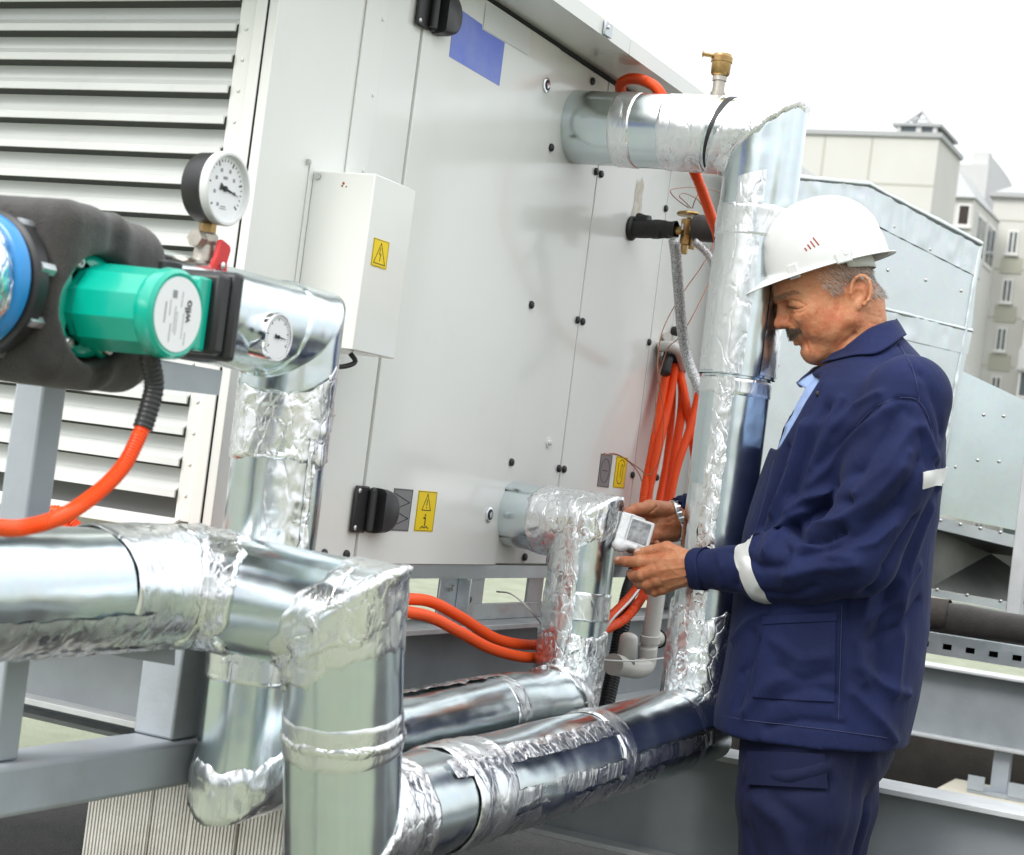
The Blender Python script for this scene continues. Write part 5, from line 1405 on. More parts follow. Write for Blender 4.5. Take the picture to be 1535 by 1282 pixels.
mat('screen_grey', (.13, .135, .14), .3, var=.8, var_scale=55, var_col=(.42, .43, .44), coat=.4, bump=.4, bump_scale=120, bump_dist=.003)

man = empty('person', 'grey haired man with moustache in navy workwear and white hard hat holding a small controller', 'person', tuple(onZ(1150, 1700, 0) * V(1, 1, 0)))

# ---- head, in its own axes (f forward along the face, u up, l away from the viewer)
phi = math.radians(7)
LAT = BV * math.cos(phi) - AR * math.sin(phi)
hf = unit(-.902 * AR - .431 * AU); hf = unit(hf - LAT * np.dot(hf, LAT))
hu = unit(np.cross(hf, LAT)); hu = hu if np.dot(hu, AU) > 0 else -hu
HO = J(1278, 445, 0)
def H(f, u, l=0.0): return HO + (hf * f + hu * u + LAT * l) * SP
def HE(f, u, l, rf, ru, rl, tilt=0.0):
    a = hf * math.cos(tilt) + hu * math.sin(tilt); b = hu * math.cos(tilt) - hf * math.sin(tilt)
    return s_ell(H(f, u, l), (a, b, LAT), (rf * SP, ru * SP, rl * SP))
def HC(p, q, ra, rb, **k): return s_cone(H(*p), H(*q), ra * SP, rb * SP, **k)
hd_ = Body(); K = SP
hd_.add(HE(28, 48, 0, 73, 70, 57))
hd_.add(HE(56, 2, 0, 45, 62, 47), 14 * K)
hd_.add(HE(64, 48, 0, 40, 34, 46), 10 * K)
hd_.add(HE(92, -10, 0, 17, 24, 27), 10 * K)
for s in (-1, 1):
    hd_.add(HE(72, 8, 32 * s, 24, 15, 16, -.3), 12 * K)
    hd_.add(HE(55, -20, 29 * s, 32, 30, 19), 14 * K)
    hd_.add(HC((86, -47, 12 * s), (24, -30, 40 * s), 13, 15), 12 * K)
    hd_.add(HC((24, -30, 40 * s), (6, 2, 47 * s), 14, 11), 10 * K)
    hd_.add(HC((100.5, 45, 5 * s), (85, 42, 28 * s), 6.0, 5.5), 6 * K); hd_.add(HC((85, 42, 28 * s), (68, 31, 40 * s), 5.2, 4.5), 6 * K)
hd_.add(HE(94, -45, 0, 13.5, 15, 19), 9 * K)
hd_.add(HE(64, -56, 0, 38, 20, 30), 12 * K)
hd_.add(HE(40, -48, 0, 36, 26, 36), 12 * K)
for s in (-1, 1):
    hd_.cut(HE(99, 29, 18 * s, 12, 10, 13), 8 * K)
    hd_.add(HE(81, 26, 21.5 * s, 13, 11.5, 13.5), 3 * K)
    hd_.cut(HC((90, 8, 20 * s), (74, 8, 38 * s), 1.6, 1.2), 5 * K)
hd_.add(HC((96.5, 39, 0), (113, 16, 0), 4.6, 6.6), 5 * K)
hd_.add(HE(115, 11, 0, 9.5, 8.5, 8.5), 5 * K)
hd_.add(HC((100, 26, 0), (104, 10, 0), 9, 11), 6 * K)
for s in (-1, 1):
    hd_.add(HE(106.5, 6.5, 8.5 * s, 8.5, 6.8, 5.2), 2.5 * K)
    hd_.cut(HE(110, 0.5, 5.2 * s, 4.2, 2.6, 2.4), 1.5 * K)
    hd_.cut(HC((100, 9, 14.5 * s), (90, -20, 25 * s), 1.4, 1.6), 5 * K)
    hd_.add(HC((107.5, -17, 0), (96, -19, 17 * s), 4.2, 2.6), 3 * K)
    hd_.add(HC((104.5, -26.5, 0), (94, -25, 15 * s), 4.8, 2.6), 3.5 * K)
    hd_.cut(HC((110, -21.3, 0), (95, -22, 20 * s), .9, .9), 1.5 * K)
hd_.cut(HC((106, -34, -10), (106, -34, 10), 3, 3), 5 * K)
# neck
nk0, nk1 = J(1283, 470, 0), J(1293, 580, 0)
hd_.add(s_cone(J(1284, 455, 0), J(1292, 590, 0), 42 * SP, 47 * SP), 12 * K)
hd_.add(s_cone(H(34, -44, 0), J(1262, 580, 0), 26 * SP, 30 * SP), 14 * K)
for s in (-1, 1):
    hd_.add(s_cone(H(-2, -22, 38 * s), J(1250, 585, 10 * s), 7 * SP, 6 * SP), 9 * K)
hd_.cut(s_cone(H(76, -68, -34), H(30, -52, -44), 1.6 * SP, 1.6 * SP), 5 * K)
# ears
for s in (-1, 1):
    hd_.add(HE(-3, -1, 52 * s, 15, 21, 7, .52), 3 * K)
    hd_.cut(HE(2, -3, 59.5 * s, 7.5, 10, 5.5, .52), 2.5 * K)
    hd_.cut(HE(-5, 9, 59.5 * s, 7, 6, 3.5, .52), 2.5 * K)
    pts = []
    for k in range(13):
        t = math.radians(-35 + 275 * k / 12)
        fx, uy = 14.5 * math.cos(t), 22.5 * math.sin(t)
        rx = fx * math.cos(.52) - uy * math.sin(.52); ry = fx * math.sin(.52) + uy * math.cos(.52)
        pts.append((-4 + rx, 0 + ry, (57 + 3.5 * (1 if rx < 0 else .2)) * s))
    for a, b in zip(pts[1:-1], pts[2:]): hd_.add(HC(a, b, 2.9, 2.9), 1.6 * K)
    hd_.add(HE(9, -18, 54 * s, 6, 7, 4.2), 3 * K)
    hd_.add(HE(11, -2, 55 * s, 3.4, 5, 3.2), 2 * K)
hl = HO - .27; hh_ = HO + .27
hv, hq_ = surface(lambda p, cull=None: hd_(p, cull), HO + V(-.24, -.24, -.20), HO + V(.24, .24, .20), .0021)
hv = smooth_mesh(hv, hq_, 1, .5)
def local(v): 
    r = (v - HO) / SP; return r @ hf, r @ hu, r @ LAT
def poly_dist(v, pts):
    d = np.full(len(v), 9.0)
    for a, b in zip(pts[:-1], pts[1:]):
        ba = b - a; h = np.clip((v - a) @ ba / (ba @ ba), 0, 1); d = np.minimum(d, np.linalg.norm(v - a - h[:, None] * ba, axis=1))
    return d
def on_surf(body, p, d, it=60, far=1.2):
    """march from p along d to the body's surface"""
    p = V(*p); d = unit(d); t = 0.0
    for _ in range(it):
        s_ = body((p + d * t)[None])[0]
        if s_ < 2e-4: return p + d * t
        t += max(s_ * .8, 2e-4)
        if t > far: return None
    return p + d * t
def snap(body, pts, off=-260):
    out = []
    for q in pts:
        h = on_surf(body, J(q[0], q[1], off), sight(q[0], q[1]))
        out.append(h if h is not None else J(q[0], q[1], 0))
    return out
nrm_ = vnormals(hv, hq_)
# wrinkles on the near side
for pts, am, wd_ in (([(1207, 457), (1215, 455), (1222, 452)], -.0004, 1.4), ([(1207, 461), (1215, 463), (1222, 465)], -.0004, 1.4), ([(1177, 453), (1186, 450.5), (1197, 452), (1206, 457)], -.0014, 1.5), ([(1181, 459.5), (1188, 462), (1195, 462.8), (1202, 461), (1209, 458)], -.0018, 1.3), ([(1183, 456), (1191, 457.5), (1199, 457)], .0007, 2.4),
                     ([(1170, 436), (1185, 430), (1205, 424), (1222, 419)], -.0009, 2.4), ([(1172, 441), (1190, 436), (1212, 430)], -.0006, 2.0),
                     ([(1186, 482), (1198, 496), (1208, 515), (1210, 522)], -.0018, 2.6), ([(1192, 474), (1206, 490), (1218, 502)], .0010, 6), ([(1209, 517), (1214, 530), (1213, 538)], -.0008, 3), ([(1270, 520), (1262, 540), (1245, 556)], -.0014, 3),
                     ([(1282, 500), (1274, 525), (1258, 548)], -.0010, 3), ([(1300, 470), (1312, 474), (1320, 476)], -.0006, 2), ([(1296, 482), (1310, 486), (1322, 488)], -.0006, 2),
                     ([(1182, 467), (1191, 470.5), (1201, 469), (1207, 465)], -.0010, 1.8), ([(1184, 464.5), (1193, 466.5), (1201, 465)], .0006, 1.8), ([(1222, 500), (1228, 515), (1226, 530)], -.0007, 3)):
    pl = snap(hd_, [(x, y) for x, y in pts])
    d = poly_dist(hv, pl); hv = hv + nrm_ * (1.35 * am * np.exp(-(d / (wd_ * SP)) ** 2))[:, None]
hv = hv + nrm_ * (.0004 * fbm(hv * 90, 3, 12))[:, None]
F_, U_, L_ = local(hv)
def gauss(f, u, l, r): return np.exp(-(((F_ - f) ** 2 + (U_ - u) ** 2 + (np.abs(L_) - l) ** 2) / (r * r)))
flush = .75 * gauss(113, 12, 2, 16) + .40 * gauss(72, -4, 40, 24) + .35 * gauss(40, -24, 44, 26) + .35 * gauss(2, 6, 60, 16) + .35 * gauss(102, -25, 5, 12) + .15 * gauss(40, -60, 20, 40)
# ---- hands
nh = Body()                                   # near hand: its back towards the viewer
W0 = J(1052, 856, -82)
def JC(p, q, ra, rb, **k): return s_cone(J(*p), J(*q), ra * SP, rb * SP, **k)
nh.add(JC((1075, 857, -88), (1030, 853, -74), 24, 22, ax=BV, sq=.72))
nh.add(JC((1030, 853, -74), (1002, 852, -64), 23, 22, ax=BV, sq=.62), 8 * K)
KN = {'i': (988, 841, -55), 'm': (983, 856, -62), 'r': (986, 870, -59), 'p': (994, 882, -50)}
for k in KN: nh.add(JC((1026, 845 + (KN[k][1] - 841) * .55, -72), KN[k], 11, 9.6), 5 * K)
def finger(b, pts, rs, k=2.2):
    for i in range(len(pts) - 1): b.add(JC(pts[i], pts[i + 1], rs[i], rs[i + 1]), (3.5 if i == 0 else k) * K)
finger(nh, [KN['i'], (960, 842.5, -50), (940, 842, -36), (926, 840.5, -22)], [9.6, 8.8, 8.2, 6.6])
finger(nh, [KN['m'], (962, 862, -56), (950, 864, -38), (945, 860, -20)], [9.8, 9.2, 8.2, 6.8])
finger(nh, [KN['r'], (970, 876, -52), (958, 875, -34), (953, 870, -18)], [9.2, 8.8, 7.8, 6.4])
finger(nh, [KN['p'], (982, 887, -44), (971, 884, -28), (967, 879, -14)], [8.4, 7.8, 7.0, 5.8])
finger(nh, [(1030, 838, -66), (1000, 822, -52), (976, 826, -46), (956, 829, -42)], [13, 10.5, 8.4, 6.6], 3)
nh.add(JC((1024, 842, -62), (998, 835, -50), 13, 11), 6 * K)
# tendons and knuckles
for k in ('i', 'm', 'r', 'p'):
    nh.add(s_ell(J(*KN[k]) - BV * 3 * SP, (AR, AU, BV), (8.5 * SP, 7.5 * SP, 7.5 * SP)), 3 * K)
lo, hi_ = J(990, 856, -50) - .17, J(990, 856, -50) + .17
nv, nq = surface(lambda p, cull=None: nh(p, cull), lo, hi_, .0017)
nv = smooth_mesh(nv, nq, 1, .5)
nn_ = vnormals(nv, nq)
for pts, am, wd_ in (([(1032, 838), (1010, 838), (992, 839)], .0013, 2.2), ([(1034, 850), (1012, 852), (990, 855)], .0014, 2.2), ([(1035, 861), (1014, 866), (994, 870)], .0013, 2.2), ([(1034, 870), (1018, 877), (1002, 882)], .0010, 2.2),
                     ([(1030, 866), (1012, 858), (1000, 846)], .0008, 2.0),
                     ([(1033, 832), (1018, 826), (1005, 822)], .0010, 2.0), ([(962, 834), (961, 843), (963, 851)], -.0007, 1.3), ([(966, 834), (965, 843), (967, 851)], -.0007, 1.3), ([(942, 836), (941, 842), (942, 849)], -.0006, 1.2),
                     ([(978, 820), (976, 827), (979, 833)], -.0007, 1.3), ([(963, 856), (963, 863), (966, 869)], -.0006, 1.3), ([(980, 845), (970, 852), (962, 853)], -.0016, 2.0)):
    pl = snap(nh, pts); d = poly_dist(nv, pl); nv = nv + nn_ * (am * np.exp(-(d / (wd_ * SP)) ** 2))[:, None]
fh = Body()                                   # far hand: palm towards the viewer
fh.add(JC((1060, 772, 176), (1022, 782, 150), 22, 23, ax=AU, sq=1.0))
fh.add(JC((1022, 782, 150), (985, 785, 118), 23, 22), 8 * K)
fh.add(JC((1006, 768, 132), (975, 762, 92), 17, 14), 6 * K)
fh.add(JC((1008, 800, 132), (982, 802, 104), 14, 13), 6 * K)
for q in ((962, 776, 96), (958, 786, 100), (962, 797, 102), (972, 806, 100)): fh.add(JC((1000, 786, 130), q, 13, 9.5), 5 * K)
finger(fh, [(975, 762, 92), (953, 764, 66), (934, 771, 44)], [12.5, 9.6, 6.8], 3)
finger(fh, [(962, 776, 96), (934, 776, 80), (920, 786, 62), (912, 799, 44)], [9.6, 8.6, 8.2, 7.2])
finger(fh, [(958, 786, 100), (932, 792, 84), (924, 802, 64), (930, 812, 46)], [9.6, 8.8, 8.2, 7])
finger(fh, [(962, 797, 102), (942, 808, 84), (938, 818, 64), (946, 824, 50)], [9, 8.4, 7.8, 6.6])
finger(fh, [(972, 806, 100), (970, 816, 82), (976, 820, 62), (984, 815, 46)], [8.4, 7.6, 7, 5.6])
lo, hi_ = J(985, 790, 110) - .18, J(985, 790, 110) + .18
fv, fq_ = surface(lambda p, cull=None: fh(p, cull), lo, hi_, .0017)
fv = smooth_mesh(fv, fq_, 1, .5); fn2 = vnormals(fv, fq_)
for pts, am, wd_ in (([(985, 760), (975, 768), (968, 774)], -.0022, 2.4), ([(1005, 783), (985, 784), (968, 783)], -.0012, 1.8), ([(1014, 770), (1000, 776), (985, 775)], -.0008, 1.6), ([(1018, 762), (1015, 780), (1016, 800)], -.0008, 1.5)):
    pl = snap(fh, pts); d = poly_dist(fv, pl); fv = fv + fn2 * (am * np.exp(-(d / (wd_ * SP)) ** 2))[:, None]

# ---- torso sections of the clothes: photograph row, front, back, half width
TS = np.array([(478, 1296, 1337, 24), (505, 1282, 1352, 50), (535, 1256, 1378, 80), (558, 1222, 1390, 108), (585, 1196, 1399, 134), (640, 1166, 1410, 158), (700, 1146, 1412, 156), (780, 1120, 1400, 150), (860, 1104, 1392, 150),
               (940, 1094, 1387, 152), (1010, 1084, 1376, 156), (1060, 1072, 1364, 160), (1100, 1064, 1354, 163), (1122, 1064, 1350, 164)], float)
def torso(shrink=0.0, hem=True):
    def f(p):
        r = (p - CM) ; a = r @ AR; c = r @ AU; b = r @ BV
        y = 750 - c / SP; x = 1230 + a / SP; bb = b / SP
        yy = np.clip(y, TS[0, 0], TS[-1, 0])
        fr_ = np.interp(yy, TS[:, 0], TS[:, 1]) + shrink; bk = np.interp(yy, TS[:, 0], TS[:, 2]) - shrink; hw = np.interp(yy, TS[:, 0], TS[:, 3]) - shrink
        cxx = (fr_ + bk) / 2; ax = (bk - fr_) / 2
        n_ = 2.35
        q = (np.abs((x - cxx) / ax) ** n_ + np.abs(bb / hw) ** n_) ** (1 / n_)
        d = (q - 1) * np.minimum(ax, hw) * .9
        hemy = TS[-1, 0] - 14 - (x - 1350) * (-.08) * 0 - 22 * np.clip((1330 - x) / 260, 0, 1)
        d = np.maximum(d, y - hemy) if hem else d
        d = np.maximum(d, TS[0, 0] - y)
        return d * SP
    f.c = CM; f.r = 2.0
    return f
jk = Body()
jk.add(torso())
SHN, ELN = (1362, 596, -148), (1284, 832, -172)
jk.add(JC(SHN, (1335, 705, -172), 60, 62), 26 * K)
arm_parts = [JC((1335, 705, -172), ELN, 62, 57), JC(ELN, (1215, 848, -150), 57, 50), JC((1215, 848, -150), (1150, 856, -124), 50, 45), JC((1150, 856, -124), (1095, 853, -100), 43, 33), JC((1095, 853, -100), (1046, 853, -80), 32, 28.5)]
for i, a in enumerate(arm_parts): jk.add(a, (5 if i == 0 else 10) * K)
jk.add(JC((1290, 590, 148), (1250, 700, 175), 58, 58), 26 * K)
jk.add(JC((1250, 700, 175), (1215, 800, 205), 56, 50), 8 * K)
jk.add(JC((1215, 800, 205), (1110, 775, 195), 48, 38), 8 * K)
jk.add(JC((1110, 775, 195), (1024, 769, 162), 36, 29), 8 * K)
# opening at the chest and hollow cuffs
_ld = unit(AR * -74 + AU * -118); _ln = unit(AR * 118 - AU * 74); jk.cut(s_box(J(1161, 600.6, -28), (_ld, _ln, BV), (62 * SP, 45 * SP, 92 * SP), .004), 2 * K)
jk.cut(JC((1296, 440, 0), (1296, 500, 0), 47, 52), 3 * K)
jk.cut(JC((1040, 853, -78), (1000, 853, -66), 24.5, 24.5), 1.5 * K)
jk.cut(JC((1020, 770, 160), (985, 774, 140), 25, 25), 1.5 * K)
jlo = np.min([J(x, y, b) for x in (990, 1450) for y in (440, 1160) for b in (-290, 290)], 0); jhi = np.max([J(x, y, b) for x in (990, 1450) for y in (440, 1160) for b in (-290, 290)], 0)
jv, jq = surface(lambda p, cull=None: jk(p), jlo, jhi, .0052)
jv = smooth_mesh(jv, jq, 2, .5)
jn = vnormals(jv, jq)
# cloth folds: ridges (+) and valleys (-)
folds = [  # sleeve
    ([(1128, 812), (1142, 806), (1160, 812), (1178, 800)], .006, 9), ([(1150, 830), (1165, 800), (1188, 776), (1206, 768)], .011, 11), ([(1192, 790), (1206, 806), (1232, 808), (1262, 796)], -.013, 9), ([(1186, 768), (1210, 748), (1246, 738)], .012, 10), ([(1212, 775), (1240, 764), (1275, 752)], -.010, 9),
    ([(1222, 792), (1262, 780), (1310, 748), (1352, 700)], .008, 13), ([(1200, 832), (1246, 822), (1300, 800), (1346, 760)], -.008, 13), ([(1180, 862), (1230, 850), (1282, 846)], .007, 13), ([(1250, 738), (1290, 706), (1330, 650), (1350, 612)], -.007, 12), ([(1284, 742), (1330, 700), (1368, 640)], .007, 12),
    ([(1300, 790), (1345, 750), (1380, 690)], -.006, 11), ([(1216, 726), (1260, 680), (1300, 640), (1335, 612)], .007, 11), ([(1232, 700), (1270, 655), (1315, 618)], -.006, 8), ([(1098, 826), (1108, 850), (1104, 878)], -.004, 6), ([(1076, 826), (1082, 850), (1080, 878)], .003, 6),
    ([(1148, 890), (1180, 892), (1220, 880)], -.004, 9), ([(1120, 835), (1140, 850), (1170, 850)], -.006, 8), ([(1360, 620), (1385, 660), (1392, 700)], -.004, 9),
    ([(1170, 800), (1182, 826), (1178, 856)], -.006, 6), ([(1206, 812), (1236, 830), (1275, 836)], .006, 8), ([(1300, 740), (1336, 716), (1362, 680)], .006, 8), ([(1270, 820), (1310, 812), (1340, 786)], .006, 8), ([(1250, 640), (1284, 610), (1320, 590)], .005, 8), ([(1384, 640), (1400, 680), (1404, 730)], .005, 8), ([(1380, 560), (1400, 600), (1412, 650)], -.004, 8),
    ([(1300, 930), (1340, 900), (1376, 850)], .006, 9), ([(1306, 960), (1346, 940), (1378, 900)], -.006, 8), ([(1290, 1000), (1330, 1030), (1360, 1040)], .006, 9), ([(1100, 960), (1124, 930), (1146, 916)], .005, 8), ([(1110, 1010), (1126, 990), (1136, 960)], -.005, 7), ([(1160, 960), (1200, 990), (1240, 984)], .004, 9), ([(1170, 1000), (1205, 1020), (1244, 1010)], -.004, 9),
    # body
    ([(1150, 1092), (1200, 1080), (1262, 1086)], -.004, 8), ([(1268, 900), (1262, 980), (1258, 1070)], -.004, 6), ([(1120, 1068), (1150, 1030), (1190, 1010)], .006, 12), ([(1300, 900), (1284, 960), (1296, 1020)], .007, 14), ([(1330, 880), (1316, 950), (1322, 1010)], -.007, 14), ([(1350, 870), (1350, 960), (1340, 1040)], .006, 12),
    ([(1372, 780), (1330, 850), (1300, 890)], -.008, 12), ([(1392, 760), (1362, 850), (1350, 900)], .006, 12), ([(1128, 950), (1122, 1000), (1108, 1060)], -.005, 9), ([(1180, 670), (1162, 730), (1140, 790)], -.006, 8), ([(1206, 640), (1186, 710), (1160, 770)], .008, 11), ([(1240, 610), (1210, 680), (1190, 740)], -.008, 11), ([(1262, 600), (1236, 660), (1214, 700)], .006, 9), ([(1160, 1050), (1220, 1030), (1250, 1040)], -.004, 9), ([(1280, 1040), (1320, 1080), (1340, 1110)], .005, 12),
    # seams
    ([(1348, 516), (1368, 552), (1377, 590), (1378, 604)], -.0035, 3), ([(1284, 640), (1310, 612), (1345, 597), (1378, 602), (1396, 640), (1404, 700)], -.0045, 3.2), ([(1232, 578), (1204, 640), (1178, 700), (1150, 770), (1128, 820)], -.003, 3),
]
for pts, am, wd_ in folds:
    pl = snap(jk, pts); d = poly_dist(jv, pl); jv = jv + jn * (2.0 * am * (.45 * np.exp(-(d / (wd_ * SP * .9)) ** 2) + .55 * np.exp(-d / (wd_ * SP * .5))))[:, None]
rel = jv - CM
diag = np.stack([rel @ AR * 7 + rel @ AU * 5, rel @ AU * 2.2 - rel @ AR * 2.2, rel @ BV * 6], 1)
jv = jv + jn * (.0030 * ridge(diag * 1.1, 2, 41) * (.6 + .4 * vnoise(rel * 5, 3)))[:, None]
hemd = poly_dist(jv, [J(1000, 1094, -160), J(1350, 1114, -160)])
np_mesh('jacket', jv, jq, 'navy_cloth', man, label='navy work jacket with white bands')

def patch(body, c4, nu, nv_, name, m, lift=.0012, th=.0018, parent=man, d=BV, off=-290, wob=.0, disp=None, edge=True):
    """thin sheet laid on a surface; c4 = four corners in measured coordinates"""
    vs = []
    for j in range(nv_ + 1):
        for i in range(nu + 1):
            a, b = i / nu, j / nv_
            q = (V(*c4[0]) * (1 - a) + V(*c4[1]) * a) * (1 - b) + (V(*c4[3]) * (1 - a) + V(*c4[2]) * a) * b
            if wob: q = q + wob * math.sin(a * 5 + b * 7)
            h = on_surf(body, J(q[0], q[1], off), sight(q[0], q[1]))
            vs.append(h if h is not None else J(q[0], q[1], 0))
    vs = np.array(vs); fs = [(j * (nu + 1) + i, j * (nu + 1) + i + 1, (j + 1) * (nu + 1) + i + 1, (j + 1) * (nu + 1) + i) for j in range(nv_) for i in range(nu)]
    nr = -vnormals(vs, fs); nr = np.where((nr @ BV)[:, None] > 0, -nr, nr)
    return vs, fs, nr
def apply_folds(vs, nr):
    for pts, am, wd_ in folds:
        pl = FOLDC.setdefault(id(pts), None) or snap(jk, pts); FOLDC[id(pts)] = pl
        d = poly_dist(vs, pl); vs = vs + nr * (2.0 * am * (.45 * np.exp(-(d / (wd_ * SP * .9)) ** 2) + .55 * np.exp(-d / (wd_ * SP * .5))))[:, None]
    rel = vs - CM; diag = np.stack([rel @ AR * 7 + rel @ AU * 5, rel @ AU * 2.2 - rel @ AR * 2.2, rel @ BV * 6], 1)
    return vs + nr * (.0030 * ridge(diag * 1.1, 2, 41) * (.6 + .4 * vnoise(rel * 5, 3)))[:, None]
FOLDC = {}
def thick(name, vs, fs, nr, nu, nv_, m, lift, th, parent=man, label=None):
    n0 = len(vs); top = vs + nr * (lift + th); bot = vs + nr * (lift - .004)
    W = nu + 1; rim = [i for i in range(nu)] + [nu + j * W for j in range(nv_)] + [nv_ * W + i for i in range(nu, 0, -1)] + [j * W for j in range(nv_, 0, -1)]
    F2 = [tuple(f) for f in fs] + [(rim[k], rim[(k + 1) % len(rim)], rim[(k + 1) % len(rim)] + n0, rim[k] + n0) for k in range(len(rim))]
    return mesh_obj(name, np.concatenate([top, bot]), F2, m, parent, smooth=True, angle=55, label=label)
for nm, c4, nu, nw, m, li, th in (('pocket', [(1146, 926), (1253, 920), (1251, 1052), (1133, 1046)], 22, 22, 'navy_cloth', .0010, .0034),
                              ('pocket_hem', [(1145, 924), (1254, 918), (1254, 930), (1145, 936)], 22, 3, 'navy_cloth', .0040, .0028),
                              ('reflective_band', [(1385, 708), (1420, 700), (1414, 724), (1382, 733)], 10, 5, 'reflective', .0004, .0012)):
    vs, fs, nr = patch(jk, c4, nu, nw, nm, m); vs = apply_folds(vs, nr); thick(nm, vs, fs, nr, nu, nw, m, li, th)
# reflective band round the forearm
def ringband(body, c, axis, w, m, name, n=64, rows=4, R=.12, skew=0.0, lift=.0012):
    axis = unit(axis); a = unit(np.cross(axis, BV)); b = np.cross(axis, a); vs = []
    for j in range(rows + 1):
        for k in range(n):
            t = 2 * math.pi * k / n; d = math.cos(t) * a + math.sin(t) * b
            o = c + axis * (w * (j / rows - .5) + skew * math.cos(t) + .003 * math.sin(3 * t + 1))
            h = on_surf(body, o + d * R, -d, far=R)
            vs.append(h if h is not None else o + d * .03)
    vs = np.array(vs); fs = [(j * n + k, j * n + (k + 1) % n, (j + 1) * n + (k + 1) % n, (j + 1) * n + k) for j in range(rows) for k in range(n)]
    nr = vs - np.repeat([c], len(vs), 0); nr -= np.outer(nr @ axis, axis); nr /= np.linalg.norm(nr, axis=1)[:, None]
    return vs, fs, nr
vs, fs, nr = ringband(Body().add(arm_parts[2]).add(arm_parts[3], 10 * K), J(1137, 857, -118), J(1095, 853, -100) - J(1150, 856, -124), .036, 'reflective', 'reflective_band', R=.10, skew=-.022)
vs = apply_folds(vs, nr)
mesh_obj('reflective_band', vs + nr * .0022, fs, 'reflective', man, smooth=True)
cf_ = Body().add(arm_parts[4]); ca_ = J(1046, 853, -80) - J(1095, 853, -100)
vs, fs, nr = ringband(cf_, J(1049, 853, -81.5), ca_, .026, 'x', 'x', R=.08, rows=6)
co = mesh_obj('cuff', vs + nr * (.0022 + .0006 * fbm(vs * 40, 2, 3))[:, None], fs, 'navy_cloth', man, smooth=True); _s = co.modifiers.new('solid', 'SOLIDIFY'); _s.thickness = .0025; _s.offset = 0
vs, fs, nr = ringband(Body().add(JC((1110, 775, 195), (1024, 769, 162), 36, 29)), J(1030, 769.5, 164.5), J(1024, 769, 162) - J(1110, 775, 195), .022, 'x', 'x', R=.08, rows=4)
co = mesh_obj('cuff', vs + nr * .002, fs, 'navy_cloth', man, smooth=True); _s = co.modifiers.new('solid', 'SOLIDIFY'); _s.thickness = .0025; _s.offset = 0
for pts in ([(1348, 516), (1368, 552), (1377, 590), (1378, 604)], [(1284, 640), (1310, 612), (1345, 597), (1378, 602), (1396, 640), (1404, 700)], [(1150, 932), (1150, 990), (1140, 1042)], [(1140, 1043), (1190, 1050), (1246, 1049)], [(1249, 930), (1249, 990), (1247, 1046)], [(1076, 1072), (1140, 1082), (1240, 1094), (1330, 1106)], [(1262, 905), (1260, 980), (1257, 1080)], [(1160, 690), (1140, 770), (1124, 820)]):
    q_ = spline([V(x, y, 0) for x, y in pts], 6.0)
    h_ = np.array(snap(jk, [(a[0], a[1]) for a in q_])); h_ = apply_folds(h_, np.tile(-BV, (len(h_), 1)))
    v_, f_ = tube_geo(h_ - BV * .0012, .00075, 5); mesh_obj('seam_stitching', v_, f_, 'stitch', man, smooth=True)
# buttons / snap
sn = on_surf(jk, J(1226, 590, -290), sight(1226, 590))
MB().lathe(sn + BV * .001, -BV, [(0, .005), (.003, .0045), (.0035, .002)], n=16).build('snap_button', 'print_black', man, smooth=True)

# ---- collar: two leaves round the neck
def leaf(side, inner, outer, name, m, th=.003, bulge=.004, N=30, R=9, over=None, gap=.0045):
    """collar leaf between two curves; where it would sink into the garment below (over) it is lifted to lie on it"""
    a = spline([J(x, y, b * side) for x, y, b in inner], .002); b_ = spline([J(x, y, b * side) for x, y, b in outer], .002)
    ia = np.linspace(0, len(a) - 1, N).astype(int); ib = np.linspace(0, len(b_) - 1, N).astype(int)
    ctr = J(1285, 545, 0); vs = []
    for i in range(N):
        for j in range(R):
            t = j / (R - 1); p = a[ia[i]] * (1 - t) + b_[ib[i]] * t
            o = unit(p - ctr); p = p + o * bulge * math.sin(math.pi * t)
            if over is not None:
                for _ in range(8):
                    s_ = over(p[None])[0]
                    if s_ >= gap: break
                    p = p + unit(-BV * side * .55 + AU * .6 + o * .4) * (gap - s_)
            vs.append(p)
    vs = np.array(vs); fs = [(i * R + j, i * R + j + 1, (i + 1) * R + j + 1, (i + 1) * R + j) for i in range(N - 1) for j in range(R - 1)]
    o = mesh_obj(name, vs, fs, m, man, smooth=True)
    s_ = o.modifiers.new('solid', 'SOLIDIFY'); s_.thickness = th; s_.offset = 0
    return o
inn = [(1343, 484, 0), (1338, 490, 30), (1318, 508, 50), (1290, 529, 57), (1268, 546, 53), (1252, 560, 46), (1246, 566, 42)]
out = [(1352, 512, 0), (1350, 520, 40), (1334, 536, 78), (1308, 552, 98), (1283, 568, 98), (1264, 579, 90), (1250, 578, 66)]
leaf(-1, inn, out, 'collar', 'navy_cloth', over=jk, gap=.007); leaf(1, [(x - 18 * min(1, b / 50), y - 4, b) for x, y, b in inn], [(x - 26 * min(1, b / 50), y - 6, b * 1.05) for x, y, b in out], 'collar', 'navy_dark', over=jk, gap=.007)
inn2 = [(1339, 479, 0), (1333, 484, 28), (1314, 501, 47), (1287, 522, 54), (1259, 543, 49), (1234, 562, 34), (1222, 575, 16)]
out2 = [(1344, 487, 0), (1339, 494, 31), (1319, 512, 51), (1291, 533, 58), (1262, 554, 53), (1238, 570, 39), (1226, 582, 22)]
leaf(-1, inn2, out2, 'shirt_collar', 'shirt_white', th=.002, bulge=.001)
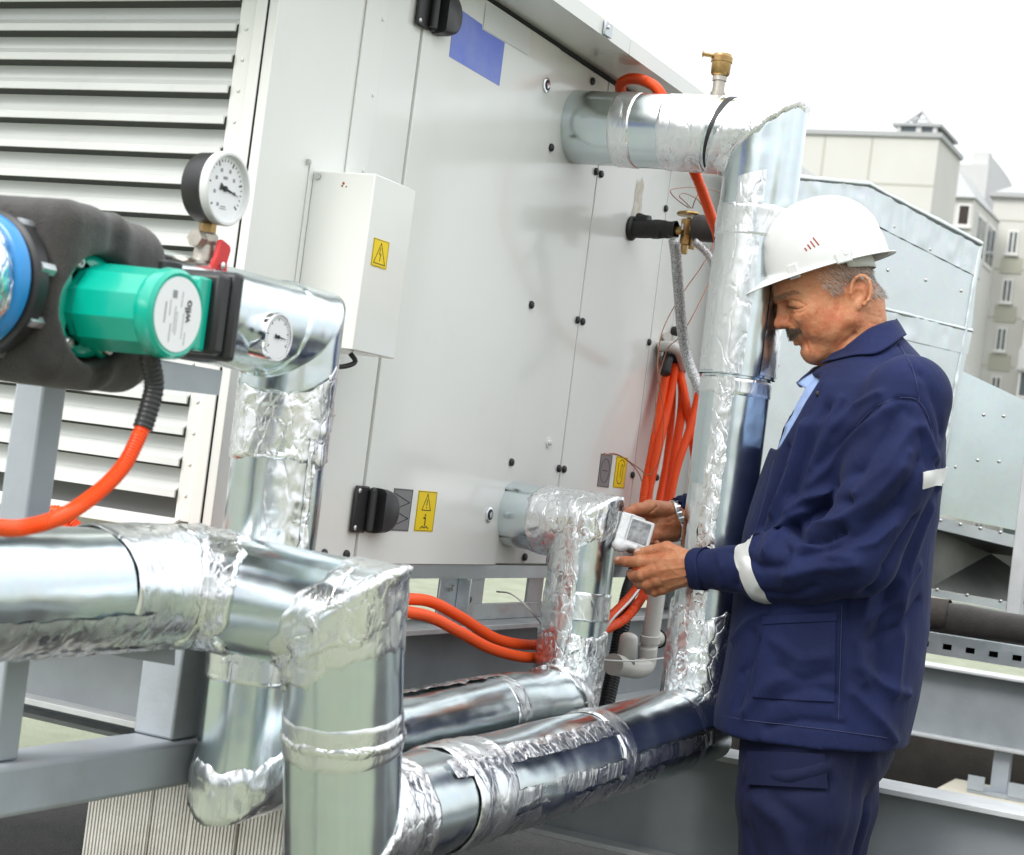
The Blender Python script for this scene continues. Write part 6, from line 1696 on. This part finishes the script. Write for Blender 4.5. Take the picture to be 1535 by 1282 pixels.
# shirt seen in the opening, and its two points
sh = Body(); sh.add(torso(15)); sh.cut(JC((1296, 440, 0), (1292, 520, 0), 40, 44), 3 * K)
slo = np.min([J(x, y, b) for x in (1130, 1360) for y in (500, 700) for b in (-150, 150)], 0); shi = np.max([J(x, y, b) for x in (1130, 1360) for y in (500, 700) for b in (-150, 150)], 0)
sv, sq_ = surface(lambda p, cull=None: sh(p), slo, shi, .006)
sv = smooth_mesh(sv, sq_, 2); snn = vnormals(sv, sq_); sv = sv + snn * (.0035 * ridge((sv - CM) * 16, 2, 5))[:, None]
np_mesh('shirt', sv, sq_, 'shirt_cloth', man)
leaf(-1, [(1262, 548, 46), (1236, 562, 34), (1218, 560, 8)], [(1262, 553, 50), (1226, 590, 40), (1196, 575, 6)], 'shirt_collar', 'shirt_cloth', th=.002, bulge=.003, N=16, R=6, over=sh, gap=.004)
leaf(1, [(1246, 544, 40), (1222, 550, 26), (1214, 556, 4)], [(1240, 552, 50), (1204, 580, 44), (1193, 574, 6)], 'shirt_collar', 'shirt_white', th=.002, bulge=.003, N=16, R=6, over=sh, gap=.004)

# ---- trousers and boots
tr_ = Body()
tr_.add(JC((1208, 1080, -62), (1196, 1200, -72), 92, 88, ax=AR, sq=1.02)); tr_.add(JC((1228, 1080, 62), (1226, 1200, 72), 92, 88), 12 * K)
tr_.add(JC((1196, 1200, -72), (1182, 1420, -78), 86, 66), 8 * K); tr_.add(JC((1226, 1200, 72), (1206, 1420, 80), 86, 66), 8 * K)
tr_.add(JC((1182, 1420, -78), (1150, 1665, -80), 64, 46), 8 * K); tr_.add(JC((1206, 1420, 80), (1175, 1665, 82), 64, 46), 8 * K)
tr_.add(s_ell(J(1258, 1110, 0), (AR, AU, BV), (80 * SP, 80 * SP, 120 * SP)), 20 * K)
tlo = np.min([J(x, y, b) for x in (1040, 1380) for y in (1040, 1730) for b in (-190, 190)], 0); thi = np.max([J(x, y, b) for x in (1040, 1380) for y in (1040, 1730) for b in (-190, 190)], 0)
tv, tq = surface(lambda p, cull=None: tr_(p), tlo, thi, .008)
tv = smooth_mesh(tv, tq, 2); tn = vnormals(tv, tq)
for pts, am, wd_ in (([(1120, 1150), (1180, 1166), (1236, 1150)], .007, 10), ([(1116, 1176), (1180, 1186), (1240, 1176)], -.008, 9), ([(1130, 1200), (1170, 1230), (1190, 1282)], .007, 12), ([(1160, 1200), (1210, 1240), (1214, 1290)], -.007, 11), ([(1240, 1120), (1242, 1200), (1236, 1290)], -.004, 4), ([(1290, 1140), (1280, 1200), (1262, 1280)], -.006, 12), ([(1308, 1140), (1296, 1220), (1280, 1290)], .006, 12), ([(1140, 1120), (1200, 1136), (1230, 1124)], -.005, 10), ([(1120, 1240), (1140, 1290)], -.006, 10)):
    pl = snap(tr_, pts); d = poly_dist(tv, pl); tv = tv + tn * (am * np.exp(-(d / (wd_ * SP)) ** 2))[:, None]
rel = tv - CM; tv = tv + tn * (.003 * ridge(np.stack([rel @ AR * 8, rel @ AU * 4, rel @ BV * 6], 1), 2, 51))[:, None]
np_mesh('trousers', tv, tq, 'navy_dark', man)
vs, fs, nr = patch(tr_, [(1122, 1126), (1236, 1130), (1240, 1182), (1120, 1176)], 18, 10, 'x', 'x'); thick('pocket', vs, fs, nr, 18, 10, 'navy_dark', .001, .003)
zf = 0.006
for bb in (-80, 82):
    q = J(1155 if bb < 0 else 1180, 1690, bb); q[2] = zf
    bt_ = Body(); fdir = unit(V(-1, .1, 0)); sd2 = np.cross((0, 0, 1), fdir)
    bt_.add(s_ell(q + V(0, 0, .055) + fdir * .02, (fdir, sd2, (0, 0, 1)), (.10, .048, .055))); bt_.add(s_ell(q + V(0, 0, .042) + fdir * .11, (fdir, sd2, (0, 0, 1)), (.09, .05, .044)), .03)
    bt_.add(s_cone(q + V(0, 0, .06), q + V(0, 0, .18), .052, .056), .03); bt_.cut(s_box(q - V(0, 0, .05), (fdir, sd2, (0, 0, 1)), (.4, .3, .05), .001), .003)
    v_, q_ = surface(lambda p, cull=None: bt_(p), q + V(-.3, -.3, -.02), q + V(.3, .3, .26), .008); np_mesh('boot', v_, q_, 'black_plastic', man)

# ---- the body itself, one mesh: head and neck, hidden trunk and limbs, both hands
cb2 = Body()
cb2.add(s_cone(J(1292, 560, 0), J(1275, 760, 0), 40 * SP, 85 * SP)); cb2.add(s_cone(J(1275, 760, 0), J(1232, 1080, 0), 85 * SP, 90 * SP), .03)
cb2.add(s_cone(J(1300, 650, -90), J(1300, 650, 90), 34 * SP, 34 * SP), .02)
for ch_ in ([(1335, 660, -140), (1284, 830, -165), (1160, 855, -128), (1052, 856, -82)], [(1280, 660, 140), (1220, 800, 200), (1110, 775, 192), (1045, 775, 166)]):
    for i in range(3): cb2.add(JC(ch_[i], ch_[i + 1], (36, 30, 24)[i], (30, 24, 19)[i]), .01)
for ch_ in ([(1215, 1100, -60), (1182, 1420, -78), (1155, 1670, -80)], [(1235, 1100, 60), (1206, 1420, 80), (1180, 1670, 82)]):
    for i in range(2): cb2.add(JC(ch_[i], ch_[i + 1], (62, 42)[i], (44, 30)[i]), .01)
clo = np.min([J(x, y, b) for x in (1040, 1400) for y in (540, 1720) for b in (-230, 240)], 0); chi = np.max([J(x, y, b) for x in (1040, 1400) for y in (540, 1720) for b in (-230, 240)], 0)
cv, cq = surface(lambda p, cull=None: cb2(p), clo, chi, .014, B=10)
allv = np.concatenate([hv, nv, fv, cv]); o1, o2, o3 = len(hv), len(hv) + len(nv), len(hv) + len(nv) + len(fv)
allq = np.concatenate([hq_, nq + o1, fq_ + o2, cq + o3])
bo = np_mesh('body', allv, allq, 'skin', man)
at = bo.data.attributes.new('flush', 'FLOAT', 'POINT')
fl = np.zeros(len(allv), np.float32); fl[:len(hv)] = flush
fl[o1:o2] = .10 + .25 * np.clip(vnoise(nv * 60, 4), 0, 1); fl[o2:o3] = .30
at.data.foreach_set('value', fl)

# ---- fingernails
def nail(c, dirv, nr, w, l_, body):
    e = np.cross(dirv, nr); vs = []; 
    for i in range(5):
        for j in range(4):
            a = (i / 4 - .5) * w; b = (j / 3 - .5) * l_
            h = on_surf(body, c + e * a + dirv * b + nr * .02, -nr, far=.05); vs.append((h if h is not None else c) + nr * .0006)
    fs = [(i * 4 + j, i * 4 + j + 1, (i + 1) * 4 + j + 1, (i + 1) * 4 + j) for i in range(4) for j in range(3)]
    mesh_obj('fingernail', vs, fs, 'nail', man, smooth=True)
mat('nail', (.66, .42, .33), .25, spec=.5)
nail(J(956.5, 827.5, -45), unit(J(956, 829, -42) - J(976, 826, -46)), unit(AU * .9 - BV * .45), .0085, .010, nh)
nail(J(929, 840, -25), unit(J(926, 840.5, -22) - J(940, 842, -36)), unit(-BV * .8 - AR * .3 + AU * .35), .0085, .009, nh)

# ---- hair: short strands rooted on the skin
def strands(name, roots, dirs, lens, wid, mats, parent=man, seg=3, curl=.15, seed=0, kind=None):
    rs = np.random.RandomState(seed); vs, fs, mi = [], [], []
    for r, d, L in zip(roots, dirs, lens):
        d = unit(d + rs.normal(0, curl, 3)); s = unit(np.cross(d, rs.normal(0, 1, 3))); g = rs.normal(0, .2, 3); b0 = len(vs); t2 = unit(np.cross(d, s))
        for i in range(seg + 1):
            t = i / seg; p = r + d * L * t + g * L * t * t * .35; w = wid * (1 - .75 * t)
            vs += [p + s * w, p - s * w * .5 + t2 * w * .87, p - s * w * .5 - t2 * w * .87]
        for i in range(seg):
            for k in range(3): fs.append((b0 + i * 3 + k, b0 + i * 3 + (k + 1) % 3, b0 + i * 3 + 3 + (k + 1) % 3, b0 + i * 3 + 3 + k))
        mi += [rs.randint(len(mats))] * (seg * 3)
    o = np_mesh(name, np.array(vs), np.array(fs), mats, parent); o.data.polygons.foreach_set('material_index', mi)
    if kind: o['kind'] = kind
    return o
rs = np.random.RandomState(5)
hn2 = vnormals(hv, hq_)
A_ = np.abs(L_)
front = np.interp(U_, [-30, 0, 14, 30, 60], [8, 22, 36, 44, 50])
mask = ((F_ < front) & (U_ > np.interp(F_, [-60, -30, -12, 5, 20, 40], [-18, -18, -12, 14, 12, 12])) & (U_ < 78) & ~((np.hypot(F_ + 3, U_) < 23) & (A_ > 49)) & (F_ > -60))
idx = np.where(mask)[0]; idx = rs.choice(idx, min(len(idx), 6500), replace=False)
tan = -hu[None] * .85 - hf[None] * np.where(F_[idx] < 10, .25, .45)[:, None] + hn2[idx] * .12
strands('hair', hv[idx] - hn2[idx] * .0005, tan, np.where(F_[idx] > 8, rs.uniform(.006, .012, len(idx)), rs.uniform(.008, .015, len(idx))), .00034, ['hair_grey', 'hair_light', 'hair_dark', 'hair_light'], seed=2, curl=.11)
mat('moust', (.055, .038, .025), .5)
mm = ((U_ < 3) & (U_ > -15) & (F_ > 82) & (A_ < 28) & (F_ < 118) & (U_ < 1 - A_ * .25)); idx = np.where(mm)[0]; idx = rs.choice(idx, min(len(idx), 2600), replace=False)
d_ = -hu[None] * .85 + hn2[idx] * .55 + LAT[None] * (np.sign(L_[idx]) * .45)[:, None] - hf[None] * .05
strands('moustache', hv[idx], d_, rs.uniform(.008, .013, len(idx)), .00046, ['hair_dark', 'hair_dark', 'moust', 'moust', 'hair_dark'], seed=3, curl=.16)
mm = ((np.abs(U_ - np.interp(F_, [62, 83, 106], [29, 42.5, 47])) < 3.4) & (F_ > 64) & (A_ > 6) & (A_ < 46)); idx = np.where(mm)[0]; idx = rs.choice(idx, min(len(idx), 520), replace=False)
d_ = hn2[idx] * .35 + LAT[None] * (np.sign(L_[idx]) * .8)[:, None] - hf[None] * .5 - hu[None] * .2
strands('eyebrow', hv[idx], d_, rs.uniform(.004, .0075, len(idx)), .00026, ['hair_dark', 'moust', 'hair_grey'], seed=4, curl=.14)
el_ = snap(hd_, [(1180, 458.6), (1184, 460.6), (1188, 462), (1192, 462.8), (1196, 462.8), (1200, 461.8), (1204, 460.2)])
v_, f_ = tube_geo(spline(el_, .001), np.interp(np.arange(len(spline(el_, .001))), [0, 8, len(spline(el_, .001)) - 1], [.0004, .0010, .0004]), 6); mesh_obj('eyelashes', v_, f_, 'moust', man, smooth=True)

# ---- hard hat
hr = unit(.967 * AR + .255 * AU); hr = unit(hr - LAT * np.dot(hr, LAT)); hn_ = unit(np.cross(hr, LAT)); hn_ = hn_ if np.dot(hn_, AU) > 0 else -hn_
HC_ = J(1240, 403, 0)
NT, NP = 120, 34
vs = []
for j in range(NP + 6):
    for k in range(NT):
        t = 2 * math.pi * k / NT; ct_, st_ = math.cos(t), math.sin(t)       # ct_ > 0 is the back
        fr2 = max(0, -ct_)
        A1 = 95 if ct_ > 0 else 91
        if j >= 6:
            ph = (j - 6) / (NP - 1) * math.pi / 2
            rr_ = math.cos(ph) ** .82; z = 106 * math.sin(ph) ** .92
            bx_, by_ = A1 * rr_ * ct_, 80 * rr_ * st_
            crest = 2.6 * (1 / (1 + math.exp((abs(by_) - 30) / 2.0))) * min(1, max(0, (z - 38) / 16)) * (1 if ct_ * rr_ > -.9 else .5)
            gut = 1.2 * math.exp(-((z - 14) / 5.0) ** 2)
            sc2 = 1 + (crest + gut * 0) / 95.0
            z += 11 * fr2 ** 4 * (1 - math.sin(ph)) ** 2
            p = HC_ + (hr * bx_ * sc2 + LAT * by_ * sc2 + hn_ * (z * sc2)) * SP
        else:
            q = 1 - j / 6.0                       # 1 at the brim's edge
            ext = (5 + 34 * fr2 ** 2.4 + 6 * max(0, ct_) ** 4) * q
            drop = -(2.5 + 4 * fr2 ** 2) * q ** 1.5 + 11 * fr2 ** 4 * (1 - q) ** 1.2
            rr_ = 1 + .0 * q
            p = HC_ + (hr * (A1 * ct_ + ext * ct_) + LAT * (80 * st_ + ext * st_ * .8) + hn_ * drop) * SP
        vs.append(p)
n_r = NP + 6
fs = [(j * NT + k, j * NT + (k + 1) % NT, (j + 1) * NT + (k + 1) % NT, (j + 1) * NT + k) for j in range(n_r - 1) for k in range(NT)]
ho = mesh_obj('hard_hat', vs, fs, 'helmet', man, smooth=True, label='white plastic hard hat')
so = ho.modifiers.new('solid', 'SOLIDIFY'); so.thickness = .0026; so.offset = -1
sb = ho.modifiers.new('sub', 'SUBSURF'); sb.levels = 1; sb.render_levels = 1
from mathutils.bvhtree import BVHTree
hatv = [Vector(v) for v in vs]; bvh = BVHTree.FromPolygons(hatv, fs)
def hat_at(x, y):
    o = Vector(J(x, y, -200)); h = bvh.ray_cast(o, Vector(unit(sight(x, y)))); 
    if h[0] is None: return J(x, y, -60), -BV
    n_ = np.array(h[1]); n_ = n_ if np.dot(n_, BV) < 0 else -n_
    return np.array(h[0]), n_
# side lugs
for (x, y, w, h_, t) in ((1190, 407, 8.5, 11, 3.5), (1264, 386, 12, 8.5, 5), (1268, 378, 6.5, 6, 5.5), (1322, 371, 5, 8, 3.5)):
    p, n_ = hat_at(x, y); up_ = unit(hn_ - n_ * np.dot(hn_, n_)); rt_ = np.cross(up_, n_)
    MB().obox(p + n_ * (t / 2 - 1.5) * SP, rt_ * w * SP, n_ * (t / 2 + 1.5) * SP, up_ * h_ * SP).build('slot_boss', 'helmet', ho, bevel=.0026, bevseg=3)
# four short red strokes
for k in range(4):
    x, y, hh2 = 1208 + k * 4.6, 375 - k * 3.4, 2.6 + k * 1.6
    p, n_ = hat_at(x + (k * .4), y - hh2 * .4); e = unit(hn_ * .93 - hr * .36); e = unit(e - n_ * np.dot(e, n_)); s2 = np.cross(e, n_)
    MB().obox(p + n_ * .0006, e * hh2 * SP, s2 * 1.1 * SP, n_ * .0003).build('print', 'logo_red', ho)
# suspension strap under the rear rim
vs = []; N = 26
for k in range(N):
    t = math.radians(-66 + 132 * k / (N - 1))
    for (u_, r_) in ((24, 1.0), (31, 1.02), (40, 1.03), (52, 1.03)):
        uu = u_ + 16 * (abs(t) / 1.15) ** 2 * (1 if u_ < 35 else .4)
        vs.append(H(28 - 77 * r_ * math.cos(t), uu, 60 * r_ * math.sin(t)))
fs = [(k * 4 + j, k * 4 + j + 1, (k + 1) * 4 + j + 1, (k + 1) * 4 + j) for k in range(N - 1) for j in range(3)]
o = mesh_obj('head_strap', vs, fs, 'helmet_band', ho, smooth=True); m_ = o.modifiers.new('solid', 'SOLIDIFY'); m_.thickness = .0018
# watch on the far wrist
wa = unit(J(1060, 772, 176) - J(1022, 782, 150)); wc = J(1011, 779, 141)
vs, fs, nr = ringband(fh, wc, wa, .013, 'chrome', 'watch_strap', n=40, rows=2, R=.07)
wt = mesh_obj('watch_strap', vs + nr * .003, fs, 'steel_bolt', man, smooth=True); m_ = wt.modifiers.new('solid', 'SOLIDIFY'); m_.thickness = .003
for k in range(0, 40, 2):
    c_ = (vs[k] + vs[40 + k] + vs[80 + k]) / 3; n_ = nr[40 + k]; s_ = np.cross(n_, wa)
    MB().obox(c_ + n_ * .0042, wa * .0062, s_ * .0016, n_ * .0008).build('strap_link', 'chrome', wt)

# ---- the controller in his hands
ex = unit(J(971, 787, 40) - J(927, 772, 30)); ey_ = unit(J(924, 822, 10) - J(927, 772, 30)); ey_ = unit(ey_ - ex * np.dot(ex, ey_)); ez = np.cross(ex, ey_); ez = ez if np.dot(ez, BV) < 0 else -ez
c_ = J(952, 800, 18)
dv = empty('controller', 'small white wall controller with grey screen in clear wrap, held in his hands', 'controller', tuple(c_))
MB().obox(c_, ex * .0345, ey_ * .0335, ez * .0065).build('case', 'white_plastic', dv, bevel=.004, bevseg=3)
MB().obox(c_ + ez * .0074 + ex * .006 - ey_ * .003, ex * .0205, ey_ * .0235, ez * .0008).build('screen', 'screen_grey', dv)
MB().obox(c_ + ez * .0072 + ex * .006 + ey_ * .0265, ex * .012, ey_ * .0022, ez * .0006).build('button_row', 'old_white_plastic', dv)
wp = Body(); wp.add(s_box(c_ - ex * .0125, (ex, ey_, ez), (.0255, .036, .0095), .005)); wp.cut(s_box(c_ + ez * .02 + ex * .010 - ey_ * .004, (ex, ey_, ez), (.028, .030, .0140), .003), .002)
wp.add(s_ell(c_ - ex * .024 + ey_ * .038, (ex, ey_, ez), (.016, .010, .011)), .008)
v_, q_ = surface(lambda p, cull=None: wp(p), c_ - .07, c_ + .07, .0016)
v_ = v_ + vnormals(v_, q_) * (.0008 * ridge(v_ * 60, 2, 8))[:, None]
np_mesh('plastic_wrap', v_, q_, 'wrap_film', dv)
print('man done', time.time() - T0)
# ================================================================== apartment building in the distance
mat('block_cream', (.58, .575, .54), .8, var=.05, var_scale=.4, grime=.15, grime_col=(.48, .46, .42), grime_scale=.6)
mat('block_white', (.53, .535, .53), .8, var=.05, var_scale=.3, grime=.12, grime_col=(.46, .46, .44), grime_scale=.5)
mat('block_olive', (.42, .42, .35), .85)
mat('block_roof', (.36, .37, .37), .6)
mat('window_white', (.72, .72, .70), .5)
mat('window_glass', (.08, .10, .11), .08, spec=.8)
mat('window_dark', (.03, .018, .014), .3)
Bl = empty('apartment_building', 'cream concrete apartment block with bays and balconies behind the ducts', 'building', (20, 90, -22))
GZ = -21.9
def blk(x0, x1, y0, y1, z1, m='block_cream', name='wall', z0=GZ):
    return MB().box((x0, y0, z0), (x1, y1, z1)).build(name, m, Bl)
YA = 78.0
ca = onY(1408, 207, YA); XA, ZA = ca[0], ca[2]
xl_ = onY(1000, 190, YA)[0]
ye = onX(1439, 246, XA)[1]
wA = blk(xl_, XA, YA, ye, ZA)
MB().box((xl_ - .1, YA - .12, ZA), (XA + .12, ye + .1, ZA + .22)).build('parapet_cap', 'block_roof', Bl)
# panel joints
jx = [onY(x, 250, YA)[0] for x in (1232, 1303)]
for x in jx: MB().box((x - .04, YA - .012, ZA - 6), (x + .04, YA - .002, ZA - .02)).build('joint', 'block_olive', wA)
zj = onY(1330, 276, YA)[2]
for k in range(5): MB().box((xl_, YA - .012, zj - .04 - k * 2.8), (XA, YA - .002, zj + .04 - k * 2.8)).build('joint', 'block_olive', wA)
# roof lantern with pyramid
lx0, lx1 = onY(1348, 195, YA + 1)[0], onY(1408, 200, YA + 1)[0]
ln = MB().box((lx0, YA + .6, ZA + .2), (lx1, YA + 4, ZA + .62)).build('roof_lantern', 'window_glass', Bl)
MB().box((lx0 - .2, YA + .4, ZA + .621), (lx1 + .2, YA + 4.2, ZA + .76)).build('lantern_eave', 'block_roof', ln)
MB().box((lx0 + .9, YA + .5, ZA + .225), (lx0 + 1.15, YA + .59, ZA + .62)).box((lx0, YA + .5, ZA + .225), (lx0 + .2, YA + .59, ZA + .62)).box((lx1 - .2, YA + .5, ZA + .225), (lx1, YA + .59, ZA + .62)).build('lantern_mullion', 'block_white', ln)
cxm = onY(1381, 170, YA + 2)[0]; ap = V(cxm, YA + 2.2, onY(1384, 167, YA + 2.2)[2])
pyr = MB()
for (dx, dy) in ((-.8, -.8), (.8, -.8), (.8, .8), (-.8, .8)):
    pyr.cyl((cxm + dx, YA + 2.2 + dy, ZA + .76), ap, .07, n=6)
for a, b in (((-.8, -.8), (.8, -.8)), ((.8, -.8), (.8, .8)), ((.8, .8), (-.8, .8)), ((-.8, .8), (-.8, -.8))):
    pyr.cyl((cxm + a[0], YA + 2.2 + a[1], ZA + .78), (cxm + b[0], YA + 2.2 + b[1], ZA + .78), .05, n=6)
    pyr.cyl((cxm + a[0] * .5, YA + 2.2 + a[1] * .5, (ZA + .78 + ap[2]) / 2), (cxm + b[0] * .5, YA + 2.2 + b[1] * .5, (ZA + .78 + ap[2]) / 2), .04, n=6)
pyr.build('pyramid_frame', 'block_roof', Bl)
# window builder on a -Y facing wall
def win(x0, y0, x1, y1, Y, glass='window_glass', mull=1, sill=True, par=None):
    a, b = onY(x0, y0, Y), onY(x1, y1, Y)
    X0, X1, zt, zb = a[0], b[0], a[2], b[2]
    return winw(X0, X1, zb, zt, Y, glass, mull, sill, par)
def winw(X0, X1, zb, zt, Y, glass='window_glass', mull=1, sill=True, par=None):
    w = MB()
    t = .09
    for (p, q) in (((X0, zb), (X1, zb + t)), ((X0, zt - t), (X1, zt)), ((X0, zb + t), (X0 + t, zt - t)), ((X1 - t, zb + t), (X1, zt - t))):
        w.box((p[0], Y - .10, p[1]), (q[0], Y - .003, q[1]))
    for k in range(mull):
        xm = X0 + (X1 - X0) * (k + 1) / (mull + 1); w.box((xm - t / 2, Y - .09, zb + t), (xm + t / 2, Y - .003, zt - t))
    o = w.build('window', 'window_white', par or Bl)
    MB().box((X0 + t, Y - .03, zb + t), (X1 - t, Y - .004, zt - t)).build('pane', glass, o)
    if sill: MB().box((X0 - .1, Y - .22, zb - .1), (X1 + .1, Y - .003, zb - .003)).build('sill', 'window_white', o)
    return o
# bay with the open dark window on the side wall
YB = 92.0
xb0, xb1 = onY(1411, 300, YB)[0], onY(1461, 300, YB)[0]
zb1 = onY(1440, 297, YB)[2]
bay = blk(xb0, xb1, YB, YB + 7, zb1, name='bay', m='block_cream')
mesh_obj('bay_roof', [(xb0 - .1, YB - .3, zb1), (xb1 + .1, YB - .3, zb1), (xb1 + .1, YB + 7, zb1), (xb0 - .1, YB + 7, zb1), (xb0 + .3, YB + 1.5, zb1 + 1.9), (xb0 + .4, YB + 6, zb1 + 1.9)],
         [(0, 1, 4), (1, 2, 5, 4), (2, 3, 5), (3, 0, 4, 5), (0, 3, 2, 1)], 'block_roof', Bl)
win(1437, 306, 1453, 340, YB, 'window_dark', 0, par=bay)
mw = onX(1470, 320, xb1)
for (y0, y1) in ((YB + 1.0, YB + 3.4), (YB + 3.8, YB + 6.2)):
    o = MB().box((xb1 + .003, y0, zb1 - 2.9), (xb1 + .08, y1, zb1 - .5)).build('window', 'window_white', bay)
    MB().box((xb1 + .081, y0 + .15, zb1 - 2.7), (xb1 + .10, (y0 + y1) / 2 - .1, zb1 - .7)).box((xb1 + .081, (y0 + y1) / 2 + .1, zb1 - 2.7), (xb1 + .10, y1 - .15, zb1 - .7)).build('pane', 'window_glass', o)
for k in range(6):
    MB().box((xb0 + .6, YB - .9, zb1 - 4.3 - k * 2.8), (xb1 + .8, YB - .003, zb1 - 3.3 - k * 2.8)).build('balcony', 'block_white', Bl)
win(1399, 302, 1407, 332, 88, 'window_glass', 0)
for k in range(1, 6):
    winw(xb0 + .4, xb1 - .4, zb1 - 2.7 - k * 2.8, zb1 - .9 - k * 2.8, YB, par=bay)
# body behind: flat part, arched gable, down to the tower
YM = 104.0
xm0, xm1 = onY(1436, 250, YM)[0], onY(1482, 250, YM)[0]
zm = onY(1450, 246, YM)[2]
main = blk(xm0 - 3, xm1, YM, YM + 16, zm, m='block_white')
gx0, gx1 = onY(1462, 240, YM + 1)[0], onY(1482, 240, YM + 1)[0]
zg = onY(1478, 230, YM + 1)[2]
yb1 = onX(1519, 284, gx1)[1]; zlow = onX(1519, 284, gx1)[2]
pts = []
for k in range(15):
    t = k / 14.0; y = YM + 2 + (yb1 - YM - 2) * t; pts.append((gx0, y, zlow + (zg - zlow) * math.sqrt(max(0, 1 - (t) ** 2.6)) + 0.0))
pts = [(gx0, YM + 2, GZ)] + pts + [(gx0, yb1, GZ)]
MB().prism(pts, (gx1 - gx0, 0, 0)).build('arched_gable', 'block_white', Bl)
MB().box((gx0 - .2, YM + 1.0, GZ), (gx1 - .002, YM + 1.998, zg + .1)).build('gable_pier', 'block_white', Bl)
# tower at the right with its column of windows
YT = 100.0
tx0 = onY(1490, 300, YT)[0]; tx1 = onY(1640, 300, YT)[0]; zt = onY(1500, 296, YT)[2]
tw = blk(tx0, tx1, YT, YT + 9, zt, m='block_cream', name='tower')
MB().box((tx0 - .25, YT - .3, zt), (tx1, YT + 9, zt + .25)).build('cornice', 'block_roof', Bl)
mesh_obj('tower_roof', [(tx0 - .1, YT - .1, zt + .25), (tx1, YT - .1, zt + .25), (tx1, YT + 8, zt + .25), (tx0 - .1, YT + 8, zt + .25), (tx0 + 1.2, YT + 3.5, zt + 1.7), (tx1, YT + 3.5, zt + 1.0)], [(0, 1, 5, 4), (1, 2, 5), (2, 3, 4, 5), (3, 0, 4), (0, 3, 2, 1)], 'block_roof', Bl)
x0w, x1w = onY(1511, 360, YT)[0], onY(1527, 360, YT)[0]
ztop = onY(1519, 346, YT)[2]
for k in range(7):
    z = ztop - k * 2.78
    winw(x0w, x1w, z - 1.35, z, YT, par=tw)
    MB().box((x0w - .25, YT - .05, z - 2.45), (x1w + .35, YT - .003, z - 1.55)).build('spandrel', 'block_olive', tw)
    MB().box((tx0, YT - .03, z + .55), (tx1, YT - .003, z + .60)).build('joint', 'block_olive', tw)
    # balconies right of the column
    bx0 = x1w + 1.0
    MB().box((bx0, YT - 1.3, z - 2.3), (bx0 + 3.4, YT - .003, z - 1.2)).build('balcony', 'block_white', Bl)
    for j in range(3): winw(bx0 + .1 + j * 1.05, bx0 + 1.05 + j * 1.05, z - 1.15, z + .35, YT - 1.0, par=Bl, sill=False, mull=0)
    MB().box((bx0 - .1, YT - 1.35, z + .36), (bx0 + 3.5, YT - .003, z + .46)).build('balcony_slab', 'block_white', Bl)
# recess windows between bay and tower, on the long side wall
for k in range(7):
    z = ztop - k * 2.78
    for (x, yy) in ((gx1, YM + 4), ):
        o = MB().box((x + .003, yy, z - 1.4), (x + .08, yy + 1.6, z)).build('window', 'window_white', Bl)
        MB().box((x + .081, yy + .15, z - 1.25), (x + .1, yy + 1.45, z - .15)).build('pane', 'window_glass', o)
    if k: MB().box((xm1 - .9, YM - .9, z - .9), (xm1 + .3, YM - .003, z - .2)).build('balcony', 'block_cream', Bl)
    winw(onY(1470, 400, YM)[0] + .0, onY(1479, 400, YM)[0], z - 1.4, z, YM, par=main, mull=0)
